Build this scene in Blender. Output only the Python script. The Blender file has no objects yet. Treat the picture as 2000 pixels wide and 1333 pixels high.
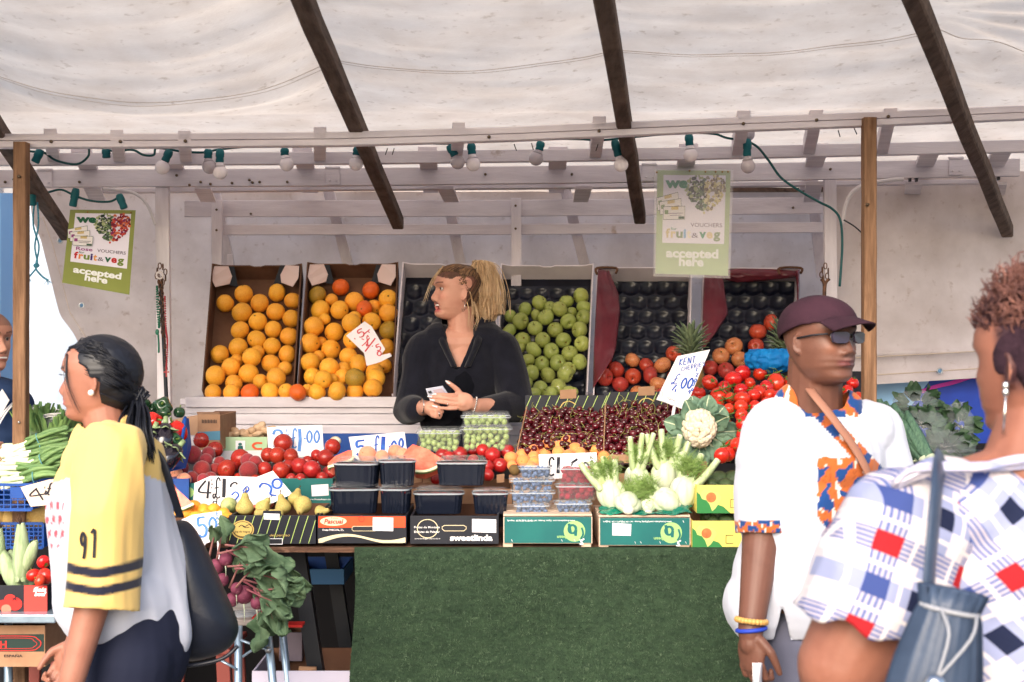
import bpy, bmesh, math, random
import numpy as np
from mathutils import Vector, Matrix, Quaternion, noise as mn

# ---------------------------------------------------------------- camera, sky, sun, exposure
scene = bpy.context.scene
col = scene.collection
H = 1.55          # camera height
F = 2777.8        # focal length in photo pixels (50 mm, full frame)
cam_d = bpy.data.cameras.new('camera'); cam = bpy.data.objects.new('camera', cam_d); col.objects.link(cam)
cam_d.lens = 50; cam_d.sensor_width = 36; cam_d.clip_end = 500; cam_d.clip_start = 0.05
cam.location = (0, 0, H); cam.rotation_euler = (math.radians(90), 0, 0)
cam_d.dof.use_dof = True; cam_d.dof.focus_distance = 5.1; cam_d.dof.aperture_fstop = 5.6
scene.camera = cam
world = bpy.data.worlds.new('World'); scene.world = world; world.use_nodes = True
SUN_EL, SUN_AZ = 30.0, 196.0      # azimuth the light comes from, clockwise from +Y (north)
wn = world.node_tree; bg = wn.nodes['Background']; bg.inputs[1].default_value = 0.15
sky = wn.nodes.new('ShaderNodeTexSky'); sky.sky_type = 'NISHITA'; sky.sun_disc = False
sky.sun_elevation = math.radians(SUN_EL); sky.sun_rotation = math.radians(SUN_AZ)
sky.air_density = 1.0; sky.dust_density = 4.0; sky.ozone_density = 1.0
wn.links.new(sky.outputs[0], bg.inputs[0])
sun_d = bpy.data.lights.new('sun', 'SUN'); sun = bpy.data.objects.new('sun', sun_d); col.objects.link(sun)
sun_d.energy = 1.25; sun_d.angle = math.radians(55); sun_d.color = (1.0, 0.95, 0.91)
_a, _e = math.radians(SUN_AZ), math.radians(SUN_EL)
sdir = Vector((math.sin(_a) * math.cos(_e), math.cos(_a) * math.cos(_e), math.sin(_e)))
sun.rotation_euler = sdir.to_track_quat('Z', 'Y').to_euler()
scene.view_settings.view_transform = 'Standard'; scene.view_settings.look = 'None'
scene.view_settings.exposure = 1.2; scene.view_settings.gamma = 1
scene.cycles.max_bounces = 8; scene.cycles.transparent_max_bounces = 12
scene.cycles.caustics_reflective = False; scene.cycles.caustics_refractive = False
scene.cycles.use_denoising = True

# ---------------------------------------------------------------- helpers
R = random.Random(7)
def P(px, py, D): return Vector(((px - 1000) / F * D, D, H + (666.5 - py) / F * D))
def px_of(v): return (1000 + v.x / v.y * F, 666.5 - (v.z - H) / v.y * F)
def V(*a): return Vector(a)

def s2l(c):
    return tuple((x / 12.92 if x <= .04045 else ((x + .055) / 1.055) ** 2.4) for x in c)
def rgb(r, g, b): return s2l((r / 255, g / 255, b / 255))

MATS = {}
def mat(name, c, rough=.6, spec=.4, c2=None, nscale=6, ndetail=4, nrange=(.35, .65), bump=0, bscale=40, stretch=None,
        rand=0, hue=0, sheen=0, trans=0, ior=1.45, sss=0, metal=0, alpha=1, c3=None, c3scale=2, c3range=(.55, .7),
        emit=None, thin=0, coat=0, attr=None, bstretch=None, transl=0):
    """one procedural Principled material: two noise colours, a third in patches, bump, per-object variation"""
    if name in MATS: return MATS[name]
    m = bpy.data.materials.new(name); m.use_nodes = True; MATS[name] = m
    nt = m.node_tree; N = nt.nodes; L = nt.links; b = N['Principled BSDF']
    def node(t, **k):
        n = N.new(t)
        for a, v in k.items(): setattr(n, a, v)
        return n
    tc = node('ShaderNodeTexCoord')
    def coord(st):
        if not st: return tc.outputs['Object']
        mp = node('ShaderNodeMapping'); mp.inputs['Scale'].default_value = st; L.new(tc.outputs['Object'], mp.inputs['Vector']); return mp.outputs[0]
    def noise(scale, det, st=None):
        n = node('ShaderNodeTexNoise'); n.inputs['Scale'].default_value = scale; n.inputs['Detail'].default_value = det; n.inputs['Roughness'].default_value = .6
        L.new(coord(st), n.inputs['Vector']); return n.outputs['Fac']
    def mrange(o, lo, hi):
        r = node('ShaderNodeMapRange'); L.new(o, r.inputs[0]); r.inputs[1].default_value = lo; r.inputs[2].default_value = hi; return r.outputs[0]
    def mix(f, a, bb):
        x = node('ShaderNodeMix', data_type='RGBA'); 
        L.new(f, x.inputs[0]) if not isinstance(f, float) else setattr(x.inputs[0], 'default_value', f)
        for i, q in ((6, a), (7, bb)):
            if isinstance(q, tuple): x.inputs[i].default_value = (*q[:3], 1)
            else: L.new(q, x.inputs[i])
        return x.outputs[2]
    cur = None
    if attr:
        a = node('ShaderNodeAttribute', attribute_name=attr); cur = a.outputs['Color']
    if c2 is not None: cur = mix(mrange(noise(nscale, ndetail, stretch), *nrange), cur or tuple(c), tuple(c2))
    if c3 is not None: cur = mix(mrange(noise(c3scale, 5), *c3range), cur or tuple(c), tuple(c3))
    if rand or hue:
        oi = node('ShaderNodeObjectInfo'); hs = node('ShaderNodeHueSaturation')
        mr = node('ShaderNodeMapRange'); L.new(oi.outputs['Random'], mr.inputs[0]); mr.inputs[3].default_value = 1 - rand; mr.inputs[4].default_value = 1 + rand
        L.new(mr.outputs[0], hs.inputs['Value'])
        fr = node('ShaderNodeMath', operation='MULTIPLY'); fr.inputs[1].default_value = 7.31; L.new(oi.outputs['Random'], fr.inputs[0])
        f2 = node('ShaderNodeMath', operation='FRACT'); L.new(fr.outputs[0], f2.inputs[0])
        m2 = node('ShaderNodeMapRange'); L.new(f2.outputs[0], m2.inputs[0]); m2.inputs[3].default_value = .5 - hue; m2.inputs[4].default_value = .5 + hue
        L.new(m2.outputs[0], hs.inputs['Hue'])
        if cur is None: hs.inputs['Color'].default_value = (*c[:3], 1)
        else: L.new(cur, hs.inputs['Color'])
        cur = hs.outputs[0]
    if cur is None: b.inputs['Base Color'].default_value = (*c[:3], 1)
    else: L.new(cur, b.inputs['Base Color'])
    b.inputs['Roughness'].default_value = rough; b.inputs['Specular IOR Level'].default_value = spec
    b.inputs['Metallic'].default_value = metal; b.inputs['IOR'].default_value = ior
    b.inputs['Transmission Weight'].default_value = trans; b.inputs['Alpha'].default_value = alpha
    b.inputs['Sheen Weight'].default_value = sheen; b.inputs['Coat Weight'].default_value = coat; b.inputs['Coat Roughness'].default_value = .1
    if sss:
        b.inputs['Subsurface Weight'].default_value = sss; b.inputs['Subsurface Scale'].default_value = .004
        b.inputs['Subsurface Radius'].default_value = (1, .4, .2)
    if emit: b.inputs['Emission Color'].default_value = (*emit[0], 1); b.inputs['Emission Strength'].default_value = emit[1]
    if bump:
        bp = node('ShaderNodeBump'); bp.inputs['Strength'].default_value = bump; bp.inputs['Distance'].default_value = .004
        L.new(noise(bscale, 6, bstretch or stretch), bp.inputs['Height']); L.new(bp.outputs[0], b.inputs['Normal'])
    if transl:
        out = N['Material Output']; tr = node('ShaderNodeBsdfTranslucent'); ms = node('ShaderNodeMixShader'); ms.inputs[0].default_value = transl
        if cur is None: tr.inputs[0].default_value = (*c[:3], 1)
        else: L.new(cur, tr.inputs[0])
        L.new(b.outputs[0], ms.inputs[1]); L.new(tr.outputs[0], ms.inputs[2]); L.new(ms.outputs[0], out.inputs[0])
    return m

ORIG = {}      # world position of a thing's origin (roots are never rotated while building)
def worg(o):
    p = Vector(o.location); 
    while o.parent: o = o.parent; p = p + Vector(o.location)
    return p
def tag(o, label=None, cat=None, group=None, kind=None):
    if label: o['label'] = label
    if cat: o['category'] = cat
    if group: o['group'] = group
    if kind: o['kind'] = kind
    return o
def empty(name, loc, label=None, cat=None, group=None):
    o = bpy.data.objects.new(name, None); col.objects.link(o); o.location = loc; o.empty_display_size = .05
    return tag(o, label, cat, group)
def setcol(me, cols, name='Col'):
    a = me.color_attributes.new(name, 'FLOAT_COLOR', 'POINT'); arr = np.ones((len(me.vertices), 4), np.float32)
    arr[:, :3] = np.asarray(cols, np.float32)[:, :3]; a.data.foreach_set('color', arr.ravel())

class MB:
    """collects shapes in world coordinates; build() links them as ONE mesh object"""
    def __init__(s): s.v = []; s.f = []; s.m = []; s.sm = []
    def raw(s, vs, fs, m=0, smooth=False):
        o = len(s.v); s.v += [tuple(v) for v in vs]
        for f in fs: s.f.append([i + o for i in f]); s.m.append(m); s.sm.append(smooth)
        return s
    def hexa(s, p, m=0):   # p: 4 bottom (ccw), 4 top
        return s.raw(p, [(3, 2, 1, 0), (4, 5, 6, 7), (0, 1, 5, 4), (1, 2, 6, 5), (2, 3, 7, 6), (3, 0, 4, 7)], m)
    def box(s, c, d, rot=None, m=0):
        c = Vector(c); x, y, z = d[0] / 2, d[1] / 2, d[2] / 2
        q = [Vector(a) for a in ((-x, -y, -z), (x, -y, -z), (x, y, -z), (-x, y, -z), (-x, -y, z), (x, -y, z), (x, y, z), (-x, y, z))]
        if rot is not None: q = [rot @ a for a in q]
        return s.hexa([c + a for a in q], m)
    def beam(s, a, b, w, h, up=V(0, 0, 1), m=0, jit=0):
        a = Vector(a); b = Vector(b); d = (b - a).normalized(); sx = d.cross(up).normalized(); uz = sx.cross(d)
        q = []
        for p in (a, b):
            q.append([p - sx * w / 2 - uz * h / 2, p + sx * w / 2 - uz * h / 2, p + sx * w / 2 + uz * h / 2, p - sx * w / 2 + uz * h / 2])
        return s.hexa(q[0] + q[1], m)
    def prism(s, poly, off, m=0):     # planar polygon (3D pts) extruded by vector off
        n = len(poly); a = [Vector(p) for p in poly]; b = [p + off for p in a]
        nn = Vector((0, 0, 0))
        for i in range(n): nn += a[i].cross(a[(i + 1) % n])
        if nn.dot(off) > 0: a.reverse(); b.reverse()
        return s.raw(a + b, [tuple(range(n)), tuple(range(2 * n - 1, n - 1, -1))] + [((i + 1) % n, i, n + i, n + (i + 1) % n) for i in range(n)], m)
    def tube(s, path, r, n=8, m=0, cap=True, flat=1.0, up=None):
        path = [Vector(p) for p in path]; k = len(path); rr = r if isinstance(r, (list, tuple)) else [r] * k
        vs = []; px = None
        for i, p in enumerate(path):
            d = (path[min(i + 1, k - 1)] - path[max(i - 1, 0)])
            if d.length < 1e-9: d = V(0, 0, 1)
            d.normalize()
            if px is None:
                u = up or (V(0, 0, 1) if abs(d.z) < .9 else V(1, 0, 0)); px = (u - d * u.dot(d)).normalized()
            else: px = (px - d * px.dot(d)).normalized()
            py = d.cross(px)
            for j in range(n):
                a = 2 * math.pi * j / n; vs.append(p + px * (math.cos(a) * rr[i] * flat) + py * (math.sin(a) * rr[i]))
        fs = [(i * n + j, i * n + (j + 1) % n, (i + 1) * n + (j + 1) % n, (i + 1) * n + j) for i in range(k - 1) for j in range(n)]
        if cap: fs += [tuple(range(n - 1, -1, -1)), tuple(range((k - 1) * n, k * n))]
        return s.raw(vs, fs, m, True)
    def sph(s, c, r, n=12, k=8, rot=None, m=0, fn=None):
        c = Vector(c); r = r if isinstance(r, (tuple, list)) else (r, r, r); vs = []; 
        for i in range(k + 1):
            t = math.pi * i / k
            for j in range(n if 0 < i < k else 1):
                a = 2 * math.pi * j / n; u = Vector((math.sin(t) * math.cos(a), math.sin(t) * math.sin(a), math.cos(t)))
                q = Vector((u.x * r[0], u.y * r[1], u.z * r[2]))
                if fn: q = fn(u, q)
                vs.append(c + (rot @ q if rot is not None else q))
        fs = [(0, 1 + j, 1 + (j + 1) % n) for j in range(n)]
        for i in range(k - 2):
            o = 1 + i * n
            fs += [(o + j, o + n + j, o + n + (j + 1) % n, o + (j + 1) % n) for j in range(n)]
        o = 1 + (k - 2) * n; e = o + n
        fs += [(o + j, e, o + (j + 1) % n) for j in range(n)]
        return s.raw(vs, fs, m, True)
    def caps(s, a, b, ra, rb, n=16, k=5, flat=1, up=None):   # tapered capsule
        a = Vector(a); b = Vector(b); d = b - a; L = d.length; d.normalize(); pts = []; rr = []
        for i in range(k): t = math.pi / 2 * (1 - i / k); pts.append(a - d * ra * math.sin(t)); rr.append(max(ra * math.cos(t), 1e-4))
        pts += [a, b]; rr += [ra, rb]
        for i in range(k): t = math.pi / 2 * ((i + 1) / k); pts.append(b + d * rb * math.sin(t)); rr.append(max(rb * math.cos(t), 1e-4))
        return s.tube(pts, rr, n, 0, True, flat, up)
    def grid(s, fn, nu, nv, m=0, smooth=True, closed=False):
        vs = [fn(i / (nu - 1), j / (nv - 1)) for j in range(nv) for i in range(nu)]
        fs = [(j * nu + i, j * nu + i + 1, (j + 1) * nu + i + 1, (j + 1) * nu + i) for j in range(nv - 1) for i in range(nu - 1)]
        return s.raw(vs, fs, m, smooth)
    def build(s, name, mats, parent=None, label=None, cat=None, group=None, kind=None, org=None, bevel=0, solid=0, sub=0, cols=None):
        vs = np.array(s.v, float)
        if parent is not None: o3 = worg(parent) if org is None else Vector(org)
        elif org is None:
            lo, hi = vs.min(0), vs.max(0); o3 = Vector(((lo[0] + hi[0]) / 2, (lo[1] + hi[1]) / 2, lo[2]))
        else: o3 = Vector(org)
        vs = vs - np.array(o3)
        me = bpy.data.meshes.new(name); me.from_pydata(vs.tolist(), [], s.f)
        for mm in (mats if isinstance(mats, (list, tuple)) else [mats]): me.materials.append(mm)
        me.polygons.foreach_set('material_index', s.m); me.polygons.foreach_set('use_smooth', s.sm); me.update()
        if cols is not None: setcol(me, cols)
        o = bpy.data.objects.new(name, me); col.objects.link(o)
        if parent is not None:
            o.parent = parent; o.location = o3 - worg(parent)
        else: o.location = o3
        if sub: x = o.modifiers.new('s', 'SUBSURF'); x.levels = x.render_levels = sub
        if bevel: x = o.modifiers.new('b', 'BEVEL'); x.width = bevel; x.segments = 2; x.limit_method = 'ANGLE'
        if solid: x = o.modifiers.new('t', 'SOLIDIFY'); x.thickness = solid; x.offset = 0
        return tag(o, label, cat, group, kind)

def copy_tree(o, parent=None):
    c = o.copy(); col.objects.link(c)
    if parent is not None: c.parent = parent
    for ch in [x for x in bpy.data.objects if x.parent == o]: copy_tree(ch, c)
    return c
class Proto:
    """a thing with its parts, cached so that copies are quick; the first placing uses the original"""
    def __init__(s, root, parts): s.root = root; s.parts = parts; s.used = False
    def place(s, loc, rot=None, scale=1, label=None, cat=None, group=None):
        if not s.used: r = s.root; s.used = True
        else:
            r = s.root.copy(); col.objects.link(r)
            for p, subs in s.parts:
                c = p.copy(); col.objects.link(c); c.parent = r
                for q in subs: d = q.copy(); col.objects.link(d); d.parent = c
        r.location = loc; r.rotation_mode = 'QUATERNION'
        r.rotation_quaternion = rot if rot is not None else Quaternion((1, 0, 0, 0))
        r.scale = (scale,) * 3 if not isinstance(scale, (tuple, list)) else scale
        return tag(r, label, cat, group)
def rq(rnd=R):
    q = Quaternion((rnd.gauss(0, 1), rnd.gauss(0, 1), rnd.gauss(0, 1), rnd.gauss(0, 1))); q.normalize(); return q

class Pl:
    """a plane in space; at(px,py) is the point of it seen at that photo pixel"""
    def __init__(s, p, n):
        s.p = Vector(p); s.n = Vector(n).normalized()
        if s.n.dot(s.p - V(0, 0, H)) > 0: s.n = -s.n       # normal looks at the street
    @staticmethod
    def three(a, b, c): return Pl(a, (Vector(b) - Vector(a)).cross(Vector(c) - Vector(a)))
    def at(s, px, py, off=0):
        d = P(px, py, 1) - V(0, 0, H); o = V(0, 0, H)
        t = (s.p + s.n * off - o).dot(s.n) / d.dot(s.n); return o + d * t
def front(D): return Pl((0, D, 0), (0, -1, 0))

def smooth_path(pts, k=4):
    pts = [Vector(p) for p in pts]; n = len(pts)
    if n < 3: return pts
    out = []
    for i in range(n - 1):
        p0, p1, p2, p3 = pts[max(i - 1, 0)], pts[i], pts[i + 1], pts[min(i + 2, n - 1)]
        for j in range(k):
            t = j / k
            out.append(.5 * ((2 * p1) + (p2 - p0) * t + (2 * p0 - 5 * p1 + 4 * p2 - p3) * t * t + (3 * p1 - p0 - 3 * p2 + p3) * t ** 3))
    out.append(pts[-1]); return out
_z = [0]
def strokes(mb, pl, lines, w, m=0, off=.0012, k=5, taper=True):
    """marker strokes: lines of photo pixels laid on a plane"""
    for ln in lines:
        q = smooth_path([Vector((a, b, 0)) for a, b in ln], k); n = len(q); vs = []
        _z[0] = (_z[0] + 1) % 5
        for i, p in enumerate(q):
            d = q[min(i + 1, n - 1)] - q[max(i - 1, 0)]
            if d.length < 1e-6: d = Vector((1, 0, 0))
            d.normalize(); nx = Vector((-d.y, d.x, 0))
            ww = w / 2 * ((.75 + .35 * abs(nx.x)) if taper else 1)
            o = off + _z[0] * .00015 + i * .00003
            vs += [pl.at(p.x + nx.x * ww, p.y + nx.y * ww, o), pl.at(p.x - nx.x * ww, p.y - nx.y * ww, o)]
        mb.raw(vs, [(2 * i, 2 * i + 2, 2 * i + 3, 2 * i + 1) for i in range(n - 1)], m)
_tc = {}
def text_geo(s, bold=0, shear=0):
    key = (s, bold, shear)
    if key in _tc: return _tc[key]
    cu = bpy.data.curves.new('t', 'FONT'); cu.body = s; cu.size = 1; cu.offset = bold; cu.shear = shear; cu.resolution_u = 3
    o = bpy.data.objects.new('t', cu); col.objects.link(o); bpy.context.view_layer.update()
    me = bpy.data.meshes.new_from_object(o.evaluated_get(bpy.context.evaluated_depsgraph_get()))
    vs = [(v.co.x, v.co.y) for v in me.vertices]; fs = [tuple(p.vertices) for p in me.polygons]
    bpy.data.objects.remove(o); bpy.data.curves.remove(cu); bpy.data.meshes.remove(me)
    _tc[key] = (vs, fs); return vs, fs
def text(mb, pl, s, x0, y0, x1, y1=None, h=None, m=0, bold=.0, shear=0, off=.0012, flip=False, mirror=False):
    """type from pixel (x0,y0) = left end of the baseline to (x1,y1) = its right end; h = height of the capitals in pixels"""
    vs, fs = text_geo(s, bold, shear); y1 = y0 if y1 is None else y1
    xs = [a for a, b in vs]; lo, hi = min(xs), max(xs); W = math.hypot(x1 - x0, y1 - y0); ux, uy = (x1 - x0) / W, (y1 - y0) / W
    sc = W / (hi - lo); sy = (h / .72) if h else sc
    out = []
    for a, b in vs:
        u = (a - lo) * sc; w = b * sy
        if flip: u = W - u; w = .72 * sy - w
        out.append(pl.at(x0 + ux * u + uy * w, y0 + uy * u - ux * w, off))
    mb.raw(out, fs, m)
def poly(mb, pl, pts, m=0, off=.0008, thick=0):
    q = [pl.at(a, b, off) for a, b in pts]
    if thick: mb.prism(q, -pl.n * thick, m)
    else: mb.raw(q, [tuple(range(len(q)))], m)
def ell(cx, cy, rx, ry, n=24, a0=0): return [(cx + rx * math.cos(a0 + 2 * math.pi * i / n), cy + ry * math.sin(a0 + 2 * math.pi * i / n)) for i in range(n)]

# ---------------------------------------------------------------- materials shared
M_white = mat('white_painted_wood', rgb(226, 219, 224), .55, .35, c2=rgb(205, 197, 203), nscale=3, stretch=(1, 6, 6), bump=.35, bscale=18, bstretch=(1, 8, 8),
              c3=rgb(150, 120, 95), c3scale=7, c3range=(.68, .78))
M_whitev = mat('white_painted_post', rgb(226, 219, 224), .55, .35, c2=rgb(205, 197, 203), nscale=3, stretch=(6, 6, 1), bump=.35, bscale=18, bstretch=(8, 8, 1),
              c3=rgb(140, 110, 85), c3scale=9, c3range=(.67, .76))
M_dark = mat('dark_stained_timber', rgb(106, 88, 78), .8, .25, c2=rgb(74, 60, 53), nscale=5, stretch=(9, 1, 9), bump=.9, bscale=10, bstretch=(12, 1, 12), c3=rgb(118, 97, 84), c3scale=4)
M_post = mat('brown_weathered_post', rgb(146, 112, 86), .8, .2, c2=rgb(108, 80, 60), nscale=7, stretch=(10, 10, .8), bump=.8, bscale=14, bstretch=(12, 12, 1), c3=rgb(88, 60, 44), c3scale=6, c3range=(.58, .75))
M_canvas = mat('stained_canvas', rgb(230, 220, 209), .9, .1, c2=rgb(214, 201, 188), nscale=5, ndetail=8, bump=.8, bscale=45, bstretch=(1, 3, 1), c3=rgb(168, 148, 128), c3scale=30, c3range=(.6, .82), transl=.55)
M_canvasb = mat('back_canvas', rgb(222, 211, 209), .9, .1, c2=rgb(197, 184, 180), nscale=3.5, ndetail=9, bump=.7, bscale=16, bstretch=(1, 1, .6), c3=rgb(180, 160, 150), c3scale=26, c3range=(.6, .78), transl=.3)
M_seam = mat('canvas_seam', rgb(196, 178, 160), .9, .1)
M_metal = mat('galvanised_steel', rgb(170, 172, 176), .35, .5, metal=1, bump=.1)
M_brass = mat('tarnished_brass', rgb(150, 115, 60), .4, .5, metal=1)
M_card = mat('brown_cardboard', rgb(168, 132, 104), .9, .15, c2=rgb(150, 115, 90), nscale=8, bump=.25, bscale=60)
M_carddk = mat('dark_cardboard', rgb(105, 76, 60), .9, .15, c2=rgb(85, 60, 48), nscale=8, bump=.25, bscale=60)
M_black = mat('black_paint', (.012, .014, .02), .5, .4)
M_whitep = mat('white_card', rgb(236, 232, 234), .6, .3, c2=rgb(222, 216, 220), nscale=5)
M_bluei = mat('blue_ink', rgb(20, 60, 150), .6, .3, c2=rgb(40, 95, 180), nscale=40)
M_lbluei = mat('light_blue_ink', rgb(90, 140, 200), .6, .3, c2=rgb(50, 105, 180), nscale=40)
M_blacki = mat('black_ink', rgb(20, 22, 34), .6, .3)
M_redi = mat('red_ink', rgb(205, 70, 80), .6, .3)
M_whitei = mat('white_print', rgb(238, 236, 236), .6, .3)
M_teal = mat('teal_print', rgb(16, 98, 96), .6, .3, c2=rgb(12, 84, 84), nscale=6)
M_green = mat('leaf_green_print', rgb(120, 165, 95), .6, .3)
# ================================================================ setting
M_asph = mat('asphalt', rgb(120, 118, 116), .9, .3, c2=rgb(104, 102, 100), nscale=30, bump=.5, bscale=120)
mb = MB(); mb.raw([(-120, -60, 0), (120, -60, 0), (120, 200, 0), (-120, 200, 0)], [(0, 1, 2, 3)])
mb.build('ground', M_asph, kind='structure', org=(0, 0, 0))
M_pave = mat('paving', rgb(150, 145, 140), .9, .2, c2=rgb(130, 126, 122), nscale=3, bump=.3)
mb = MB(); mb.box((0, 5.6, .05), (40, 2.2, .1)); mb.build('pavement', M_pave, kind='structure', bevel=.01)

# pale rendered wall and blue shopfront beyond the left end of the stall
M_wallp = mat('pale_render', rgb(226, 233, 242), .8, .2, c2=rgb(216, 225, 238), nscale=1.2, bump=.15)
rt = empty('pale_wall', (-3.2, 9.2, 0), 'plain pale blue-white rendered wall behind the left end of the stall', 'wall')
mb = MB(); mb.box((-3.05, 9.2, 2.0), (2.55, .2, 4)); mb.build('wall_face', M_wallp, rt)
mb = MB(); mb.box((-3.05, 9.08, .15), (2.55, .04, .3)); mb.build('plinth', mat('grey_plinth', rgb(150, 155, 165), .8), rt)
rt = empty('shopfront_column', (-3.45, 8.0, 0), 'light and mid blue painted shopfront column behind the smiling man', 'column')
mb = MB(); a, b = P(-160, 0, 8.0), P(6, 0, 8.0); mb.box(((a.x + b.x) / 2, 8.0, 2), (b.x - a.x, .3, 4)); mb.build('pilaster', mat('light_blue_paint', rgb(205, 224, 234), .6, .3, c2=rgb(196, 217, 230), nscale=2), rt)
a, b = P(6, 0, 8.0), P(26, 0, 8.0); mb = MB(); mb.box(((a.x + b.x) / 2, 7.95, 2), (b.x - a.x - .004, .3, 4)); mb.build('reveal', mat('mid_blue_paint', rgb(110, 152, 190), .6, .3), rt)

# the stall: everything bolted together is one thing
stall = empty('market_stall', (0, 5.2, 0), 'white timber market stall frame with stained canvas roof and dark rafters', 'market stall')
def zbeam(name, pts, D, h, d, m=M_white, lip=False):
    """horizontal board following photo pixels of its top edge at depth D, h metres tall"""
    mb = MB(); q = [P(x, y, D) for x, y in pts]
    if lip: prof = [(0, 0), (-.004, -.003), (-.004, -h * .46), (.004, -h * .5), (-.006, -h * .54), (-.006, -h + .003), (0, -h), (d, -h), (d, 0)]
    else: prof = [(0, -.002), (.002, 0), (d, 0), (d, -h), (.002, -h), (0, -h + .002)]
    n = len(prof); vs = [c + V(0, a, b) for c in q for a, b in prof]
    fs = [(i * n + j, i * n + (j + 1) % n, (i + 1) * n + (j + 1) % n, (i + 1) * n + j) for i in range(len(q) - 1) for j in range(n)]
    fs += [tuple(range(n)), tuple(range((len(q) - 1) * n + n - 1, (len(q) - 1) * n - 1, -1))]
    mb.raw(vs, fs); return mb.build(name, m, stall)
DB = 4.6
zbeam('front_beam', [(-140, 262), (300, 261), (660, 258), (1000, 248), (1340, 233), (1700, 219), (2120, 201)], DB, .046, .03, lip=True)
zbeam('roof_beam', [(-140, 300), (660, 297), (1340, 288), (2100, 271)], 5.15, .044, .035)
b3 = zbeam('roof_beam', [(-140, 333), (660, 329), (1340, 321), (1992, 310)], 5.7, .07, .035)
zbeam('roof_ledge', [(200, 368), (660, 363), (1340, 357), (1950, 350)], 5.92, .018, .06)
zbeam('back_rail', [(360, 392), (1000, 391), (1940, 383)], 6.55, .075, .025)
zbeam('back_rail', [(412, 439), (1000, 438), (1612, 434)], 6.55, .048, .025)
# hinge plates and screws on the third beam
for hx, hy in ((88, 349), (650, 345), (1268, 338), (1867, 326)):
    mb = MB()
    for dx in (-6, 7): mb.tube([P(hx + dx, hy + 8, 5.693), P(hx + dx, hy + 8, 5.686)], .0035, 8)
    mb.box(P(hx, hy, 5.695), (.055, .006, .066))
    mb.tube([P(hx, hy - 17, 5.69) - V(.03, 0, 0), P(hx, hy - 17, 5.69) + V(.03, 0, 0)], .005, 8)
    mb.build('hinge', M_white, stall)
M_screw = mat('screw_head', rgb(110, 95, 80), .4, .5, metal=1)
mb = MB()
for x, y, D in ((345, 343, 5.69), (392, 356, 5.69), (370, 362, 5.69), (411, 360, 5.69), (453, 358, 5.69), (487, 352, 5.69), (493, 357, 5.69), (507, 356, 5.69), (561, 356, 5.69),
                (948, 341, 5.69), (1117, 341, 5.69), (155, 356, 5.69), (10, 356, 5.69), (1622, 331, 5.69), (362, 276, 4.59), (955, 268, 4.59), (1170, 256, 4.59), (1452, 242, 4.59), (1595, 235, 4.59), (1735, 228, 4.59), (100, 277, 4.59), (235, 277, 4.59),
                (1007, 402, 6.5), (1007, 447, 6.5), (423, 410, 6.5), (423, 450, 6.5), (1549, 406, 6.54), (490, 418, 6.54), (37, 345, 4.545), (1694, 400, 4.555)):
    p = P(x, y, D); mb.tube([p + V(0, .004, 0), p - V(0, .003, 0)], .0055, 8)
mb.build('screw', M_screw, stall)
# joists from the front beam back over the roof beams
for x, yt in ((98, 252), (228, 254), (360, 256), (625, 249), (896, 240), (1171, 228), (1453, 213), (1595, 205), (1740, 199)):
    mb = MB(); a = P(x, yt + 9, DB - .004); b = P(1000 + (x - 1000) * .985 - 6, 303 - (262 - yt) * .3, 5.148)
    a2 = a + V(0, 0, .0); w = .021
    mb.hexa([a + V(-w, 0, -.022), a + V(w, 0, -.022), b + V(w, -.002, -.03), b + V(-w, -.002, -.03), a + V(-w, 0, .016), a + V(w, 0, .016), b + V(w, -.002, .03), b + V(-w, -.002, .03)])
    mb.build('joist', M_white, stall, bevel=.002)
for x in (-50, 158, 330, 590, 835, 1090, 1345, 1600, 1820, 1960):
    mb = MB(); a = P(x, 306, 5.19); b = P(1000 + (x - 1000) * .96, 350, 6.6); a.z = 2.248 + (x > 1200) * .012; b.z = a.z; mb.beam(a, b, .07, .022); mb.build('joist', M_white, stall, bevel=.002)
# back frame: uprights and leaning struts
def upright(x0, x1, y0, y1, D, d=.03, m=M_whitev, name='upright', dx=0):
    mb = MB(); a, b, c, e = P(x0 + dx, y1, D), P(x1 + dx, y1, D), P(x1, y0, D), P(x0, y0, D); dd = V(0, d, 0)
    mb.hexa([a, b, b + dd, a + dd, e, c, c + dd, e + dd]); return mb.build(name, m, stall, bevel=.002)
upright(303, 329, 366, 1000, 5.71, dx=6)
upright(412, 433, 391, 560, 6.5); upright(998, 1018, 387, 560, 6.5); upright(1610, 1634, 350, 640, 5.9, dx=2)
for x0, x1 in ((640, 686), (870, 905), (1103, 1148), (1340, 1385), (418, 452), (1585, 1605)):
    mb = MB(); mb.beam(P(x0, 366, 6.6), P(x1, 540, 6.76), .05, .02, up=V(0, 1, .3)); mb.build('strut', M_whitev, stall, bevel=.002)
for x, y0, y1 in ((449, 497, 520),):
    upright(x - 6, x + 6, y0, y1, 6.6, .012)
# short bracket plates hanging from the third beam
for x in (180, 395, 870, 1140, 1590, 1785, 1950):
    mb = MB(); a = P(x, 367 - (x > 1200) * 8, 5.76); b = P(x + (12 if x < 900 else -6), 393, 6.3); mb.beam(a, b, .066, .012); mb.build('bracket', M_white, stall)
# keyhole slots in the boards at the right
for x, y in ((1777, 350), (1790, 350), (1950, 347), (1775, 415), (1788, 415), (1939, 415)):
    D = 5.72 if y < 400 else 6.52; mb = MB()
    mb.box(P(x, y, D - .0), (.007, .02, .022)); mb.box(P(x, y - 3, D - .0), (.016, .02, .008))
    mb.build('slot', M_black, stall)
# dark board glimpsed through the gap at the right
mb = MB(); a, b = P(1402, 364, 6.75), P(2080, 361, 6.75); mb.box(((a.x + b.x) / 2, 6.75, a.z), (b.x - a.x, .03, .055)); mb.build('dark_batten', M_dark, stall)

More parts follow.
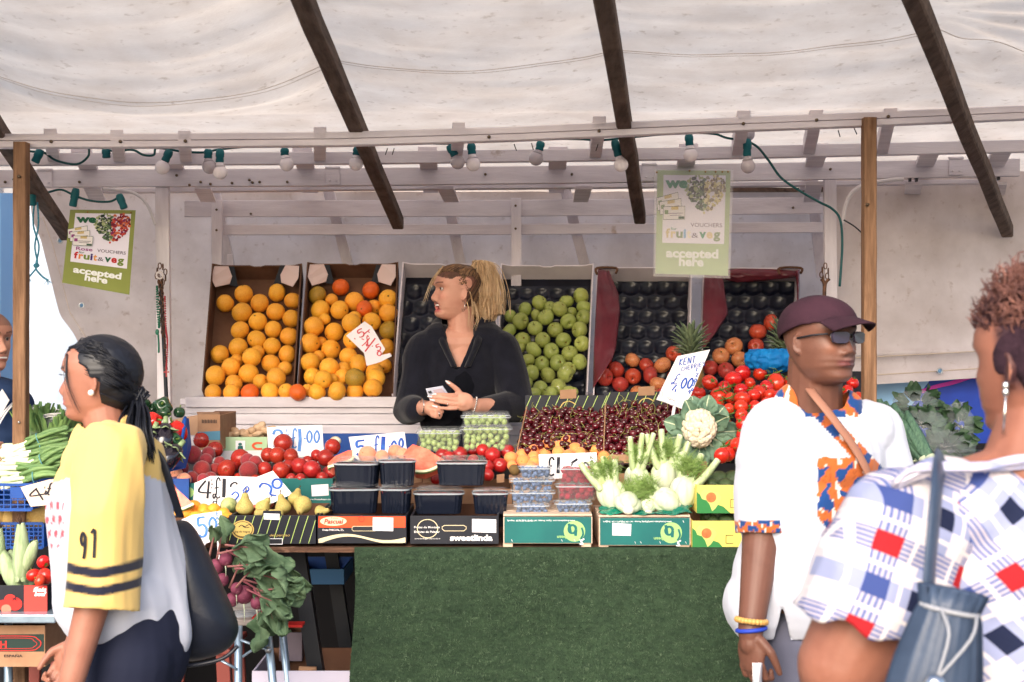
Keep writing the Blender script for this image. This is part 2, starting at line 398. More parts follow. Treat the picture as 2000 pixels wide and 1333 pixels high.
# rafters: rest on the front beam, their lower ends hang free inside
RAF = [((-172, 0), (129, 458)), ((592, 0), (777, 436)), ((1181, 0), (1250, 426)), ((1788, 0), (1967, 452))]
RD0, RD1 = 3.54, 6.05
def raf_pt(i, t):
    a = P(*RAF[i][0], RD0); b = P(*RAF[i][1], RD1); return a + (b - a) * t
rot0 = []
for i in range(4):
    mb = MB(); a, b = raf_pt(i, -.12), raf_pt(i, 1.0); n = 12
    d = (b - a).normalized(); sx = d.cross(V(0, 0, 1)).normalized(); uz = sx.cross(d); w, h = .024, .027; vs = []
    for k in range(n + 1):
        p = a + (b - a) * (k / n) + sx * (.004 * mn.noise(V(k * .7, i * 3.1, 0))) + uz * (.004 * mn.noise(V(k * .5, i * 7.7, 3)))
        c = .005
        for (u, v) in ((-w + c, -h), (w - c, -h), (w, -h + c), (w, h - c), (w - c, h), (-w + c, h), (-w, h - c), (-w, -h + c)): vs.append(p + sx * u + uz * v)
    fs = [(k * 8 + j, k * 8 + (j + 1) % 8, (k + 1) * 8 + (j + 1) % 8, (k + 1) * 8 + j) for k in range(n) for j in range(8)] + [tuple(range(7, -1, -1)), tuple(range(n * 8, n * 8 + 8))]
    mb.raw(vs, fs); mb.build('rafter', M_dark, stall)

# canvas roof: rests on the rafters in front, on the joists behind, sags in every bay
def xr(i, D):
    if i == -1: return xr(0, D) - 2.0
    if i == 4: return xr(3, D) + 1.6
    a = P(*RAF[i][0], RD0); b = P(*RAF[i][1], RD1); return a.x + (b.x - a.x) * (D - RD0) / (RD1 - RD0)
SAG = [.10, .12, .045, .03, .05]
def canopy_z(x, D):
    Dc = min(D, 4.75)
    ed = [xr(i, Dc) for i in range(-1, 5)]
    k = 0
    while k < 4 and x > ed[k + 1]: k += 1
    u = min(max((x - ed[k]) / (ed[k + 1] - ed[k]), 0), 1)
    rise = .012 * max(0, min(1, (x - .5) / 1.5)) * 2
    base = 2.292 + rise + .136 * (4.6 - D) if D < 4.6 else 2.292 + rise + (.02 if 4.75 < D < 5.6 else 0) * 0 - .012 * (D - 4.6)
    s = 0 if D > 4.62 else max(0, min(1, (4.62 - D) / .4)) ** .8
    sg = 4 * u * (1 - u)
    if k == 1: sg = (1 - abs(2 * u - 1) ** 2.4)
    z = base - SAG[k] * sg * s
    e = min(u, 1 - u)
    z += .009 * s * mn.noise(V(x * 1.1 + 3 * D, D * 7 + x * .8, 2)) + .0028 * s * mn.noise(V(x * 2.5, D * 22 + x * 3 * (1 if k % 2 else -1), 5)) * (1 - u * .3)
    z += .006 * mn.noise(V(x * 5, D * 5, 9)) * min(1, e * 8)
    if k >= 3 and u < .9 and x > ed[4] - .0: # creases fanning out from the right-hand rafter
        r = math.hypot(x - ed[4], (D - 3.7)); th = math.atan2(D - 3.7, x - ed[4] + .01)
        z += .012 * s * math.sin(th * 14 + 3 * mn.noise(V(x * 2, D * 2, 1))) * min(1, r * 2) * max(0, 1 - r * .6)
    return z
mb = MB()
mb.grid(lambda u, v: (lambda x, D: V(x, D, canopy_z(x, D)))(-2.7 + 5.6 * u, 3.28 + 3.6 * v ** 1.0), 240, 190)
cano = mb.build('roof_canvas', M_canvas, stall)
mb = MB()
def seam(xa, xb, D, dr=0, w=.0016, n=60):
    q = []
    for i in range(n + 1):
        x = xa + (xb - xa) * i / n; d = D + dr * (i / n) + .012 * mn.noise(V(x * 2, D, 4)); q.append(V(x, d, canopy_z(x, d) - .001))
    mb.tube(q, w, 6, flat=.5)
seam(-2.2, xr(1, 4.1), 4.1, .0); seam(-2.2, xr(1, 4.13), 4.125, 0, .0012)
seam(xr(1, 4.1), xr(2, 4.0), 4.1, -.1); seam(xr(1, 4.1), xr(2, 4.02), 4.118, -.1, .0012); seam(xr(2, 4.0), xr(3, 3.88), 4.0, -.12); seam(xr(2, 4.0), xr(3, 3.9), 4.02, -.12, .0012)
seam(xr(3, 3.88), 2.3, 3.88, .5)
mb.build('seam', M_seam, stall)

# back canvas wall and its torn left edge, lower right panel with a hem
def wavy(x, z, a=.012): return a * mn.noise(V(x * 1.7, z * 1.1, 3)) + a * .6 * mn.noise(V(x * 5, z * 2.2, 8)) + .004 * mn.noise(V(x * 14, z * 9, 1))
def lerp(a, b, t): return a + (b - a) * t
def edge(tab, y):
    for (y0, x0), (y1, x1) in zip(tab, tab[1:]):
        if y <= y1: return x0 + (x1 - x0) * max(0, (y - y0)) / (y1 - y0)
    return tab[-1][1]
EL = [(330, 100), (440, 112), (480, 128), (520, 138), (580, 152), (620, 163), (650, 186), (700, 214), (800, 240), (1000, 262), (1150, 270)]
def bk(u, v):
    y = 335 + 760 * v; x0 = edge(EL, y); x = x0 + (1660 - x0) * u; p = P(x, y, 6.82); p.y += wavy(p.x, p.z, .02)
    p.y -= .35 * max(0, 1 - u * 5.5) ** 2
    return p
mb = MB(); mb.grid(bk, 150, 80); mb.build('back_canvas', M_canvasb, stall)
def bk2(u, v):
    x = 1625 + 460 * u; yb = 757 - 30 * u; y = 335 + (yb - 335) * v; D = 6.0 + .1 * u
    fold = .02 * math.exp(-((y - (694 - 14 * u)) / 7) ** 2) - .015 * math.exp(-((y - 712) / 12) ** 2)
    p = P(x, y, D); p.y += wavy(p.x, p.z, .02) - fold; return p
mb = MB(); mb.grid(bk2, 60, 110); mb.build('side_canvas', M_canvasb, stall)
mb = MB(); mb.tube([bk2(u / 20, .955) + V(0, -.004, 0) for u in range(21)], .0022, 5); mb.tube([bk2(u / 20, .87) + V(0, -.004, .0) for u in range(21)], .002, 5)
mb.tube([bk(.0, v / 30) + V(.05, -.004, 0) for v in range(4, 20)], .0015, 5)
mb.build('seam', M_seam, stall)
def eyelet(p, n=V(0, -1, 0)):
    mb = MB(); vs = []; 
    for i in range(24):
        a = 2 * math.pi * i / 24
        for j in range(6):
            b = 2 * math.pi * j / 6; r = .011 + .003 * math.cos(b); vs.append(p + V(r * math.cos(a), -.004 + .002 * math.sin(b), r * math.sin(a)))
    mb.raw(vs, [(i * 6 + j, ((i + 1) % 24) * 6 + j, ((i + 1) % 24) * 6 + (j + 1) % 6, i * 6 + (j + 1) % 6) for i in range(24) for j in range(6)], 0, True)
    mb.tube([p + V(0, -.003, 0), p + V(0, .002, 0)], .0085, 16, 1)
    mb.build('eyelet', [M_metal, mat('sky_blue_gap', rgb(110, 150, 190), .5)], stall)
eyelet(P(1835, 725, 6.0)); eyelet(P(160, 597, 6.42)); eyelet(P(118, 471, 6.2))

# shelf behind the seller: white boards with a lip
def pboard(name, x0, x1, y0, y1, D, d, m=M_white, bev=.002):
    mb = MB(); a = P(x0, y1, D); b = P(x1, y0, D); mb.hexa([a, V(b.x, D, a.z), V(b.x, D + d, a.z), V(a.x, D + d, a.z), V(a.x, D, b.z), b, V(b.x, D + d, b.z), V(a.x, D + d, b.z)])
    return mb.build(name, m, stall, bevel=bev)
pboard('shelf_edge', 362, 1345, 776, 796, 5.9, .04)
pboard('shelf_top', 352, 1600, 779, 790, 5.941, .75)
for y0, y1, D in ((796.5, 808, 5.92), (809, 829, 5.925), (830.5, 850, 5.93), (851.5, 905, 5.935)): pboard('plank', 362, 1345, y0, y1, D, .02)
# added black sheets that keep light out from under the counter
M_shade = mat('black_shade_sheet', (.012, .012, .015), .7, .2, bump=.4, bscale=8)
mb = MB(); mb.grid(lambda u, v: V(-2.1 + 4.4 * u, 5.98 + .03 * mn.noise(V(u * 12, v * 3, 0)), 1.12 - 1.1 * v), 60, 12); mb.build('shade_sheet', M_shade, stall)
mb = MB(); mb.grid(lambda u, v: V(-1.62 + .03 * mn.noise(V(u * 8, v * 3, 2)), 5.0 + .95 * u, .88 - .86 * v), 20, 12); mb.build('shade_sheet', M_shade, stall)
# blue strip under the planks
pboard('blue_sheet', 628, 860, 847, 900, 5.86, .01, mat('blue_sheet', rgb(14, 70, 150), .4, .4, bump=.3, bscale=12))

# front posts
for x0, x1, yt, dx, D in ((25, 50, 277, -1, 4.55), (1688, 1713, 229, 0, 4.56)):
    mb = MB(); n = 26; vs = []
    for k in range(n + 1):
        z = P(0, yt, D).z * (1 - k / n)
        xa, xb = P(x0 + dx * k / n * 3, 0, D).x, P(x1 + dx * k / n * 3, 0, D).x; c = .003
        j1, j2 = .0015 * mn.noise(V(k * .8, x0, 0)), .0015 * mn.noise(V(k * .9, x0, 5))
        for u, v in ((xa + c + j1, D), (xb - c + j2, D), (xb + j2, D + c), (xb + j2, D + .042), (xb - c, D + .045), (xa + c, D + .045), (xa + j1, D + .042), (xa + j1, D + c)): vs.append(V(u, v, z))
    fs = [(k * 8 + j, (k + 1) * 8 + j, (k + 1) * 8 + (j + 1) % 8, k * 8 + (j + 1) % 8) for k in range(n) for j in range(8)] + [tuple(range(8)), tuple(range(n * 8 + 7, n * 8 - 1, -1))]
    mb.raw(vs, fs); mb.build('post', M_post, stall)
mb = MB(); 
for x, y, D in ((37, 825, 4.545), (37, 345, 4.545)): p = P(x, y, D); mb.sph(p, (.004, .003, .004), 8, 5)
mb.build('nail', M_metal, stall)

# counter board with chipped ply edge, trestles under it
ct = empty('counter_table', (.1, 5.0, 0), 'long plywood counter board on dark trestles behind the green turf cloth', 'table')
M_ply = mat('chipped_plywood', rgb(128, 96, 78), .85, .2, c2=rgb(90, 64, 52), nscale=8, stretch=(1, 1, 14), bump=.8, bscale=30, c3=rgb(180, 140, 115), c3scale=12)
zt = P(0, 1069, 4.5).z
mb = MB(); nx = 90; vs = []
xa, xb = P(476, 0, 4.5).x, P(2010, 0, 4.5).x
for i in range(nx + 1):
    x = xa + (xb - xa) * i / nx; j = .004 * mn.noise(V(x * 9, 0, 0)) + .003 * mn.noise(V(x * 31, 0, 0)); k = .002 * mn.noise(V(x * 20, 5, 0))
    for y, z in ((4.482 + j, zt - .001), (5.62, zt - .001), (5.62, zt - .016), (4.487 + j, zt - .015 + k)): vs.append(V(x, y, z))
mb.raw(vs, [(i * 4 + j, (i + 1) * 4 + j, (i + 1) * 4 + (j + 1) % 4, i * 4 + (j + 1) % 4) for i in range(nx) for j in range(4)] + [(0, 1, 2, 3), tuple(nx * 4 + j for j in (3, 2, 1, 0))])
mb.build('board', M_ply, ct)
for x in (-.72, .3, 1.3):
    for y in (4.75, 5.5):
        mb = MB(); mb.beam((x, y, zt - .016), (x + (.12 if x < 0 else 0), y, .1), .05, .05); mb.build('leg', M_black, ct)
    mb = MB(); mb.beam((x + .06, 4.775, .35), (x + .06, 5.475, .35), .04, .04); mb.build('rail', M_black, ct)
ZT = zt

# green artificial turf hung over the counter front
M_turf = mat('turf_backing', rgb(40, 54, 42), .95, .1, c2=rgb(52, 70, 52), nscale=60, stretch=(.5, 1, 1.5))
M_blade = mat('turf_blade', rgb(68, 88, 66), .8, .2, c2=rgb(42, 60, 46), nscale=25, ndetail=3, c3=rgb(108, 128, 102), c3scale=70, c3range=(.5, .8), stretch=(.6, 1, 1.6))
def turf_p(u, v, off=0):
    z = zt - .001 - (zt - .02) * v; xl = 695 + 5 * math.sin(v * 9) - 5 * math.sin(v * 3.2 + .5)
    x = P(xl, 0, 4.47).x + (P(1900, 0, 4.47).x - P(xl, 0, 4.47).x) * u
    y = 4.458 + .028 * math.sin(x * 6 + 1.2 * math.sin(v * 3)) * min(1, v * 3) + .01 * mn.noise(V(x * 4, z * 2, 0)) * min(1, v * 4) - .02 * min(1, v * 5) * .5 + .012 * math.sin(x * 15 + v * 2) * v
    y -= .02 * math.exp(-((x - .95) / .05) ** 2) * v
    if v < .02: y = y + .006 - v * .3
    return V(x, y - off, z)
mb = MB(); mb.grid(lambda u, v: turf_p(u, v), 170, 60); nv = len(mb.v)
mb.grid(lambda u, v: turf_p(u, 0) + V(0, .012 * v, .006 * math.sin(v * 3.1)), 170, 3)
rnd = np.random.RandomState(3)
for i in range(78000):
    u, v = rnd.rand(), rnd.rand() ** 1.0 * .62
    p = turf_p(u, v); a = rnd.normal(0, .55); L = .0075 * (.6 + .8 * rnd.rand()); w = .0011
    dx, dz = math.sin(a) * L * .6 + rnd.normal(0, .002), -math.cos(a) * L * .3 + rnd.normal(0, .0025)
    mb.raw([p + V(-w, 0, 0), p + V(w, 0, w * rnd.normal(0, 1)), p + V(dx, -.004 - .004 * rnd.rand(), dz)], [(0, 1, 2)], 1)
mb.build('turf_cloth', [M_turf, M_blade], label='dark green artificial turf cloth hanging down the front of the counter', cat='cloth')
# ================================================================ fruit and vegetable kinds
def organic(name, fn, mats, n=20, k=14, r=1, parent=None, **kw):
    mb = MB(); mb.sph((0, 0, 0), r, n, k, fn=fn); return mb.build(name, mats, parent, org=(0, 0, 0), **kw)
M_orange = mat('orange_peel', rgb(248, 182, 60), .42, .45, c2=rgb(240, 158, 44), nscale=9, c3=rgb(206, 160, 62), c3scale=9, c3range=(.62, .85), rand=.12, hue=.005, bump=.25, bscale=260, sss=.0)
M_green_or = mat('greenish_orange_peel', rgb(190, 140, 40), .45, .45, c2=rgb(140, 120, 45), nscale=14, bump=.25, bscale=260)
M_red_or = mat('deep_orange_peel', rgb(232, 106, 30), .4, .45, c2=rgb(214, 92, 30), nscale=12, bump=.25, bscale=260)
M_scar = mat('stem_scar', rgb(120, 95, 40), .8, .2)
M_gapple = mat('green_apple_skin', rgb(170, 176, 92), .32, .5, c2=rgb(140, 158, 78), nscale=12, rand=.12, hue=.01, bump=.05, c3=rgb(188, 178, 90), c3scale=18)
M_rapple = mat('red_apple_skin', rgb(166, 30, 34), .3, .5, c2=rgb(204, 104, 64), nscale=20, stretch=(1.5, 1.5, .5), rand=.14, hue=.006, nrange=(.4, .75), c3=rgb(165, 36, 40), c3scale=26)
M_rapple2 = mat('dark_red_apple_skin', rgb(150, 40, 42), .35, .5, c2=rgb(182, 66, 50), nscale=26, stretch=(2, 2, .4), rand=.1)
M_yapple = mat('yellow_apple_skin', rgb(216, 164, 100), .33, .5, c2=rgb(178, 48, 42), nscale=26, stretch=(2.5, 2.5, .4), nrange=(.42, .58), rand=.08)
M_stalk = mat('brown_stalk', rgb(86, 62, 38), .8, .2)
M_gstalk = mat('green_stalk', rgb(88, 112, 52), .7, .3)
M_tom = mat('tomato_skin', rgb(206, 50, 30), .2, .55, c2=rgb(190, 36, 24), nscale=16, rand=.1, hue=.005, coat=.2)
M_nect = mat('nectarine_skin', rgb(150, 32, 30), .26, .5, c2=rgb(208, 84, 44), nscale=24, rand=.18, hue=.004, nrange=(.5, .75), c3=rgb(120, 22, 34), c3scale=20)
M_peach = mat('peach_skin', rgb(118, 34, 48), .75, .2, c2=rgb(156, 54, 54), nscale=22, rand=.14, hue=.004, sheen=.3, c3=rgb(222, 140, 90), c3scale=16, c3range=(.62, .75))
M_wpeach = mat('pale_peach_skin', rgb(232, 176, 140), .75, .2, c2=rgb(218, 118, 92), nscale=24, rand=.06, sheen=.4)
M_apri = mat('apricot_skin', rgb(242, 164, 92), .55, .3, c2=rgb(238, 134, 76), nscale=22, rand=.08, hue=.005, sheen=.2)
M_plum = mat('red_plum_skin', rgb(136, 20, 30), .28, .5, c2=rgb(184, 40, 34), nscale=26, rand=.16, coat=.2)
M_kiwi = mat('kiwi_skin', rgb(118, 96, 62), .9, .1, bump=.5, bscale=200)
M_cherry = mat('cherry_skin', rgb(96, 14, 26), .14, .6, c2=rgb(58, 8, 20), nscale=50, rand=.4, coat=.5)
M_cstem = mat('cherry_stalk', rgb(150, 150, 84), .6, .3)
M_grape = mat('grape_skin', rgb(170, 186, 120), .3, .5, c2=rgb(146, 170, 96), nscale=40, rand=.12, coat=.1)
M_blueb = mat('blueberry_skin', rgb(62, 84, 124), .55, .3, c2=rgb(100, 122, 158), nscale=90, rand=.25)
M_raspb = mat('raspberry_skin', rgb(160, 24, 48), .5, .4, rand=.3, bump=.8, bscale=300)
M_sticker = mat('fruit_sticker', rgb(235, 238, 235), .4, .4)

def mk_orange(name, m):
    mb = MB()
    def fn(u, q): return q * (1 - .10 * max(0, (u.z - .93) / .07) - .03 * max(0, (-u.z - .9) / .1))
    mb.sph((0, 0, 0), (1, 1, .96), 28, 20, fn=fn)
    o = mb.build(name, m, org=(0, 0, 0)); mb = MB(); mb.sph((0, 0, .868), (.1, .1, .02), 7, 4); c = mb.build('stem_scar', M_scar, o, org=(0, 0, 0)); return Proto(o, [(c, [])])
def mk_apple(name, m, sticker=False):
    mb = MB()
    def fn(u, q):
        rad = math.hypot(u.x, u.y); th = math.atan2(u.y, u.x)
        z = q.z * .88; f = 1 + .04 * u.z
        z -= .34 * math.exp(-(rad / .26) ** 2) * (1 if u.z > 0 else -.75)
        k = 1 + (.035 * math.cos(5 * th) if u.z < 0 else .012 * math.cos(5 * th)) * abs(u.z)
        return V(q.x * f * k, q.y * f * k, z)
    mb.sph((0, 0, 0), 1, 26, 20, fn=fn); o = mb.build(name, m, org=(0, 0, 0))
    mb = MB(); mb.tube([(0, 0, .5), (.03, 0, .75), (.1, .02, 1.0)], [.035, .03, .045], 6); st = mb.build('stalk', M_stalk, o, org=(0, 0, 0)); pr = [(st, [])]
    mb = MB(); mb.sph((0, 0, -.68), (.13, .13, .05), 8, 5); pr.append((mb.build('blossom_end', M_scar, o, org=(0, 0, 0)), []))
    if sticker:
        mb = MB(); q = []
        for a, b in ell(0, 0, .22, .3, 12): d = V(a, b, 0); v = V(.92, a, b + .1); v.normalize(); q.append(v * 1.0)
        mb.raw(q, [tuple(range(12))]); pr.append((mb.build('sticker', M_sticker, o, org=(0, 0, 0)), []))
    return Proto(o, pr)
def mk_stone(name, m, cleft=.12, sc=(1, 1, .96)):
    mb = MB()
    def fn(u, q):
        d = math.exp(-((u.y) / .16) ** 2) * (u.x > 0) * max(0, u.x)
        r = math.hypot(u.x, u.y); k = 1 - cleft * d * .6; z = q.z - (.12 * math.exp(-(r / .2) ** 2) if u.z > 0 else 0)
        return V(q.x * k * sc[0], q.y * sc[1], z * sc[2])
    mb.sph((0, 0, 0), 1, 24, 18, fn=fn); o = mb.build(name, m, org=(0, 0, 0))
    mb = MB(); mb.sph((0, 0, .83), (.09, .09, .05), 7, 4); st = mb.build('stem_scar', M_scar, o, org=(0, 0, 0)); return Proto(o, [(st, [])])
def calyx(o, z=.78, s=.55, m=None, n=5):
    mb = MB()
    for i in range(n):
        a = 2 * math.pi * i / n; ca, sa = math.cos(a), math.sin(a); pts = [V(0, 0, z), V(ca * s * .4, sa * s * .4, z + .07), V(ca * s * .8, sa * s * .8, z + .02), V(ca * s * 1.15, sa * s * 1.15, z + .12)]
        w = [.10, .10, .06, .01]; vs = []
        for p, ww in zip(pts, w): vs += [p + V(-sa * ww, ca * ww, .02), p + V(sa * ww, -ca * ww, .02)]
        mb.raw(vs, [(2 * j, 2 * j + 1, 2 * j + 3, 2 * j + 2) for j in range(3)], 0, True)
    mb.tube([(0, 0, z), (.05, 0, z + .2), (.16, .05, z + .36)], [.06, .05, .06], 6)
    return mb.build('calyx', m or M_gstalk, o, org=(0, 0, 0))
def mk_tomato():
    mb = MB()
    def fn(u, q):
        r = math.hypot(u.x, u.y); th = math.atan2(u.y, u.x)
        return V(q.x * (1 + .025 * math.cos(5 * th) * abs(u.z)), q.y * (1 + .025 * math.cos(5 * th) * abs(u.z)), q.z * .86 - (.16 * math.exp(-(r / .22) ** 2) if u.z > 0 else 0))
    mb.sph((0, 0, 0), 1, 26, 18, fn=fn); o = mb.build('tomato', M_tom, org=(0, 0, 0)); return Proto(o, [(calyx(o, .72), [])])
def mk_cherry():
    mb = MB(); mb.sph((0, 0, 0), 1, 16, 12, fn=lambda u, q: V(q.x, q.y * .94, q.z * .92 - (.25 * math.exp(-(math.hypot(u.x, u.y) / .25) ** 2) if u.z > 0 else 0)))
    o = mb.build('cherry', M_cherry, org=(0, 0, 0)); mb = MB(); mb.tube(smooth_path([(0, 0, .6), (.2, 0, 1.6), (.9, .2, 2.6), (1.9, .3, 3.1)], 3), [.07] * 9 + [.1], 5)
    return Proto(o, [(mb.build('stalk', M_cstem, o, org=(0, 0, 0)), [])])
def mk_plain(name, m, sc=(1, 1, 1), n=12, k=8):
    mb = MB(); mb.sph((0, 0, 0), sc, n, k); return Proto(mb.build(name, m, org=(0, 0, 0)), [])

PR = {'orange': mk_orange('orange', M_orange), 'gor': mk_orange('orange', M_green_or), 'ror': mk_orange('orange', M_red_or),
      'gapple': mk_apple('green_apple', M_gapple), 'gapples': mk_apple('green_apple', M_gapple, True), 'rapple': mk_apple('red_apple', M_rapple), 'dapple': mk_apple('red_apple', M_rapple2), 'yapple': mk_apple('red_apple', M_yapple),
      'tomato': mk_tomato(), 'nect': mk_stone('nectarine', M_nect), 'peach': mk_stone('peach', M_peach), 'wpeach': mk_stone('peach', M_wpeach),
      'apricot': mk_stone('apricot', M_apri), 'plum': mk_stone('plum', M_plum, .1), 'kiwi': mk_plain('kiwi', M_kiwi, (1, .85, .85), 16, 10)}

def pile(items, plane, kindmap, label, cat, group, k=.97, seed=1, S=(380, 480, 4.167), off=1.0, labels=None, upw=.5, fixed=None):
    """fruit laid on a sloping bed: photo pixel centre and radius give place and true size; touching ones settle against each other"""
    rnd = random.Random(seed); c = []
    for it in items:
        X, Y, r = it[:3]; kd = it[3] if len(it) > 3 else None
        px, py, pr = S[0] + X / S[2], S[1] + Y / S[2], r / S[2]
        p0 = plane.at(px, py); rad = pr / F * p0.y; p = plane.at(px, py, rad * off); c.append([px, py, p.y, pr, kd])
    for itn in range(40):
        ch = False
        for i in range(len(c)):
            for j in range(i + 1, len(c)):
                a, b = c[i], c[j]
                if abs(a[0] - b[0]) > a[3] + b[3] or abs(a[1] - b[1]) > a[3] + b[3]: continue
                pa, pb = P(*a[:3]), P(*b[:3]); ra, rb = a[3] / F * a[2], b[3] / F * b[2]; need = (ra + rb) * k
                if (pa - pb).length < need - 1e-4:
                    lat = math.hypot(pa.x - pb.x, pa.z - pb.z); dy = math.sqrt(max(need * need - lat * lat, 0)); nw = a[2] - dy
                    if nw < b[2] - 1e-5: b[2] = max(nw, b[2] - .04); ch = True
        if not ch: break
    for i, (px, py, D, pr, kd) in enumerate(c):
        kk = kd or (kindmap if isinstance(kindmap, str) else rnd.choice(kindmap)); p = P(px, py, D); rad = pr / F * D
        q = rq(rnd)
        lb = label; gp = group
        if labels and kk in labels: lb, gp = labels[kk]
        PR[kk].place(p, q, tuple(rad * rnd.uniform(.93, 1.04) for _ in range(3)), lb, cat, gp)
    return c

# ---------------------------------------------------------------- cardboard crates
M_crate_in = mat('crate_inside', rgb(122, 90, 72), .9, .15, c2=rgb(98, 70, 56), nscale=5, bump=.2, bscale=50)
M_liner = mat('black_moulded_tray', rgb(17, 21, 37), .3, .5, c2=rgb(11, 14, 26), nscale=9)
M_crwhite = mat('white_crate_board', rgb(222, 212, 216), .8, .2, c2=rgb(204, 194, 198), nscale=5)
def frame4(c4, depth):
    """c4 rim corners bl,br,tr,tl; returns inner normal pointing into the crate"""
    bl, br, tr, tl = c4; n = (br - bl).cross(tl - bl).normalized()
    if n.y < 0: n = -n
    return n
def tilted_crate(name, px4, D4, depth, mo, mi, label, bot_h=.05, wall=.006, tabs=None, cat='crate', notch=True, mtab=None, drop=0, mrim=None):
    bl, br, tr, tl = [P(x, y, d) for (x, y), d in zip(px4, D4)]; n = frame4((bl, br, tr, tl), depth)
    o = (bl + br) / 2 + n * depth; root = empty(name, o, label, cat)
    ux = (br - bl).normalized(); uy = (tl - bl).normalized()
    s = .985
    cx = (bl + br + tr + tl) / 4
    def dn(p): return cx + (p - cx) * s + n * depth
    BL, BR, TR, TL = map(dn, (bl, br, tr, tl))
    mb = MB(); t = n * wall; mb.hexa([BL, BR, TR, TL, BL + t, BR + t, TR + t, TL + t]); mb.build('base', mi, root)
    def side(a, b, B, A, inw, nm, mm):   # rim a-b, floor A-B
        w = inw * wall; mb = MB(); mb.hexa([A, B, B + w, A + w, a, b, b + w, a + w]); mb.build(nm, mm, root)
    vx = ux; vy = (uy - ux * uy.dot(ux)).normalized()
    side(bl, tl, TL, BL, vx, 'side_wall', mo); side(br, tr, TR, BR, -vx, 'side_wall', mo)
    # far end with a dip in its edge
    mb = MB(); K = 24; top = []
    for i in range(K + 1):
        u = i / K; e = min(u, 1 - u); dip = 0
        if notch: dip = .012 * (1 - math.cos(min(e / .12, 1) * math.pi)) / 2 + (.008 if abs(u - .5) < .07 else 0)
        top.append(tl + (tr - tl) * u + n * dip)
    bt = [TL + (TR - TL) * (i / K) for i in range(K + 1)]
    vs = top + bt + [p - vy * wall for p in top] + [p - vy * wall for p in bt]; m = K + 1
    mb.raw(vs, [(i, i + 1, m + i + 1, m + i) for i in range(K)] + [(2 * m + i, 3 * m + i, 3 * m + i + 1, 2 * m + i + 1) for i in range(K)] + [(i, 2 * m + i, 2 * m + i + 1, i + 1) for i in range(K)])
    mb.build('end_wall', [mrim or mo], root)
    # near end, low
    if bot_h:
        A, B = BL, BR; a = BL - n * bot_h; b = BR - n * bot_h; mb = MB(); mb.hexa([A, B, B + vy * wall, A + vy * wall, a, b, b + vy * wall, a + vy * wall]); mb.build('end_wall', mo, root)
    # corner gussets
    if tabs:
        for cnr, sx in ((tl, 1), (tr, -1)):
            mb = MB(); g = [cnr + vx * sx * .012 - vy * .01, cnr + vx * sx * .075 - vy * .008, cnr + vx * sx * .095 - vy * .05 + n * .02, cnr + vx * sx * .088 - vy * .085 + n * .03, cnr + vx * sx * .03 - vy * .12 + n * .015, cnr + vx * sx * .008 - vy * .08]
            g = [p + n * .006 for p in g]; mb.prism(g, n * .003); mb.build('corner_flap', mtab, root)
            mb = MB(); g2 = [cnr + vx * sx * .07 - vy * .004 + n * .012, cnr + vx * sx * .1 - vy * .004 + n * .012, cnr + vx * sx * .125 - vy * .09 + n * .05, cnr + vx * sx * .088 - vy * .09 + n * .04]; mb.prism(g2, n * .003); mb.build('corner_flap', M_black, root)
    return root, Pl(BL, n), (bl, br, tr, tl), n, vx, vy
M_gusset = mat('pale_gusset', rgb(214, 190, 184), .8, .2)
cr1, bed1, *_ = tilted_crate('fruit_crate', [(394, 762), (574, 768), (590, 515), (414, 515)], [6.02, 6.02, 6.45, 6.45], .1, M_carddk, M_crate_in, 'open brown cardboard crate of oranges at the left end of the shelf', tabs=True, mtab=M_gusset)
cr2, bed2, *_ = tilted_crate('fruit_crate', [(580, 768), (768, 768), (778, 512), (600, 512)], [6.02, 6.02, 6.45, 6.45], .1, M_carddk, M_crate_in, 'brown cardboard crate of oranges with the hand-written red price card', tabs=True, mtab=M_gusset)
cr3, bed3, *_ = tilted_crate('fruit_crate', [(765, 772), (975, 770), (968, 512), (786, 512)], [6.02, 6.02, 6.45, 6.45], .1, M_crwhite, M_liner, 'white-rimmed crate with an empty black tray behind the seller', notch=True)
cr4, bed4, c4, n4, vx4, vy4 = tilted_crate('fruit_crate', [(968, 768), (1148, 766), (1160, 515), (978, 515)], [6.02, 6.02, 6.45, 6.45], .1, M_crwhite, M_liner, 'white-rimmed crate of green apples to the right of the seller', notch=True)
cr5, bed5, *_ = tilted_crate('fruit_crate', [(1158, 772), (1346, 772), (1352, 522), (1166, 522)], [6.02, 6.02, 6.42, 6.42], .1, M_crwhite, M_liner, 'crate of a few red apples on a black moulded tray beside the green apples', notch=False)
cr6, bed6, *_ = tilted_crate('fruit_crate', [(1368, 768), (1556, 768), (1562, 524), (1374, 522)], [6.02, 6.02, 6.42, 6.42], .1, M_crwhite, M_liner, 'crate of red apples with a red liner behind the pineapple and cap', notch=False)
# moulded dimples of the black trays
def tray_cups(bed, px4, D4, root, seed, nx=5, ny=8):
    bl, br, tr, tl = [P(x, y, d) for (x, y), d in zip(px4, D4)]; n = bed.n; W = (br - bl).length; Lh = (tl - bl).length; cs = [((i + .5 + .5 * (j % 2)) / (nx + .5) * W, (j + .5) / ny * Lh) for j in range(-1, ny + 1) for i in range(-1, nx + 1)]; r = min(W / (nx + .5), Lh / ny * 1.15) * .56
    def f(u, v):
        p = bl.lerp(br, u).lerp(tl.lerp(tr, u), v); p = p + (bed.p - p).dot(n) * n; d = min(math.hypot(u * W - a, v * Lh - b) for a, b in cs) / r; return p + n * (.026 - .021 * max(0, 1 - d * d) + .002 * mn.noise(p * 30))
    mb = MB(); mb.grid(f, 80, 110); mb.build('moulded_tray', M_liner, root)
tray_cups(bed3, [(770, 760), (965, 760), (960, 540), (795, 540)], [6.02, 6.02, 6.42, 6.42], cr3, 1, 5, 7)
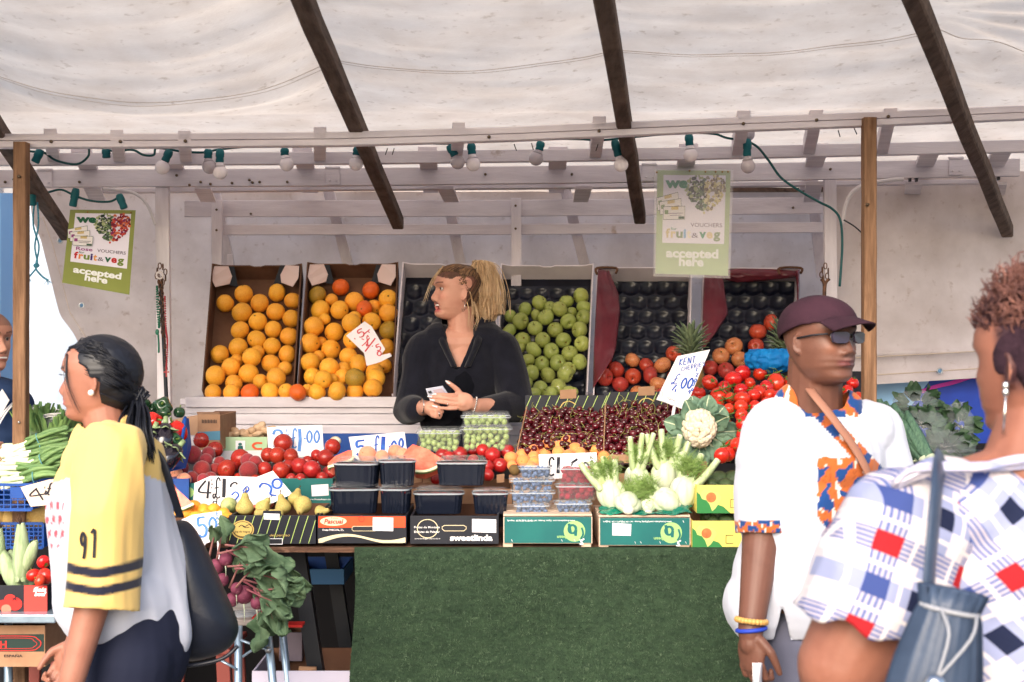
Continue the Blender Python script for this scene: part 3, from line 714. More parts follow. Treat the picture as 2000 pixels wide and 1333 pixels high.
tray_cups(bed4, [(978, 760), (1140, 760), (1148, 545), (985, 545)], [6.02, 6.02, 6.42, 6.42], cr4, 1, 5, 7)
tray_cups(bed5, [(1165, 765), (1342, 765), (1347, 535), (1170, 535)], [6.02, 6.02, 6.42, 6.42], cr5, 2, 5, 8)
tray_cups(bed6, [(1374, 765), (1552, 765), (1556, 535), (1378, 535)], [6.02, 6.02, 6.42, 6.42], cr6, 3, 5, 8)

OR1 = [(670,385,76),(400,395,78),(800,450,72),(250,470,76),(530,470,78),(660,540,78),(385,545,82),(790,595,76),(515,620,78),(640,683,76),(370,690,78),(770,740,76),(505,765,78),(630,820,76),(355,830,80),(510,870,60),(755,885,74),(205,885,76),(465,910,82),(340,940,60),(620,960,78),(295,990,80),(735,1000,62),(440,1043,82),(535,1105,62),(320,1120,72),(170,1060,82),(665,1075,82)]
L1 = 'bright orange heaped in the cardboard crate at the left end of the shelf'
pile(OR1, bed1, 'orange', L1, 'orange', 'oranges in the left cardboard crate', seed=11)
OR2 = [(1190,340,74,'ror'),(1435,365,74,'ror'),(1000,405,76,'gor'),(1115,440,50),(1300,455,82),(1460,500,62),(1575,435,76),(1380,515,70,'ror'),(1025,525,82),(1180,525,78),(1300,590,60),(1577,550,78),(1440,620,76),(1060,600,50),(1275,630,80),(970,660,84),(1580,690,80,'gor'),(1135,705,80),(1280,770,72),(1030,790,50),(1565,830,76),(940,795,82),(1110,845,80),(1250,900,76),(1010,900,50),(1545,980,64),(1330,965,80),(940,950,80),(1210,1000,56),(1095,990,80),(960,1065,74),(1465,1030,76),(1200,1070,66),(1130,1085,40),(1045,1090,78),(1305,1080,84,'gor'),(1470,1080,84)]
pile(OR2, bed2, 'orange', 'orange heaped in the cardboard crate that holds the red-inked price card', 'orange', 'oranges in the price-card crate', seed=12,
     labels={'gor': ('dull greenish orange in the crate with the red-inked price card', 'greenish oranges'), 'ror': ('deep reddish orange in the crate with the red-inked price card', 'deep-coloured oranges')})
OR3 = [(150,1195,72),(300,1195,72),(450,1197,74,'ror'),(1130,1205,50),(615,1190,80),(745,1185,64),(920,1175,50),(840,1195,74,'ror'),(995,1192,74),(1305,1190,70),(1160,1185,78),(1450,1160,80)]
pile(OR3, Pl.three(P(380, 775, 5.98), P(760, 775, 5.98), P(570, 735, 5.99)), 'orange', 'orange in the loose row along the white shelf edge below the crates', 'orange', 'oranges along the shelf edge', seed=13, off=.6,
     labels={'ror': ('reddish orange in the loose row along the white shelf edge', 'reddish oranges along the shelf edge')})
S6 = (760, 460, 3.333)
GA = [(1250,397,56),(1155,430,49),(980,440,51),(1050,470,42),(885,483,50),(1110,480,56),(1270,470,52),(1185,505,42),(790,527,46),(955,520,38),(1020,535,56),(1265,535,52),(1165,560,52),(855,560,58),(950,605,53),(1080,615,53),(780,625,53),(1240,615,56),(1000,680,54),(870,680,52),(1135,685,56,'gapples'),(1255,705,55),(855,735,34),(1055,755,56),(940,745,55),(1175,770,56),(1100,830,54),(900,815,48),(995,835,53),(1240,825,55),(1170,870,50),(930,895,53),(1035,910,53),(1145,905,57,'gapples'),(895,965,46)]
pile(GA, bed4, 'gapple', 'green apple in the white-rimmed crate to the right of the seller', 'apple', 'green apples in the white crate', seed=21, S=S6, labels={'gapples': ('green apple with a white sticker in the white-rimmed crate', 'stickered green apples')})
GB = [(1200,1018,34),(985,995,52),(940,1035,48),(1105,985,55,'gapples'),(1050,1030,50),(1170,1030,54)]
pile(GB, Pl.three(P(1030, 775, 5.98), P(1140, 775, 5.98), P(1080, 735, 5.99)), 'gapple', 'green apple on the white shelf edge in front of the apple crate', 'apple', 'green apples on the shelf edge', seed=22, S=S6, off=.6, labels={'gapples': ('stickered green apple on the white shelf edge in front of its crate', 'stickered apple on the edge')})
S7 = (1150, 480, 4.167)
RA = [(690,880,68,'rapple'),(355,935,66,'yapple'),(115,935,70),(470,975,64),(600,975,72,'yapple'),(710,1010,50,'dapple'),(225,1010,71),(680,1060,48),(130,1070,73),(360,1065,67),(500,1055,74,'dapple'),(255,1130,68,'dapple'),(565,1125,70,'yapple'),(590,1200,52,'dapple'),(520,1215,56,'yapple'),(400,1205,68,'yapple')]
lb5 = {k: (f'{t} apple at the foot of the half-empty black tray beside the green apples', f'{t} apples on the black tray') for k, t in (('rapple', 'red streaked'), ('yapple', 'yellow-blushed red'), ('dapple', 'dark red'))}
pile(RA, bed5, 'rapple', '', 'apple', '', seed=31, S=S7, labels=lb5)
RB = [(1640,640,40),(1480,625,68),(1375,700,70),(1360,820,70),(1180,820,74,'yapple'),(1075,897,72,'yapple'),(1225,925,70,'yapple'),(990,995,67,'dapple'),(1115,1015,72,'dapple')]
lb6 = {k: (f'{t} apple in the red-lined crate behind the tomatoes', f'{t} apples in the red-lined crate') for k, t in (('rapple', 'bright red'), ('yapple', 'orange-yellow'), ('dapple', 'dark red'))}
pile(RB, bed6, 'rapple', '', 'apple', '', seed=32, S=S7, labels=lb6)
# ================================================================ lettering by hand
G = {'0': [[(.5, 0), (.12, .3), (.1, .7), (.45, 1), (.85, .7), (.88, .3), (.55, .0), (.4, .08)]],
     '1': [[(.2, .25), (.5, 0), (.5, 1)]], '2': [[(.1, .25), (.3, .02), (.75, .05), (.85, .3), (.5, .65), (.1, .95), (.3, .88), (.6, 1), (.95, .85)]],
     '4': [[(.6, 0), (.05, .62), (.95, .62)], [(.68, .35), (.6, 1)]], '5': [[(.9, .02), (.25, .05), (.2, .42), (.6, .38), (.9, .62), (.7, .95), (.3, 1), (.08, .88)]],
     '6': [[(.8, .02), (.35, .3), (.12, .7), (.4, 1), (.8, .85), (.75, .58), (.45, .5), (.2, .68)]],
     '9': [[(.85, .2), (.45, .0), (.15, .25), (.4, .5), (.8, .35), (.85, .15), (.8, .6), (.55, 1)]],
     '£': [[(.95, .15), (.75, -.02), (.5, .15), (.48, .5), (.42, .82), (.15, 1), (.05, .85), (.25, .78), (.6, .98), (.95, .9)], [(.2, .5), (.8, .45)]],
     '.': [[(.4, .5), (.55, .55)]], 'f': [[(.9, .05), (.5, 0), (.4, .4), (.4, 1)], [(.1, .45), (.8, .42)]], 'o': [[(.5, .3), (.1, .6), (.5, 1), (.9, .6), (.5, .3)]],
     'r': [[(.2, .3), (.25, 1)], [(.25, .5), (.8, .3)]], 'E': [[(.9, 0), (.15, .05), (.15, 1), (.9, .95)], [(.15, .5), (.75, .48)]], 'A': [[(.05, 1), (.5, 0), (.95, 1)], [(.2, .65), (.8, .62)]],
     'C': [[(.9, .15), (.5, 0), (.1, .4), (.2, .9), (.6, 1), (.95, .85)]], 'H': [[(.12, 0), (.1, 1)], [(.88, 0), (.88, 1)], [(.1, .5), (.88, .48)]], 'K': [[(.15, 0), (.1, 1)], [(.9, 0), (.15, .5), (.95, 1)]],
     'N': [[(.1, 1), (.12, 0), (.85, 1), (.9, 0)]], 'T': [[(.05, .02), (.95, 0)], [(.5, 0), (.48, 1)]], 'R': [[(.12, 1), (.15, 0), (.7, .05), (.75, .4), (.2, .5), (.9, 1)]], 'I': [[(.5, 0), (.5, 1)]],
     'S': [[(.9, .1), (.4, 0), (.15, .25), (.8, .6), (.75, .95), (.1, .92)]], 'd': [[(.8, .5), (.3, .45), (.1, .75), (.4, 1), (.8, .8)], [(.85, 0), (.8, 1)]], 'P': [[(.1, 1), (.15, 0), (.8, .05), (.8, .45), (.15, .5)]], 'U': [[(.1, 0), (.15, .85), (.5, 1), (.85, .85), (.9, 0)]]}
def hand(mb, pl, s, x, y, w, h, gap=.25, rot=0, th=3, m=0, shear=0, k=4):
    c, sn = math.cos(math.radians(rot)), math.sin(math.radians(rot)); cx = 0
    for ch in s:
        ww = w * (.35 if ch in '.I1' else 1)
        if ch != ' ':
            lines = []
            for ln in G[ch]:
                lines.append([(x + c * (cx + a * ww - shear * b * h) - sn * b * h, y + sn * (cx + a * ww - shear * b * h) + c * b * h) for a, b in ln])
            strokes(mb, pl, lines, th, m, k=k)
        cx += ww + gap * w
def card(name, poly_px, pl, label, cat='price card', m=M_whitep, group=None):
    a = pl.at(*poly_px[0]); mb = MB(); poly(mb, pl, poly_px, 0, 0, .002)
    c = sum((Vector(v) for v in mb.v), V(0, 0, 0)) / len(mb.v); r = empty(name, c, label, cat, group); mb.build('board', m, r); return r

# ================================================================ front row of crates on the counter
def open_crate(x0, y0, x1, y1, D, depth, mo, label, name='produce_crate', t=.006, back=0, mi=None, shade_sheet=None):
    a, b = P(x0, y1, D), P(x1, y0, D); root = empty(name, ((a.x + b.x) / 2, D + depth / 2, a.z), label, 'crate'); mi = mi or M_crate_in
    z0, z1 = a.z, b.z; X0, X1 = a.x, b.x; mb = MB()
    mb.box(((X0 + X1) / 2, D + t / 2, (z0 + z1) / 2), (X1 - X0, t, z1 - z0)); mb.build('front_panel', mo, root, bevel=.001)
    mb = MB(); mb.box(((X0 + X1) / 2, D + depth - t / 2, (z0 + z1) / 2 + back / 2), (X1 - X0, t, z1 - z0 + back)); mb.build('back_panel', mi, root)
    for X in (X0 + t / 2, X1 - t / 2):
        mb = MB(); mb.box((X, D + depth / 2, (z0 + z1) / 2 - .001), (t, depth - 2 * t, z1 - z0 - .002)); mb.build('side_panel', mo, root)
    mb = MB(); mb.box(((X0 + X1) / 2, D + depth / 2, z0 + t / 2), (X1 - X0 - 2 * t, depth - 2 * t, t)); mb.build('base', mi, root)
    return root, Pl((0, D, 0), (0, -1, 0)), (X0, X1, z0, z1)
M_crblack = mat('black_crate_print', rgb(30, 33, 44), .55, .35, c2=rgb(22, 25, 34), nscale=6)
M_corange = mat('orange_crate_print', rgb(226, 84, 42), .55, .35, c2=rgb(214, 76, 38), nscale=6)
M_cream = mat('cream_print', rgb(222, 208, 172), .6, .3); M_gold = mat('gold_print', rgb(198, 170, 96), .5, .4); M_golddk = mat('dark_gold_print', rgb(92, 74, 44), .6, .3)
M_lime = mat('lime_stripe', rgb(176, 200, 116), .6, .3); M_pine = mat('pale_crate_wood', rgb(212, 190, 170), .8, .2, c2=rgb(190, 165, 145), nscale=8, stretch=(1, 8, 8))
M_labelw = mat('paper_label', rgb(226, 224, 230), .6, .3); M_redp = mat('red_print', rgb(196, 40, 36), .5, .4); M_grey = mat('grey_print', rgb(150, 150, 160), .7)
M_cteal = mat('teal_crate_print', rgb(22, 104, 100), .55, .35, c2=rgb(18, 92, 92), nscale=5, c3=rgb(60, 140, 130), c3scale=14, c3range=(.68, .8))
M_cgreen = mat('apple_green_print', rgb(150, 192, 120), .6, .3)
def lines_label(mb, pl, x0, y0, x1, y1, m=0, n=6):
    for i in range(n):
        y = y0 + (y1 - y0) * (i + .6) / (n + .3); xa = x0 + (x1 - x0) * .1; xb = x0 + (x1 - x0) * (.9 if i % 3 else .6); poly(mb, pl, [(xa, y), (xb, y), (xb, y + .7), (xa, y + .7)], m, .0016)

r, pl, bx = open_crate(447, 1007, 617, 1063, 4.5, .34, M_crblack, 'black crate with lime diagonal stripes and gold oval emblem holding pears')
mb = MB()
for i in range(10):
    x = 462 + i * 17.5; x2 = x - 17
    strokes(mb, pl, [[(min(x, 616), 1008 + max(0, (x - 616) * 2.4)), ((x + x2) / 2, 1034), (max(x2, 448), 1062 - max(0, 448 - x2) * 2)]], 1.3, 0, taper=False)
mb.build('stripe', M_lime, r)
mb = MB(); poly(mb, pl, ell(474, 1035, 22, 18.5), 0, .002); poly(mb, pl, ell(474, 1035, 20, 16.5), 1, .0024); poly(mb, pl, ell(474, 1034, 18.5, 14), 0, .0028)
strokes(mb, pl, [[(466, 1030), (472, 1026), (478, 1029), (486, 1025), (491, 1028)], [(474, 1028), (480, 1031), (487, 1030)]], 1.6, 2, .0034)
text(mb, pl, 'gog de magog', 458, 1040.5, 488, h=4.5, m=2, off=.0034, bold=.01); mb.build('emblem', [M_gold, M_golddk, M_blacki], r)
mb = MB(); text(mb, pl, 'la fruta del paraiso', 498, 1048, 566, h=5, m=0, off=.0018, shear=.3); mb.build('lettering', M_gold, r)
mb = MB(); poly(mb, pl, [(513, 1052), (552, 1052), (552, 1064), (513, 1064)], 0, .0018); poly(mb, pl, [(514.3, 1053.2), (550.7, 1053.2), (550.7, 1062.6), (514.3, 1062.6)], 1, .0022); mb.build('hand_hole', [M_labelw, M_black], r)
mb = MB(); poly(mb, pl, [(512, 1008), (514, 998), (548, 998), (550, 1008)], 0, .0015, .003); poly(mb, pl, [(515, 1003), (546, 1004), (546, 1016), (515, 1015)], 1, .003); lines_label(mb, pl, 516, 1004, 545, 1015, 2, 3); mb.build('paper_label', [M_crblack, M_labelw, M_grey], r)

r, pl, bx = open_crate(620, 1007, 794, 1062, 4.5, .34, M_crblack, 'orange and black crate with a cream wave and red script emblem')
mb = MB(); poly(mb, pl, [(622, 1009), (792, 1009), (792, 1031), (622, 1031)]); mb.build('orange_band', M_corange, r)
mb = MB(); top = [(622 + 170 * i / 24, 1051 - 7 * math.sin(i / 24 * 2 * math.pi - .3) - 3 * i / 24) for i in range(25)]; bot = [(x, min(y + 4 + 6 * abs(1 - 2 * i / 24) ** 1.5, 1061)) for i, (x, y) in enumerate(top)]
for i in range(24): poly(mb, pl, [top[i], top[i + 1], bot[i + 1], bot[i]], 0, .001)
mb.build('wave', M_cream, r)
mb = MB(); poly(mb, pl, ell(651, 1018.5, 26, 9), 0, .002); text(mb, pl, 'Pascual', 633, 1023, 671, h=9, m=1, off=.0026, bold=.03, shear=.2); text(mb, pl, 'frutas', 646, 1013.5, 660, h=3, m=2, off=.0026)
strokes(mb, pl, [ell(706, 1014, 5.5, 5.5, 12) + [(711.5, 1014)]], .9, 1, .002, taper=False); mb.build('emblem', [M_cream, M_redp, M_blacki], r)
mb = MB(); text(mb, pl, 'Frutas PASCUAL, S.L.', 630, 1037, 672, h=3.6, off=.0015, bold=.02); mb.build('lettering', M_whitei, r)
mb = MB(); poly(mb, pl, [(690, 1028), (733, 1028), (733, 1038), (690, 1038), (687, 1035), (687, 1031)], 0, .0018); poly(mb, pl, [(691, 1029), (732, 1029), (732, 1037), (691, 1037), (688, 1035), (688, 1031)], 1, .0022); mb.build('hand_hole', [M_cream, M_black], r)
mb = MB(); poly(mb, pl, [(728, 1011), (768, 1011.5), (768, 1038), (728, 1037)], 0, .003); lines_label(mb, pl, 728, 1012, 768, 1036, 1, 7); mb.build('paper_label', [M_labelw, mat('faint_print', rgb(205, 204, 212), .7)], r)

r, pl, bx = open_crate(801, 1008, 974, 1063, 4.5, .34, M_crblack, 'black crate with bold white lettering along its lower right edge')
mb = MB(); strokes(mb, pl, [ell(835, 1033, 20, 18, 20) + [(855, 1033)]], 1.5, 0, .0015, taper=False, k=2); mb.build('emblem', M_cream, r)
mb = MB(); text(mb, pl, 'sweetlinda', 879, 1056, 962, h=11, bold=.045); text(mb, pl, 'Frutas de Montaña', 809, 1032, 859, h=4, off=.002, bold=.01); text(mb, pl, 'Delicias de Paladar', 809, 1041, 859, h=4, off=.002, bold=.01); text(mb, pl, 'sweetlinda@frutas-linda.es', 810, 1053.5, 860, h=2.3, off=.002); mb.build('lettering', M_whitei, r)
hh = [(868, 1026), (906, 1026), (911, 1029), (911, 1034), (906, 1038), (868, 1038), (863, 1034), (863, 1029)]
mb = MB(); poly(mb, pl, hh, 0, .0018); poly(mb, pl, [(887 + (x - 887) * .955, 1032 + (y - 1032) * .8) for x, y in hh], 1, .0022); mb.build('hand_hole', [M_cream, M_black], r)
mb = MB(); poly(mb, pl, [(922, 1014), (969, 1015), (969, 1041), (922, 1040)], 0, .003); lines_label(mb, pl, 922, 1015, 969, 1040, 1, 8); mb.build('paper_label', [M_labelw, M_grey], r)

for x0, y0, x1, y1, D, lb, cx, lab in ((983, 1010, 1157, 1064, 4.5, 'teal wooden crate under the blueberry punnets, printed upside down', 1122, None), (1170, 1012, 1349, 1068, 4.49, 'teal wooden crate under the fennel, printed upside down with a paper label', 1311, (1196, 1022, 1233, 1047))):
    r, pl, bx = open_crate(x0, y0, x1, y1 - 2, D, .34, M_pine, lb, mi=M_pine)
    mb = MB(); poly(mb, pl, [(x0 + 2, y0), (x1 - 2, y0), (x1 - 2, y1 - 3), (x0 + 2, y1 - 3)], 0, .001, .0); mb.build('printed_panel', M_cteal, r)
    mb = MB(); s = (x1 - x0) / 174
    for k in range(3):
        yy = D + .012 + k * .1; mb.box(((bx[0] + bx[1]) / 2, yy + .04, bx[3] + .004), (bx[1] - bx[0], .075, .006))
    mb.build('top_slat', M_pine, r, bevel=.001)
    for xx in (x0 + 9, x1 - 12):
        mb = MB(); a = P(xx, y1 + 2, D + .01); mb.box((a.x, D + .03, (bx[2] + ZT) / 2), (.03, .05, max(bx[2] - ZT, .003))); mb.build('foot', M_pine, r)
    yc = (y0 + y1) / 2
    mb = MB(); poly(mb, pl, ell(cx, yc + 1, 21, 20.5), 0, .0016)
    strokes(mb, pl, [ell(cx - 4, yc - 3, 7, 8, 10) + [(cx + 3, yc - 3)], [(cx - 11, yc - 14), (cx - 8, yc + 2), (cx - 9, yc + 4)], [(cx + 3, yc - 2), (cx + 2, yc + 10)]], 5, 1, .0022)
    strokes(mb, pl, [[(cx + 14, yc - 6), (cx + 17, yc + 6), (cx + 12, yc + 16)]], 3.5, 1, .0024); strokes(mb, pl, [[(cx + 19, yc + 16), (cx + 13, yc + 20), (cx + 16, yc + 26), (cx + 10, yc + 31 - 5)]], 3, 2, .003)
    text(mb, pl, 'freshbean', cx - 34, yc + 16, cx + 4, h=6, m=0, off=.0021, flip=True, bold=.02)
    mb.build('emblem', [M_cgreen, M_cteal, M_whitei], r)
    mb = MB(); text(mb, pl, 'www.frutasbean.com  Dpto. Frutas  tel +34 971 473 124  Export', x0 + 8, y0 + 9, cx + 1, h=3, off=.0016, flip=True, bold=.01); mb.build('lettering', M_whitei, r)
    if lab:
        a, b, c, d = lab; mb = MB(); poly(mb, pl, [(a, b), (c, b + 2), (c - 1, d), (a, d - 1)], 0, .003); lines_label(mb, pl, a, b + 1, c, d - 2, 1, 7); mb.build('paper_label', [M_labelw, M_grey], r)
    mb = MB()
    rr = random.Random(int(x0))
    for i in range(10):
        xx = x0 + 6 + rr.random() * (x1 - x0 - 12); yy = rr.choice([y0 + 5, y1 - 10]); strokes(mb, pl, [[(xx, yy), (xx + 2, yy + 4)]], .8, 0, .0018, taper=False)
    mb.build('staple', M_whitei, r)

# avocado boxes at the right of the counter
M_avy = mat('yellow_box_print', rgb(222, 204, 104), .6, .3); M_avg = mat('green_box_print', rgb(52, 128, 70), .6, .3, c2=rgb(44, 116, 62), nscale=4); M_avs = mat('stone_print', rgb(160, 92, 50), .6, c2=rgb(190, 120, 70), nscale=50); M_avl = mat('avocado_flesh_print', rgb(186, 196, 110), .6)
M_avo = mat('avocado_skin', rgb(66, 84, 50), .45, .4, c2=rgb(44, 60, 38), nscale=30, bump=.8, bscale=120, rand=.15)
for y0, y1, D, lb in ((1018, 1076, 4.47, 'yellow and green avocado box, lower of the two stacked beside the fennel'), (948, 1003, 4.52, 'yellow and green avocado box, upper of the two stacked beside the fennel')):
    x0 = 1352 if y0 > 1000 else 1361; r, pl, bx = open_crate(x0, y0, 1560, y1, D, .4, M_avy, lb, name='avocado_box', mi=M_card)
    mb = MB(); poly(mb, pl, [(x0, y0 + 13), (x0 + 8, y0 + 20), (x0 + 30, y0 + 34), (x0 + 52, y0 + 42), (x0 + 66, y1), (x0, y1)]); mb.build('green_print', M_avg, r)
    cx, cy = x0 + 28, y0 + 24
    mb = MB(); poly(mb, pl, [(cx - 22, cy - 6), (cx - 14, cy - 16), (cx, cy - 13), (cx + 14, cy - 9), (cx + 21, cy + 1), (cx + 15, cy + 12), (cx + 8, cy + 22), (cx + 2, cy + 27), (cx - 3, cy + 14), (cx - 9, cy + 6), (cx - 18, cy + 3)], 0, .0016); poly(mb, pl, ell(cx, cy, 10, 10), 1, .0022); mb.build('avocado_print', [M_avl, M_avs], r)
    mb = MB(); strokes(mb, pl, [[(x0 + 66, y0 + 28), (x0 + 80, y0 + 28)], [(x0 + 66, y0 + 28), (x0 + 66, y0 + 44)], [(x0 + 66, y0 + 44), (x0 + 80, y0 + 44)]], 1, 0, .0016, taper=False); mb.build('frame_print', M_blacki, r)
    for X in (bx[0] + .01,):   # raised end wall seen behind the notch
        mb = MB(); mb.hexa([V(X, D + .38, bx[2]), V(X + .1, D + .38, bx[2]), V(X + .1, D + .39, bx[2]), V(X, D + .39, bx[2]), V(X, D + .36, bx[3] + .045), V(X + .07, D + .36, bx[3] + .045), V(X + .07, D + .37, bx[3] + .045), V(X, D + .37, bx[3] + .045)]); mb.build('end_flap', M_card, r)
    pr = [(1382, y0 - 8, 15), (1404, y0 - 10, 19), (1432, y0 - 8, 22), (1465, y0 - 6, 20), (1392, y0 + 2, 13), (1416, y0 + 6, 20)]
    for x, y, q in pr:
        p = P(x, y, D + .1 + (.06 if y < y0 else 0)); mbv = MB(); rad = q / F * p.y
        mbv.sph(p, 1, 16, 12, rot=rq().to_matrix(), fn=lambda u, w, rad=rad: V(w.x * rad, w.y * rad * .95, w.z * rad * (1.25 if w.z > 0 else 1.0)))
        mbv.build('avocado', M_avo, label=f'dark green avocado in the {"lower" if y0 > 1000 else "upper"} of the two yellow boxes', cat='avocado', group='avocados in the ' + ('lower' if y0 > 1000 else 'upper') + ' box')

# second tier of boxes: teal crate under the nectarines, and what stands beside it
def backcrate(x0, y0, x1, y1, D, m, lb, depth=.36, **k): return open_crate(x0, y0, x1, y1, D, depth, m, lb, **k)
r, pl, bx = backcrate(500, 935, 650, 1004, 4.86, M_cteal, 'dark teal crate of nectarines behind the pears')
mb = MB(); poly(mb, pl, [(608, 948), (641, 946), (642, 968), (609, 970)], 0, .002); lines_label(mb, pl, 609, 948, 641, 968, 1, 8); mb.build('paper_label', [M_labelw, M_grey], r)
mb = MB(); text(mb, pl, 'www.frutasbean.com', 600, 977, 650, h=3, bold=.01); mb.build('lettering', M_whitei, r)
r, pl, bx = backcrate(350, 944, 498, 1010, 4.87, M_cteal, 'dark teal crate of peaches behind the watermelon wedges')
mb = MB(); poly(mb, pl, ell(366, 962, 13, 11), 0, .0016); text(mb, pl, 'bean', 362, 962, 379, h=5, m=1, off=.002); mb.build('emblem', [M_cgreen, M_lime], r)
r, pl, bx = backcrate(655, 955, 1000, 1000, 4.95, M_card, 'long brown carton of plums and peaches behind the black punnets')
for x in (808, 826, 970, 994): mb = MB(); mb.prism([front(4.93).at(a, b) for a, b in ((x, 928), (x + 15, 926), (x + 15, 942), (x, 944))], V(0, .012, 0)); mb.build('end_flap', M_card, r)
r, pl, bx = backcrate(1002, 925, 1345, 1000, 4.95, M_card, 'brown carton of apricots and dates behind the berry punnets')
# wooden step that lifts the rear tier
st = empty('display_step', (0, 5.35, ZT), 'dark sloping step of boards lifting the rear crates', 'display step')
mb = MB(); a, b = P(300, 938, 4.9), P(1720, 938, 4.9); c, d = P(1720, 905, 5.6), P(300, 905, 5.6); mb.hexa([V(a.x, 5.0, ZT), V(b.x, 5.0, ZT), V(c.x, 5.6, ZT), V(d.x, 5.6, ZT), V(a.x, 5.0, ZT + .04), V(b.x, 5.0, ZT + .04), V(c.x, 5.6, ZT + .17), V(d.x, 5.6, ZT + .17)]); mb.build('top', M_black, st)

# ---------------------------------------------------------------- nectarines, peaches, plums, apricots
S4 = (240, 800, 4.443); S5 = (620, 800, 4.443); S8 = (980, 760, 3.92)
bedN = Pl.three(P(400, 950, 4.93), P(650, 950, 4.93), P(500, 860, 5.3))
NP = [(690,265,80,'nect'),(800,350,72,'nect'),(740,390,68),(605,395,82),(840,465,58),(720,440,58),(505,510,72),(800,520,55),(685,525,80),(600,600,62),(460,565,66,'wpeach'),(530,615,68,'wpeach'),(760,600,60),(700,610,60)]
pile(NP, bedN, 'peach', 'dark velvety peach in the heap right of the blue crate', 'peach', 'dark peaches', seed=41, S=S4, labels={'nect': ('red nectarine on top of the dark peach heap beside the brown box', 'nectarines topping the peaches'), 'wpeach': ('pale orange peach at the foot of the dark peach heap', 'pale peaches at the heap foot')})
NN = [(1390,295,84),(1820,325,74),(1260,395,66),(1340,400,78),(1460,405,68),(1680,400,54),(1760,420,78),(1020,430,86),(1080,440,60,'peach'),(1150,460,64,'peach'),(1440,500,64),(1530,490,74),(960,500,50),(900,520,84),(1230,520,68),(1090,530,80,'peach'),(1370,530,78),(1640,520,84),(1780,545,54),(1000,590,40),(1150,600,40),(1280,600,50),(1460,600,50),(1540,600,50),(1730,595,54),(1600,450,50)]
pile(NN, bedN, 'nect', 'glossy red nectarine in the heap in front of the price card with blue figures', 'nectarine', 'nectarines in the teal crate', seed=42, S=S4, labels={'peach': ('dull dark peach among the glossy nectarines', 'peaches among the nectarines')})
pile([(110,550,58),(40,605,54),(435,395,84,'wpeach'),(680,375,74,'wpeach'),(740,390,60,'wpeach'),(560,410,60,'wpeach')], bedN, 'nect', 'red nectarine behind the upper black punnets', 'nectarine', 'nectarines behind the punnets', seed=43, S=S5, labels={'wpeach': ('pale peach between the watermelon wedges', 'pale peaches between the melon wedges')})
bedP = Pl.three(P(850, 935, 4.98), P(1000, 935, 4.98), P(900, 860, 5.2))
pile([(1345,335,70),(1540,322,67),(1435,355,62),(1090,400,72),(1235,390,72),(1650,365,64),(1140,410,52),(1520,395,74),(1350,440,54),(1585,485,70),(1470,500,62),(1480,570,57),(1700,450,50),(1030,605,52),(1380,520,50),(1250,480,54),(1150,480,50)], bedP, 'plum', 'shiny red plum in the heap below the grape punnets', 'plum', 'red plums', seed=44, S=S5)
bedA = Pl.three(P(1000, 930, 4.98), P(1190, 930, 4.98), P(1090, 855, 5.12))
pile([(500,405,56),(640,455,48),(350,430,52),(710,465,42),(430,440,47),(560,465,57),(245,475,52),(155,505,48),(600,490,48),(435,490,52),(510,510,48),(330,500,48),(245,520,48),(70,530,53),(780,520,50),(165,555,54),(250,565,48),(80,590,44),(225,600,46)], bedA, 'apricot', 'downy orange apricot in the heap above the £1.60 card', 'apricot', 'apricots', seed=45, S=S8)
pile([(95,620,48)], Pl.three(P(1000, 935, 4.9), P(1100, 935, 4.9), P(1050, 880, 5.0)), 'kiwi', 'brown fuzzy kiwi in front of the apricots', 'kiwi', 'kiwis', seed=46, S=S8)
# dried dates / passion fruit heap right of the apricots
M_date = mat('passion_fruit_skin', rgb(74, 52, 58), .7, .3, c2=rgb(96, 72, 76), nscale=60, rand=.2, bump=.7, bscale=180); rnd = random.Random(5)
PR['date'] = mk_plain('dried_fig', M_date, (1, .9, .8), 12, 8)
for i in range(34):
    x, y = rnd.uniform(1190, 1265), rnd.uniform(880, 912); D = 4.98 + (912 - y) * .004 + rnd.random() * .02; PR['date'].place(P(x, y, D), rq(), 8.5 / F * D, 'small wrinkled dark fig in the heap behind the fennel fronds', 'fig', 'dried figs')
# ---------------------------------------------------------------- tomatoes
bedT = Pl.three(P(1330, 870, 5.0), P(1700, 870, 5.0), P(1500, 720, 5.5))
def cv(items, S): return [(S[0] + X / S[2], S[1] + Y / S[2], r / S[2]) for X, Y, r in items]
TA = cv([(1510,1015,62),(1250,1040,70),(1395,1040,66),(1650,1110,67),(1175,1090,72),(1520,1120,82),(985,1115,67),(1310,1125,54),(1100,1160,62),(1240,1180,62),(890,1200,62),(1390,1200,72),(1060,1220,72),(1480,1220,60),(1160,1245,58),(1250,1245,70),(910,1285,64),(1350,1310,54),(1240,1310,62),(1040,1300,68),(1140,1330,50)], S7)
SB = (1400, 540, 3.333)
TB = cv([(480,680,48),(885,695,42),(850,745,42),(915,790,42),(240,775,46),(20,850,56),(330,830,48),(85,820,42),(240,850,52),(150,835,50),(20,930,48),(90,885,40),(160,905,46),(230,930,50),(170,955,50),(60,960,46),(110,1000,42),(170,1030,46),(30,1010,44),(100,1110,52),(30,1070,44)], SB)
rnd = random.Random(19); TF = [(1345 + 115 * rnd.random(), 755 + 140 * rnd.random(), rnd.uniform(13, 17)) for _ in range(34)] + [(1440 + 230 * rnd.random(), 735 + 130 * rnd.random(), rnd.uniform(13, 17)) for _ in range(60)]
TF = [t for t in TF if math.hypot(t[0] - 1372, t[1] - 842) > 50 and all(math.hypot(t[0] - q[0], t[1] - q[1]) > 17 for q in TA + TB)]
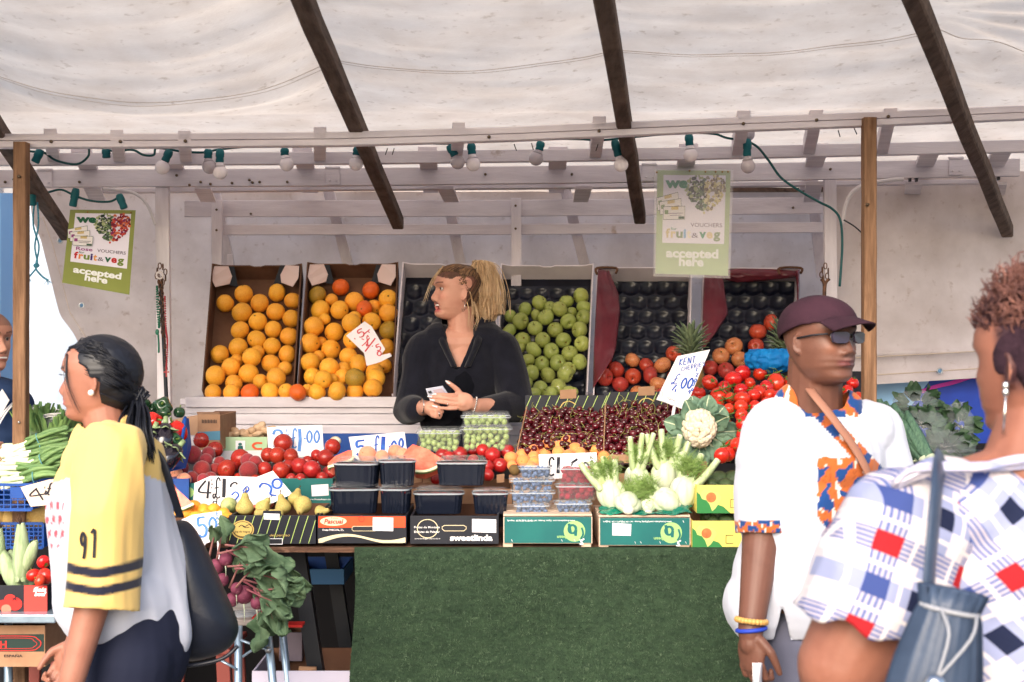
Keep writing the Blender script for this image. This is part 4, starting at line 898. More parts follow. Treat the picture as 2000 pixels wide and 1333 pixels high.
TC = TF + [(1355, 835, 16), (1375, 800, 15), (1440, 868, 15), (1420, 830, 14), (1410, 890, 16), (1500, 800, 15), (1540, 800, 15), (1520, 830, 15), (1470, 840, 15), (1590, 760, 15), (1630, 740, 15), (1660, 790, 15), (1610, 800, 15), (1640, 830, 15), (1570, 840, 15)]
allT = []
for t in TA + TB + TC:
    if math.hypot(t[0] - 1372, t[1] - 848) > 40 and all(math.hypot(t[0] - q[0], t[1] - q[1]) > 9 for q in allT): allT.append(t)
allT.sort(key=lambda t: t[1])
pile([(a, b, c) for a, b, c in allT], bedT, 'tomato', 'ripe red vine tomato in the big sloping heap beside the cauliflower', 'tomato', 'tomatoes in the big heap', seed=51, S=(0, 0, 1))
mb = MB(); mb.grid(lambda u, v: bedT.at(1350 + 335 * u, 875 - 150 * v * (.6 + .4 * min(1, u * 3))) + V(0, .012, -.004), 8, 8); mb.build('tomato_lining', M_crblack, label='dark sloping lining added under the red tomatoes as support and shade', cat='tray', solid=.006)  # added support; its dark colour stands in for shadow beneath the heap
# ---------------------------------------------------------------- cherries
def cherries(q, D4, n, seed, lb, gp):
    rnd = random.Random(seed); bl, br, tr, tl = [P(x, y, d) for (x, y), d in zip(q, D4)]; nn = frame4((bl, br, tr, tl), 0); pts = []; rad = .0132
    tries = 0
    while len(pts) < n and tries < 30000:
        tries += 1; u, v = rnd.random(), rnd.random(); p = bl.lerp(br, u).lerp(tl.lerp(tr, u), v) - nn * (.012 + .03 * math.sin(math.pi * u) * (1 - v * .4) * rnd.random())
        if all((p - z).length > rad * 1.75 for z in pts) or tries > 14000 and all((p - z).length > rad * 1.35 for z in pts): pts.append(p)
    for p in pts: PR['cherry'].place(p, rq(rnd), rad * rnd.uniform(.9, 1.08), lb, 'cherry', gp)
    mb = MB()
    for i in range(170):
        u, v = rnd.random(), rnd.random(); p = bl.lerp(br, u).lerp(tl.lerp(tr, u), v) + nn * .008; mb.sph(p, rad, 10, 7)
    mb.build('cherries', M_cherry, label='dark cherries filling the bottom of the crate: ' + gp, cat='cherries', kind='stuff')
PR['cherry'] = mk_cherry()
CQ = [([(1012, 888), (1178, 888), (1180, 808), (1030, 808)], [5.02, 5.02, 5.34, 5.34], 'left'), ([(1180, 886), (1340, 884), (1332, 800), (1184, 802)], [5.02, 5.02, 5.34, 5.34], 'right')]
for q, D4, w in CQ:
    cherries(q, D4, 150, 60 + len(w), f'dark red cherry with green stalk in the {"crate nearest the seller" if w == "left" else "crate beside the cauliflower"}', 'cherries in the crate ' + ('nearest the seller' if w == 'left' else 'beside the cauliflower'))
    bl, br, tr, tl = [P(x, y, d) for (x, y), d in zip(q, D4)]; nn = frame4((bl, br, tr, tl), 0)
    root = empty('cherry_crate', (bl + br) / 2 + nn * .06, f'lime-striped black crate of cherries {"nearest the seller" if w == "left" else "beside the cauliflower"}', 'crate')
    mb = MB(); o = nn * .035; mb.hexa([bl + o, br + o, tr + o, tl + o, bl + nn * .041, br + nn * .041, tr + nn * .041, tl + nn * .041]); mb.build('base', M_crate_in, root)
    up = V(0, 0, 1); a, b = tl + o + V(-.008, 0, 0), tr + o + V(.008, 0, 0); h = .1
    bp = Pl.three(a, b, a + V(0, .02, .1)); mb = MB(); mb.hexa([a, b, b + V(0, .005, 0), a + V(0, .005, 0), a + V(0, .012, h), b + V(0, .012, h), b + V(0, .017, h), a + V(0, .017, h)]); mb.build('back_panel', M_crblack, root)
    bp = Pl.three(a, b, a + V(0, .012, h)); x0 = px_of(a)[0]; x1 = px_of(b)[0]; yb = px_of(a)[1]; yt = px_of(a + V(0, .012, h))[1]
    mb = MB()
    for i in range(9):
        x = x0 + 8 + (x1 - x0 - 10) * i / 8; strokes(mb, bp, [[(x + 4, yt + 1), (x - 7, yt + 26)]], 1.4, 0, .0015, taper=False)
    mb.build('stripe', M_lime, root)
    xc = (x0 + x1) / 2 + 4; mb = MB(); strokes(mb, bp, [[(xc - 16, yt + 26), (xc - 8, yt + 15), (xc + 4, yt + 12), (xc + 16, yt + 18)]], 2, 0, .003); mb.build('emblem', M_gold, root)
    mb = MB(); poly(mb, bp, [(xc - 15, yt - 10), (xc + 17, yt - 12), (xc + 17, yt + 6), (xc - 15, yt + 7)], 0, .004, .003); mb.build('carton_tab', M_card, root)
    for e0, e1, sx in ((bl, tl, -1), (br, tr, 1)):
        mb = MB(); w_ = V(.004 * sx, 0, 0); mb.hexa([e0 + o, e0 + o + w_, e1 + o + w_, e1 + o, e0 - nn * .028, e0 - nn * .028 + w_, e1 - nn * .03 + w_, e1 - nn * .03]); mb.build('side_panel', M_card, root)
    mb = MB(); mb.box((bl + br) / 2 - V(0, .012, .02), ((br - bl).length, .005, .03)); mb.build('front_panel', M_card, root)

# ---------------------------------------------------------------- plastic tubs and punnets
M_tub = mat('black_glossy_plastic', rgb(22, 27, 40), .16, .6, coat=.3)
M_clear = mat('clear_plastic', (.5, .53, .56), .1, .9, alpha=.12)
M_clear2 = mat('clear_plastic_edge', (.6, .66, .72), .12, .9, alpha=.4)
def rrect(w, d, r, n=6):
    out = []
    for cx, cy, a0 in ((w / 2 - r, d / 2 - r, 0), (-w / 2 + r, d / 2 - r, 90), (-w / 2 + r, -d / 2 + r, 180), (w / 2 - r, -d / 2 + r, 270)):
        for i in range(n + 1): a = math.radians(a0 + 90 * i / n); out.append((cx + r * math.cos(a), cy + r * math.sin(a)))
    return out
def ring_mesh(rings, c, rz, closeb=True, closet=False, rib=0):
    """rings: (w, d, r, z)"""
    mb = MB(); vs = []; cs, sn = math.cos(rz), math.sin(rz)
    for w, d, r, z in rings:
        pts = rrect(w, d, r)
        dense = []
        for i in range(len(pts)):
            a, b = pts[i], pts[(i + 1) % len(pts)]; L = math.hypot(b[0] - a[0], b[1] - a[1]); k = 8 if L > .02 else 1
            for j in range(k): dense.append((a[0] + (b[0] - a[0]) * j / k, a[1] + (b[1] - a[1]) * j / k))
        for i, (x, y) in enumerate(dense):
            f = 1 - (rib if (i % 2) else 0) / max(w, .01); x, y = x * f, y * f; vs.append(Vector((c[0] + cs * x - sn * y, c[1] + sn * x + cs * y, c[2] + z)))
        n = len(dense)
    mb.raw(vs, [(k * n + i, k * n + (i + 1) % n, (k + 1) * n + (i + 1) % n, (k + 1) * n + i) for k in range(len(rings) - 1) for i in range(n)], 0, False)
    if closeb: mb.raw([vs[i] for i in range(n)], [tuple(range(n - 1, -1, -1))])
    if closet: mb.raw([vs[(len(rings) - 1) * n + i] for i in range(n)], [tuple(range(n))])
    return mb
def black_tub(x0, x1, yb, yt, D, d, rz, lb):
    a, b = P(x0, yb, D), P(x1, yt, D); w = b.x - a.x; h = b.z - a.z; c = V((a.x + b.x) / 2, D + d / 2, a.z)
    root = empty('black_punnet', c, lb, 'punnet')
    mb = ring_mesh([(w * .86, d * .86, .02, .001), (w * .88, d * .88, .022, .004), (w * .97, d * .97, .026, h - .006), (w * 1.0, d * 1.0, .028, h - .005), (w * 1.0, d * 1.0, .028, h)], c, rz, rib=.004); mb.build('tub', M_tub, root)
    mb = ring_mesh([(w * .93, d * .93, .02, h - .004), (w * .9, d * .9, .02, h - .012)], c, rz, rib=0, closeb=False, closet=True); mb.build('filling', mat('berry_filling', rgb(120, 30, 36), .6, c2=rgb(60, 20, 24), nscale=60), root)
    mb = ring_mesh([(w * 1.03, d * 1.03, .03, h - .002), (w * 1.03, d * 1.03, .03, h + .003)], c, rz, closeb=False); mb.build('lid_rim', M_clear2, root, solid=.0015)
    mb = ring_mesh([(w * 1.0, d * 1.0, .03, h + .003), (w * .95, d * .93, .03, h + .014), (w * .84, d * .8, .03, h + .021), (w * .6, d * .55, .03, h + .0225)], c, rz, closeb=False, closet=True, rib=.003); mb.build('lid', M_clear, root)
black_tub(640, 738, 1005, 958, 4.6, .11, .06, 'black tub with clear lid, leftmost of the lower row above the orange crate')
black_tub(742, 800, 1005, 958, 4.58, .11, -.1, 'narrow end-on black tub in the lower row, at the right end of the orange crate')
black_tub(806, 905, 1006, 966, 4.62, .11, .02, 'wide black tub with clear lid standing above the crate with white lettering')
black_tub(922, 992, 1006, 966, 4.58, .11, .05, 'black tub next to the blueberry punnets in the lower row')
black_tub(650, 738, 954, 908, 4.62, .11, -.12, 'black tub at the left end of the upper row in front of the nectarines')
black_tub(737, 809, 951, 903, 4.63, .11, .15, 'black tub of the upper row touching the large watermelon wedge')
black_tub(851, 950, 950, 906, 4.66, .11, .0, 'black tub standing alone in the upper row below the plums')

def punnet(x0, x1, yb, yt, D, d, rz, lb, berry, n, cat, gp, blb, rad, lidh=.008, layers=4):
    a, b = P(x0, yb, D), P(x1, yt, D); w = b.x - a.x; h = b.z - a.z; c = V((a.x + b.x) / 2, D + d / 2, a.z); root = empty('clear_punnet', c, lb, 'punnet')
    ring_mesh([(w * .88, d * .88, .012, .0), (w * .98, d * .98, .016, h - .003)], c, rz).build('tray', M_clear, root)
    ring_mesh([(w * 1.02, d * 1.02, .018, h - .004), (w * 1.03, d * 1.03, .018, h)], c, rz, closeb=False).build('rim', M_clear2, root, solid=.001)
    ring_mesh([(w * 1.0, d * 1.0, .018, h), (w * .95, d * .94, .018, h + lidh)], c, rz, closeb=False, closet=True).build('lid', M_clear, root)
    if berry:
        rnd = random.Random(int(x0 + yb)); cs, sn = math.cos(rz), math.sin(rz); pts = []
        t = 0
        while len(pts) < n and t < 20000:
            t += 1; z = rad + rnd.random() * (h - 1.6 * rad); s = .88 + .08 * z / h; x = rnd.uniform(-.5, .5) * (w * s - 2.2 * rad)
            y = (-.5 * (d * s - 2.3 * rad)) + rnd.random() ** 3 * d * .4 if z < h - 2.4 * rad else rnd.uniform(-.5, .5) * (d * s - 2.3 * rad)
            p = c + V(cs * x - sn * y, sn * x + cs * y, z)
            if all((p - q).length > rad * 1.72 for q in pts): pts.append(p)
        if berry == 'grape': return root, pts
        for p in pts: PR[berry].place(p, rq(rnd), rad * rnd.uniform(.92, 1.06), blb, cat, gp)
    return root, None
PR['blueberry'] = mk_plain('blueberry', M_blueb, (1, 1, .88), 12, 8)
mb = MB(); 
for i in range(7):
    for j in range(8 if 0 < i < 6 else 1):
        t = math.pi * i / 6; a = 2 * math.pi * (j + .5 * (i % 2)) / 8; mb.sph(V(math.sin(t) * math.cos(a) * .72, math.sin(t) * math.sin(a) * .72, math.cos(t) * .85), .33, 6, 4)
PR['raspberry'] = Proto(mb.build('raspberry', M_raspb, org=(0, 0, 0)), [])
B = [(1003, 1073, 1006, 988, 4.56, 'bottom blueberry punnet of the left stack, on the teal crate', 'bottom punnet'), (996, 1085, 986, 963, 4.6, 'third blueberry punnet down in the left stack', 'third punnet down'), (996, 1083, 961, 939, 4.63, 'second blueberry punnet down in the left stack', 'second punnet down'),
     (1013, 1077, 936, 915, 4.64, 'smallest blueberry punnet on top of the left stack', 'top punnet'), (1083, 1156, 1006, 984, 4.56, 'blueberry punnet beneath the two raspberry punnets', 'punnet below the raspberries')]
for x0, x1, yb, yt, D, lb, w in B: punnet(x0, x1, yb, yt, D, .1, R.uniform(-.05, .05), lb, 'blueberry', 52, 'blueberry', 'blueberries in the ' + w, f'dusty blue blueberry in the {w} of blueberries', .0075)
punnet(1086, 1168, 978, 950, 4.62, .1, .02, 'lower punnet of red raspberries beside the blueberries', 'raspberry', 42, 'raspberry', 'raspberries in the lower punnet', 'red raspberry in the lower raspberry punnet', .0095)
punnet(1092, 1166, 946, 916, 4.64, .1, -.12, 'upper punnet of red raspberries in front of the £1.60 card', 'raspberry', 42, 'raspberry', 'raspberries in the upper punnet', 'red raspberry in the upper raspberry punnet', .0095, .012)
GP = [(812, 900, 884, 846, 5.03, .14, 'low clear box of green grapes at the left, beside the £1.00 card'), (898, 999, 882, 838, 5.05, .15, 'large clear box of green grapes under the smaller one'), (900, 996, 834, 815, 5.07, .14, 'shallow clear box of green grapes topmost, below her bracelet')]
for x0, x1, yb, yt, D, d, lb in GP:
    root, pts = punnet(x0, x1, yb, yt, D, d, .03, lb, 'grape', 95, '', '', '', .0112, .016)
    b = empty('grape_bunch', pts[0], 'bunch of pale green grapes inside the ' + lb.split(' of green')[0], 'grapes'); g0 = None
    mbg = MB(); mbg.sph((0, 0, 0), (.0108, .0108, .0118), 12, 9); 
    for i, p in enumerate(pts):
        if g0 is None: g = mbg.build('grape', M_grape, b, org=(0, 0, 0)); g0 = g
        else: g = g0.copy(); col.objects.link(g); g.parent = b
        g.location = p - b.location
    mb = MB(); mb.tube([pts[0], (pts[0] + pts[len(pts) // 2]) / 2, pts[-1]], .002, 5); mb.build('stem', M_gstalk, b)
# ================================================================ price cards
def stick(root, a, b, m=M_whitep, w=.006):
    mb = MB(); mb.beam(a, b, w, .003); mb.build('stake', m, root)
pl = Pl.three(P(521, 893, 5.2), P(632, 893, 5.2), P(575, 832, 5.23))
r = card('price_card', [(521, 835), (629, 830), (633, 891), (525, 895)], pl, 'white price card reading 2 for £1.00 in light blue marker')
mb = MB(); hand(mb, pl, '2', 531, 841, 22, 34, th=5, rot=-3); hand(mb, pl, 'f', 558, 838, 5, 7, th=1.5); hand(mb, pl, 'o', 559, 846, 5, 5, th=1.5); hand(mb, pl, 'r', 559, 854, 5, 6, th=1.5); hand(mb, pl, '£', 566, 838, 14, 38, th=3); strokes(mb, pl, [[(585, 838), (586, 860), (584, 882)]], 6); strokes(mb, pl, [[(593, 858), (597, 856)]], 3)
hand(mb, pl, '00', 599, 842, 11, 23, th=3.4, gap=.3); mb.build('lettering', M_lbluei, r)
pl = Pl.three(P(690, 905, 5.12), P(792, 880, 5.12), P(735, 846, 5.14))
r = card('price_card', [(681, 854), (790, 844), (795, 885), (700, 900), (689, 892)], pl, 'white price card reading 5 for £1.00 in thick blue marker behind the peaches')
mb = MB(); hand(mb, pl, '5', 692, 862, 22, 28, th=5, rot=-6); strokes(mb, pl, [[(722, 866), (727, 865)], [(722, 872), (726, 871)]], 1.6); hand(mb, pl, '£', 728, 852, 13, 36, th=3); strokes(mb, pl, [[(749, 853), (748, 872), (747, 890)]], 7.5); strokes(mb, pl, [[(759, 874), (763, 872)]], 4); hand(mb, pl, '0', 764, 862, 11, 20, th=4); hand(mb, pl, '0', 779, 857, 9, 19, th=4); mb.build('lettering', M_bluei, r)
pl = Pl.three(P(380, 990, 4.74), P(470, 992, 4.74), P(430, 930, 4.78))
r = card('price_card', [(380, 944), (411, 930), (500, 932), (508, 940), (475, 985), (430, 989), (377, 984)], pl, 'white price card reading 4 for £1 in black marker against the peach crate')
mb = MB(); strokes(mb, pl, [[(402, 939), (388, 960), (413, 963)], [(408, 940), (405, 974)]], 4); hand(mb, pl, 'f', 412, 936, 4, 5, th=1.3); hand(mb, pl, 'o', 412, 943, 4, 5, th=1.3); hand(mb, pl, 'r', 412, 950, 4, 5, th=1.3)
hand(mb, pl, '£', 415, 934, 16, 40, th=2.6); strokes(mb, pl, [[(438, 935), (437, 972)]], 6.5); hand(mb, pl, 'd', 415, 974, 10, 12, th=2); strokes(mb, pl, [[(450, 954), (452, 946), (460, 943), (466, 951)], [(475, 946), (483, 944)]], 3.5); mb.build('lettering', M_blacki, r)
pl = Pl.three(P(450, 975, 4.7), P(560, 975, 4.7), P(530, 920, 4.74))
r = card('price_card', [(440, 972), (443, 955), (533, 920), (571, 965), (532, 983), (460, 990)], pl, 'tilted white price card reading 2 for £2.20 in blue marker above the pears')
mb = MB(); strokes(mb, pl, [[(452, 968), (460, 961), (466, 968), (458, 978)]], 3.2); strokes(mb, pl, [[(474, 960), (482, 951), (486, 957), (478, 966), (486, 970)], [(474, 963), (487, 957)]], 3); strokes(mb, pl, [[(506, 953), (512, 945), (524, 947), (530, 955), (528, 966), (540, 968)]], 4.2); strokes(mb, pl, [ell(541, 945, 9, 9, 10) + [(550, 945)]], 4.4); mb.build('lettering', M_bluei, r)
pl = Pl.three(P(375, 1060, 4.42), P(440, 1060, 4.42), P(400, 1000, 4.47))
r = card('price_card', [(340, 1022), (376, 1006), (432, 998), (440, 1047), (402, 1062), (384, 1100), (350, 1090)], pl, 'white price card reading 50 each in pale blue marker beside the beetroot leaves')
mb = MB(); hand(mb, pl, '5', 382, 1012, 20, 38, th=5, rot=-8); hand(mb, pl, '0', 406, 1012, 16, 26, th=4.2, rot=-8); 
for i, ch in enumerate('EACH'): hand(mb, pl, ch, 421, 1001 + i * 9, 6, 6, th=1.6, rot=-5)
mb.build('lettering', M_lbluei, r); stick(r, pl.at(425, 1045, -.004), pl.at(428, 1100, -.004))
pl = Pl.three(P(1050, 938, 4.78), P(1170, 932, 4.78), P(1110, 885, 4.82))
r = card('price_card', [(1052, 888), (1165, 884), (1168, 932), (1074, 936), (1054, 930)], pl, 'white price card reading £1.60 each in black marker behind the raspberries')
mb = MB(); hand(mb, pl, '£', 1064, 894, 19, 36, th=3.6); strokes(mb, pl, [[(1091, 893), (1090, 925)]], 6); strokes(mb, pl, [[(1128, 897), (1116, 905)]], 5); strokes(mb, pl, [[(1118, 904), (1114, 922), (1122, 925), (1126, 915), (1118, 912)]], 3.4); hand(mb, pl, '0', 1134, 904, 18, 22, th=4)
for i, ch in enumerate('EACH'): hand(mb, pl, ch, 1153, 891 + i * 8, 6, 5.5, th=1.5)
mb.build('lettering', M_blacki, r)
pl = Pl.three(P(1290, 790, 4.98), P(1345, 800, 4.98), P(1350, 690, 5.04))
r = card('price_card', [(1323, 696), (1387, 683), (1365, 735), (1345, 783), (1334, 800), (1300, 787), (1282, 781)], pl, 'tall slanted white card reading Kent Cherries £4.00 in blue and black marker', m=M_whitep)
mb = MB(); hand(mb, pl, 'KENT', 1328, 702, 6.5, 12, th=1.8, rot=-11, shear=.35, gap=.3); hand(mb, pl, 'CHERRIES', 1331, 718, 5.0, 7.5, th=1.3, rot=-14, shear=.3, gap=.3)
hand(mb, pl, '£', 1318, 731, 12, 20, th=1.8, shear=.4); hand(mb, pl, '4', 1314, 752, 13, 24, th=2.6, shear=.3); hand(mb, pl, '00', 1334, 739, 10, 20, th=3, gap=.25, shear=.3); strokes(mb, pl, [[(1330, 749), (1331, 750)]], 2)
pass
for x, y, ch in ((1361, 719, '1'), (1360, 729, '2'), (1357, 740, '0'), (1353, 747, 'U'), (1351, 757, 'o'), (1345, 763, '9')): hand(mb, pl, ch, x, y, 4.6, 7, th=1.8, shear=.3)
mb.build('lettering', [M_bluei], r); stick(r, pl.at(1318, 790, -.004), pl.at(1306, 860, -.02), w=.012)
mb = MB(); poly(mb, pl, [(1294, 755), (1302, 756), (1309, 762), (1345, 777), (1334, 800), (1312, 790), (1284, 780)], 0, .004, .002); mb.build('folded_flap', M_whitep, r)
mb = MB(); strokes(mb, pl, [ell(1291, 770, 3, 6.5, 10) + [(1294, 770)], [(1303, 776), (1308, 781)], [(1306, 783), (1313, 780), (1320, 789), (1329, 787)], [(1305, 775), (1318, 783), (1330, 784)]], 1, 0, .0075); mb.build('faint_lettering', M_grey, r)
pl = Pl.three(P(40, 990, 4.38), P(110, 990, 4.38), P(80, 935, 4.42))
r = card('price_card', [(40, 952), (96, 937), (120, 936), (112, 985), (60, 990)], pl, 'buff price card reading 4 for £1 in thick black marker on the spring onion crate', m=mat('buff_card', rgb(214, 192, 174), .8))
mb = MB(); strokes(mb, pl, [[(72, 954), (58, 969), (88, 965)], [(70, 955), (84, 977)]], 3.4); hand(mb, pl, 'f', 86, 951, 3, 4, th=1.2); hand(mb, pl, 'o', 88, 957, 3, 4, th=1.2); hand(mb, pl, '£', 92, 942, 14, 24, th=3.2, rot=12); mb.build('lettering', M_blacki, r)
pl = Pl.three(P(700, 720, 5.86), P(760, 690, 5.86), P(712, 630, 5.93))
r = card('price_card', [(676, 656), (712, 628), (726, 638), (752, 682), (744, 694), (762, 690), (765, 696), (741, 708), (716, 715), (711, 690)], pl, 'small curled price card reading 5 for £1.50 in red ink lying on the oranges')
mb = MB(); hand(mb, pl, '5', 695, 647, 14, 15, th=2.4, rot=-25); strokes(mb, pl, [[(706, 662), (711, 664)], [(692, 661), (694, 663)], [(719, 648), (722, 650)], [(707, 676), (716, 668), (722, 660)], [(712, 652), (722, 644)]], 2); hand(mb, pl, '£', 712, 657, 8, 20, th=1.8, rot=-10); strokes(mb, pl, [[(733, 661), (713, 687)]], 2.6); strokes(mb, pl, [[(727, 676), (728, 677)]], 2.4); hand(mb, pl, '5', 732, 675, 10, 12, th=2.2, rot=-20); hand(mb, pl, '0', 735, 688, 9, 9, th=2.2, rot=-20); mb.build('lettering', M_redi, r)

# ================================================================ voucher posters
def poster(label, T, pl, faded, sleeve):
    """T maps the unit square of the printed sheet (u right, v down) to photo pixels"""
    r = empty('voucher_poster', pl.at(*T(.5, .5)), label, 'poster')
    g = rgb(172, 190, 140) if faded else rgb(138, 146, 72); lo = 'faded' if faded else 'fresh'
    def q(mb, pts, m=0, off=.001): poly(mb, pl, [T(*p) for p in pts], m, off)
    def rect(a, b, c, d): return [(a, b), (c, b), (c, d), (a, d)]
    mb = MB(); poly(mb, pl, [T(*p) for p in rect(0, 0, 1, 1)], 0, 0, .001); mb.build('green_sheet', mat('poster_green_' + lo, g, .4, .4, c2=tuple(x * .9 for x in g), nscale=6), r)
    mb = MB(); q(mb, rect(.085, .045, .935, .70), 0, .0012); mb.build('white_panel', mat('poster_white_' + lo, rgb(232, 226, 236), .35, .4), r)
    cols = [rgb(60, 140, 105) if faded else rgb(28, 92, 62), rgb(210, 190, 140) if faded else rgb(190, 40, 40), rgb(222, 200, 150) if faded else rgb(222, 130, 60), rgb(130, 150, 110) if faded else rgb(110, 130, 50), rgb(140, 180, 215) if faded else rgb(60, 40, 110), rgb(235, 225, 200) if faded else rgb(220, 150, 70), rgb(110, 90, 110) if faded else rgb(70, 50, 70), rgb(235, 236, 230), rgb(150, 70, 130)]
    ms = [mat(f'poster_ink_{lo}_{"abcdefghi"[i]}', c, .5, .3) for i, c in enumerate(cols)]
    mb = MB()
    def tx(s, u0, u1, v, h, m, bold=.02):
        x0, y0 = T(u0, v); x1, y1 = T(u1, v); xh, yh = T(u0, v - h); text(mb, pl, s, x0, y0, x1, y1, h=math.hypot(xh - x0, yh - y0), m=m, off=.002, bold=bold)
    tx('we', .11, .42, .165, .10, 0, .05)
    if not faded: tx('Rose', .15, .40, .535, .045, 8, .02)
    tx('VOUCHERS', .47, .90, .54 if faded else .535, .04, 6, .005); tx('for', .20, .28, .575, .03, 0, .01)
    for s, a, b, m in (('f', .13, .19, 1), ('r', .20, .27, 2), ('u', .275, .365, 3), ('i', .375, .41, 4), ('t', .42, .475, 5), ('&', .485, .58, 6), ('v', .59, .685, 0), ('e', .69, .775, 2 if faded else 1), ('g', .785, .88, 3)): tx(s, a, b, .645, .085 if s != '&' else .05, m, .04 if s != '&' else .0)
    tx('accepted', .14, .86, .835, .085, 7, .04); tx('here', .32, .66, .915, .085, 7, .04); mb.build('lettering', ms, r)
    # heart made of small vegetables: green half and red or yellow half
    rnd = random.Random(9); mb = MB(); hc = []
    gc = [rgb(96, 120, 84), rgb(140, 156, 110), rgb(62, 78, 62), rgb(170, 178, 130), rgb(44, 54, 50)]
    rc = [rgb(196, 182, 120), rgb(220, 204, 150), rgb(120, 100, 80), rgb(150, 140, 120), rgb(230, 220, 170)] if faded else [rgb(150, 40, 50), rgb(196, 70, 60), rgb(110, 30, 50), rgb(206, 110, 70), rgb(130, 50, 90)]
    hm = [mat(f'heart_{lo}_{"abcdefghij"[i]}', c, .6, .3) for i, c in enumerate(gc + rc)]
    n = 0
    for t in range(6000):
        a = rnd.random(); b = rnd.random(); X = (a - .5) * 2.4; Y = (b - .45) * 2.4
        if (X * X + Y * Y - 1) ** 3 - X * X * Y ** 3 > 0: continue
        n += 1
        if n > 330: break
        u = .66 + X * .235; v = .25 - Y * .165; s = rnd.uniform(.010, .024); el = rnd.uniform(.6, 1.6); mi = rnd.randrange(5) + (5 if X > .05 * rnd.gauss(0, 1) else 0)
        q(mb, [(u + s * el * math.cos(k), v + s * .75 * math.sin(k)) for k in [j * math.pi / 4 for j in range(8)]], mi, .0014 + n * .0000045)
    mb.build('vegetable_heart', hm, r)
    for i, (u, v, a) in enumerate(((.15, .30, -.2), (.19, .35, -.12), (.24, .41, -.03))):
        mb = MB(); c, s = math.cos(a), math.sin(a)
        def tr(x, y): return (u + c * x - s * y * .8, v + s * x + c * y)
        o = .003 + i * .0009
        for m, (x0, y0, x1, y1), oo in ((0, (-.15, -.065, .15, .065), 0), (1, (-.145, -.06, .145, .06), .0003), (2, (-.04, -.06, .06, -.03), .0006), (3, (-.13, -.03, -.08, .01), .0006), (4, (-.08, -.0, .12, .006), .0006), (4, (-.06, .02, .1, .025), .0006), (0, (.06, .035, .14, .058), .0006)): q(mb, [tr(x0, y0), tr(x1, y0), tr(x1, y1), tr(x0, y1)], m, o + oo)
        mb.build('voucher', [mat('voucher_edge', rgb(52, 84, 66), .6), mat('voucher_paper', rgb(232, 226, 222), .6), mat('voucher_food', rgb(206, 180, 120), .6), ms[8] if not faded else ms[3], ms[6]], r)
    if sleeve:
        mb = MB(); poly(mb, pl, [(1278, 331), (1432.6, 331), (1426, 544.5), (1276, 540)], 0, .006, .0006)
        mb.build('plastic_sleeve', mat('sleeve_plastic', (.9, .9, .92), .14, .7, alpha=.14), r)
        mb = MB()
        for x, y in ((1283, 337), (1347, 334), (1378, 336), (1398, 336), (1411, 336), (1422, 336)): p = pl.at(x, y, .009); mb.sph(p, (.004, .003, .004), 8, 5)
        mb.build('pin', M_brass, r)
    else:
        mb = MB()
        for u, v in ((.27, .03), (.93, .03)): mb.sph(pl.at(*T(u, v), .002), (.004, .003, .004), 8, 5)
        mb.build('pin', M_brass, r)
def bil(a, b, c, d):
    def T(u, v): return tuple((1 - v) * ((1 - u) * a[i] + u * b[i]) + v * ((1 - u) * d[i] + u * c[i]) for i in (0, 1))
    return T
poster('fresh green voucher poster with vegetable heart hanging tilted at the left post', bil((137, 410), (265, 411), (252.6, 576), (121.5, 552.5)), Pl.three(P(137, 410, 5.62), P(265, 410, 5.62), P(190, 560, 5.5)), False, False)
poster('faded green voucher poster in a clear sleeve hanging above the red apple crates', bil((1284, 333), (1427, 334), (1422, 539), (1280, 535)), front(5.62), True, True)

# ================================================================ melon wedges, pears, small yellow fruit
M_mel = mat('watermelon_flesh', rgb(232, 96, 76), .35, .45, c2=rgb(240, 132, 108), nscale=26, bump=.3, bscale=90); M_rind = mat('melon_rind', rgb(188, 196, 130), .45, .4, c2=rgb(70, 100, 60), nscale=30, stretch=(1, 1, 1)); M_pith = mat('melon_pith', rgb(226, 226, 190), .5, .3)
def wedge(label, flesh, pith, pl, th, rind=None):
    c = pl.at(*flesh[0]); r = empty('watermelon_wedge', c, label, 'watermelon', 'watermelon wedges'); mb = MB(); poly(mb, pl, flesh, 0, 0, th); mb.build('flesh', M_mel, r)
    mb = MB(); strokes(mb, pl, [pith], 4.5, 0, .0015, taper=False); mb.build('pith', M_pith, r)
    rp = rind or pith; q = smooth_path([Vector((a, b, 0)) for a, b in rp], 4); mb = MB(); vs = []
    for p in q:
        for k in range(5): vs.append(pl.at(p.x, p.y, .001 - th * 1.02 * k / 4) + V(0, 0, -.004 - .006 * math.sin(k / 4 * math.pi)))
    mb.raw(vs, [(i * 5 + j, i * 5 + j + 1, (i + 1) * 5 + j + 1, (i + 1) * 5 + j) for i in range(len(q) - 1) for j in range(4)], 0, True); mb.build('rind', M_rind, r, solid=.004)
PA = [(788, 888), (795, 878), (806, 868), (835, 878), (868, 899), (852, 912), (830, 921), (811, 919)]
wedge('large watermelon wedge standing among the black tubs', PA, [(868, 900), (853, 912), (832, 920), (811, 920)], Pl.three(P(790, 920, 4.78), P(870, 920, 4.78), P(830, 870, 4.84)), .05)
wedge('thin slanting watermelon wedge behind the leftmost upper tub', [(640, 905), (655, 891), (680, 880), (690, 880), (688, 895), (665, 905), (648, 912)], [(690, 881), (688, 896), (665, 906), (640, 912)], Pl.three(P(640, 912, 4.78), P(690, 912, 4.78), P(670, 880, 4.84)), .04)
wedge('long watermelon wedge lying behind the pears', [(448, 972), (470, 966), (527, 956), (531, 975), (515, 990), (460, 996)], [(527, 956), (531, 976), (515, 992)], Pl.three(P(440, 1000, 4.68), P(530, 1000, 4.68), P(490, 956, 4.72)), .05)
mb = MB(); mb.sph(P(447, 988, 4.68), (.028, .03, .028), 16, 12); mb.build('gourd', M_rind, label='striped green gourd end beside the long melon wedge', cat='gourd')
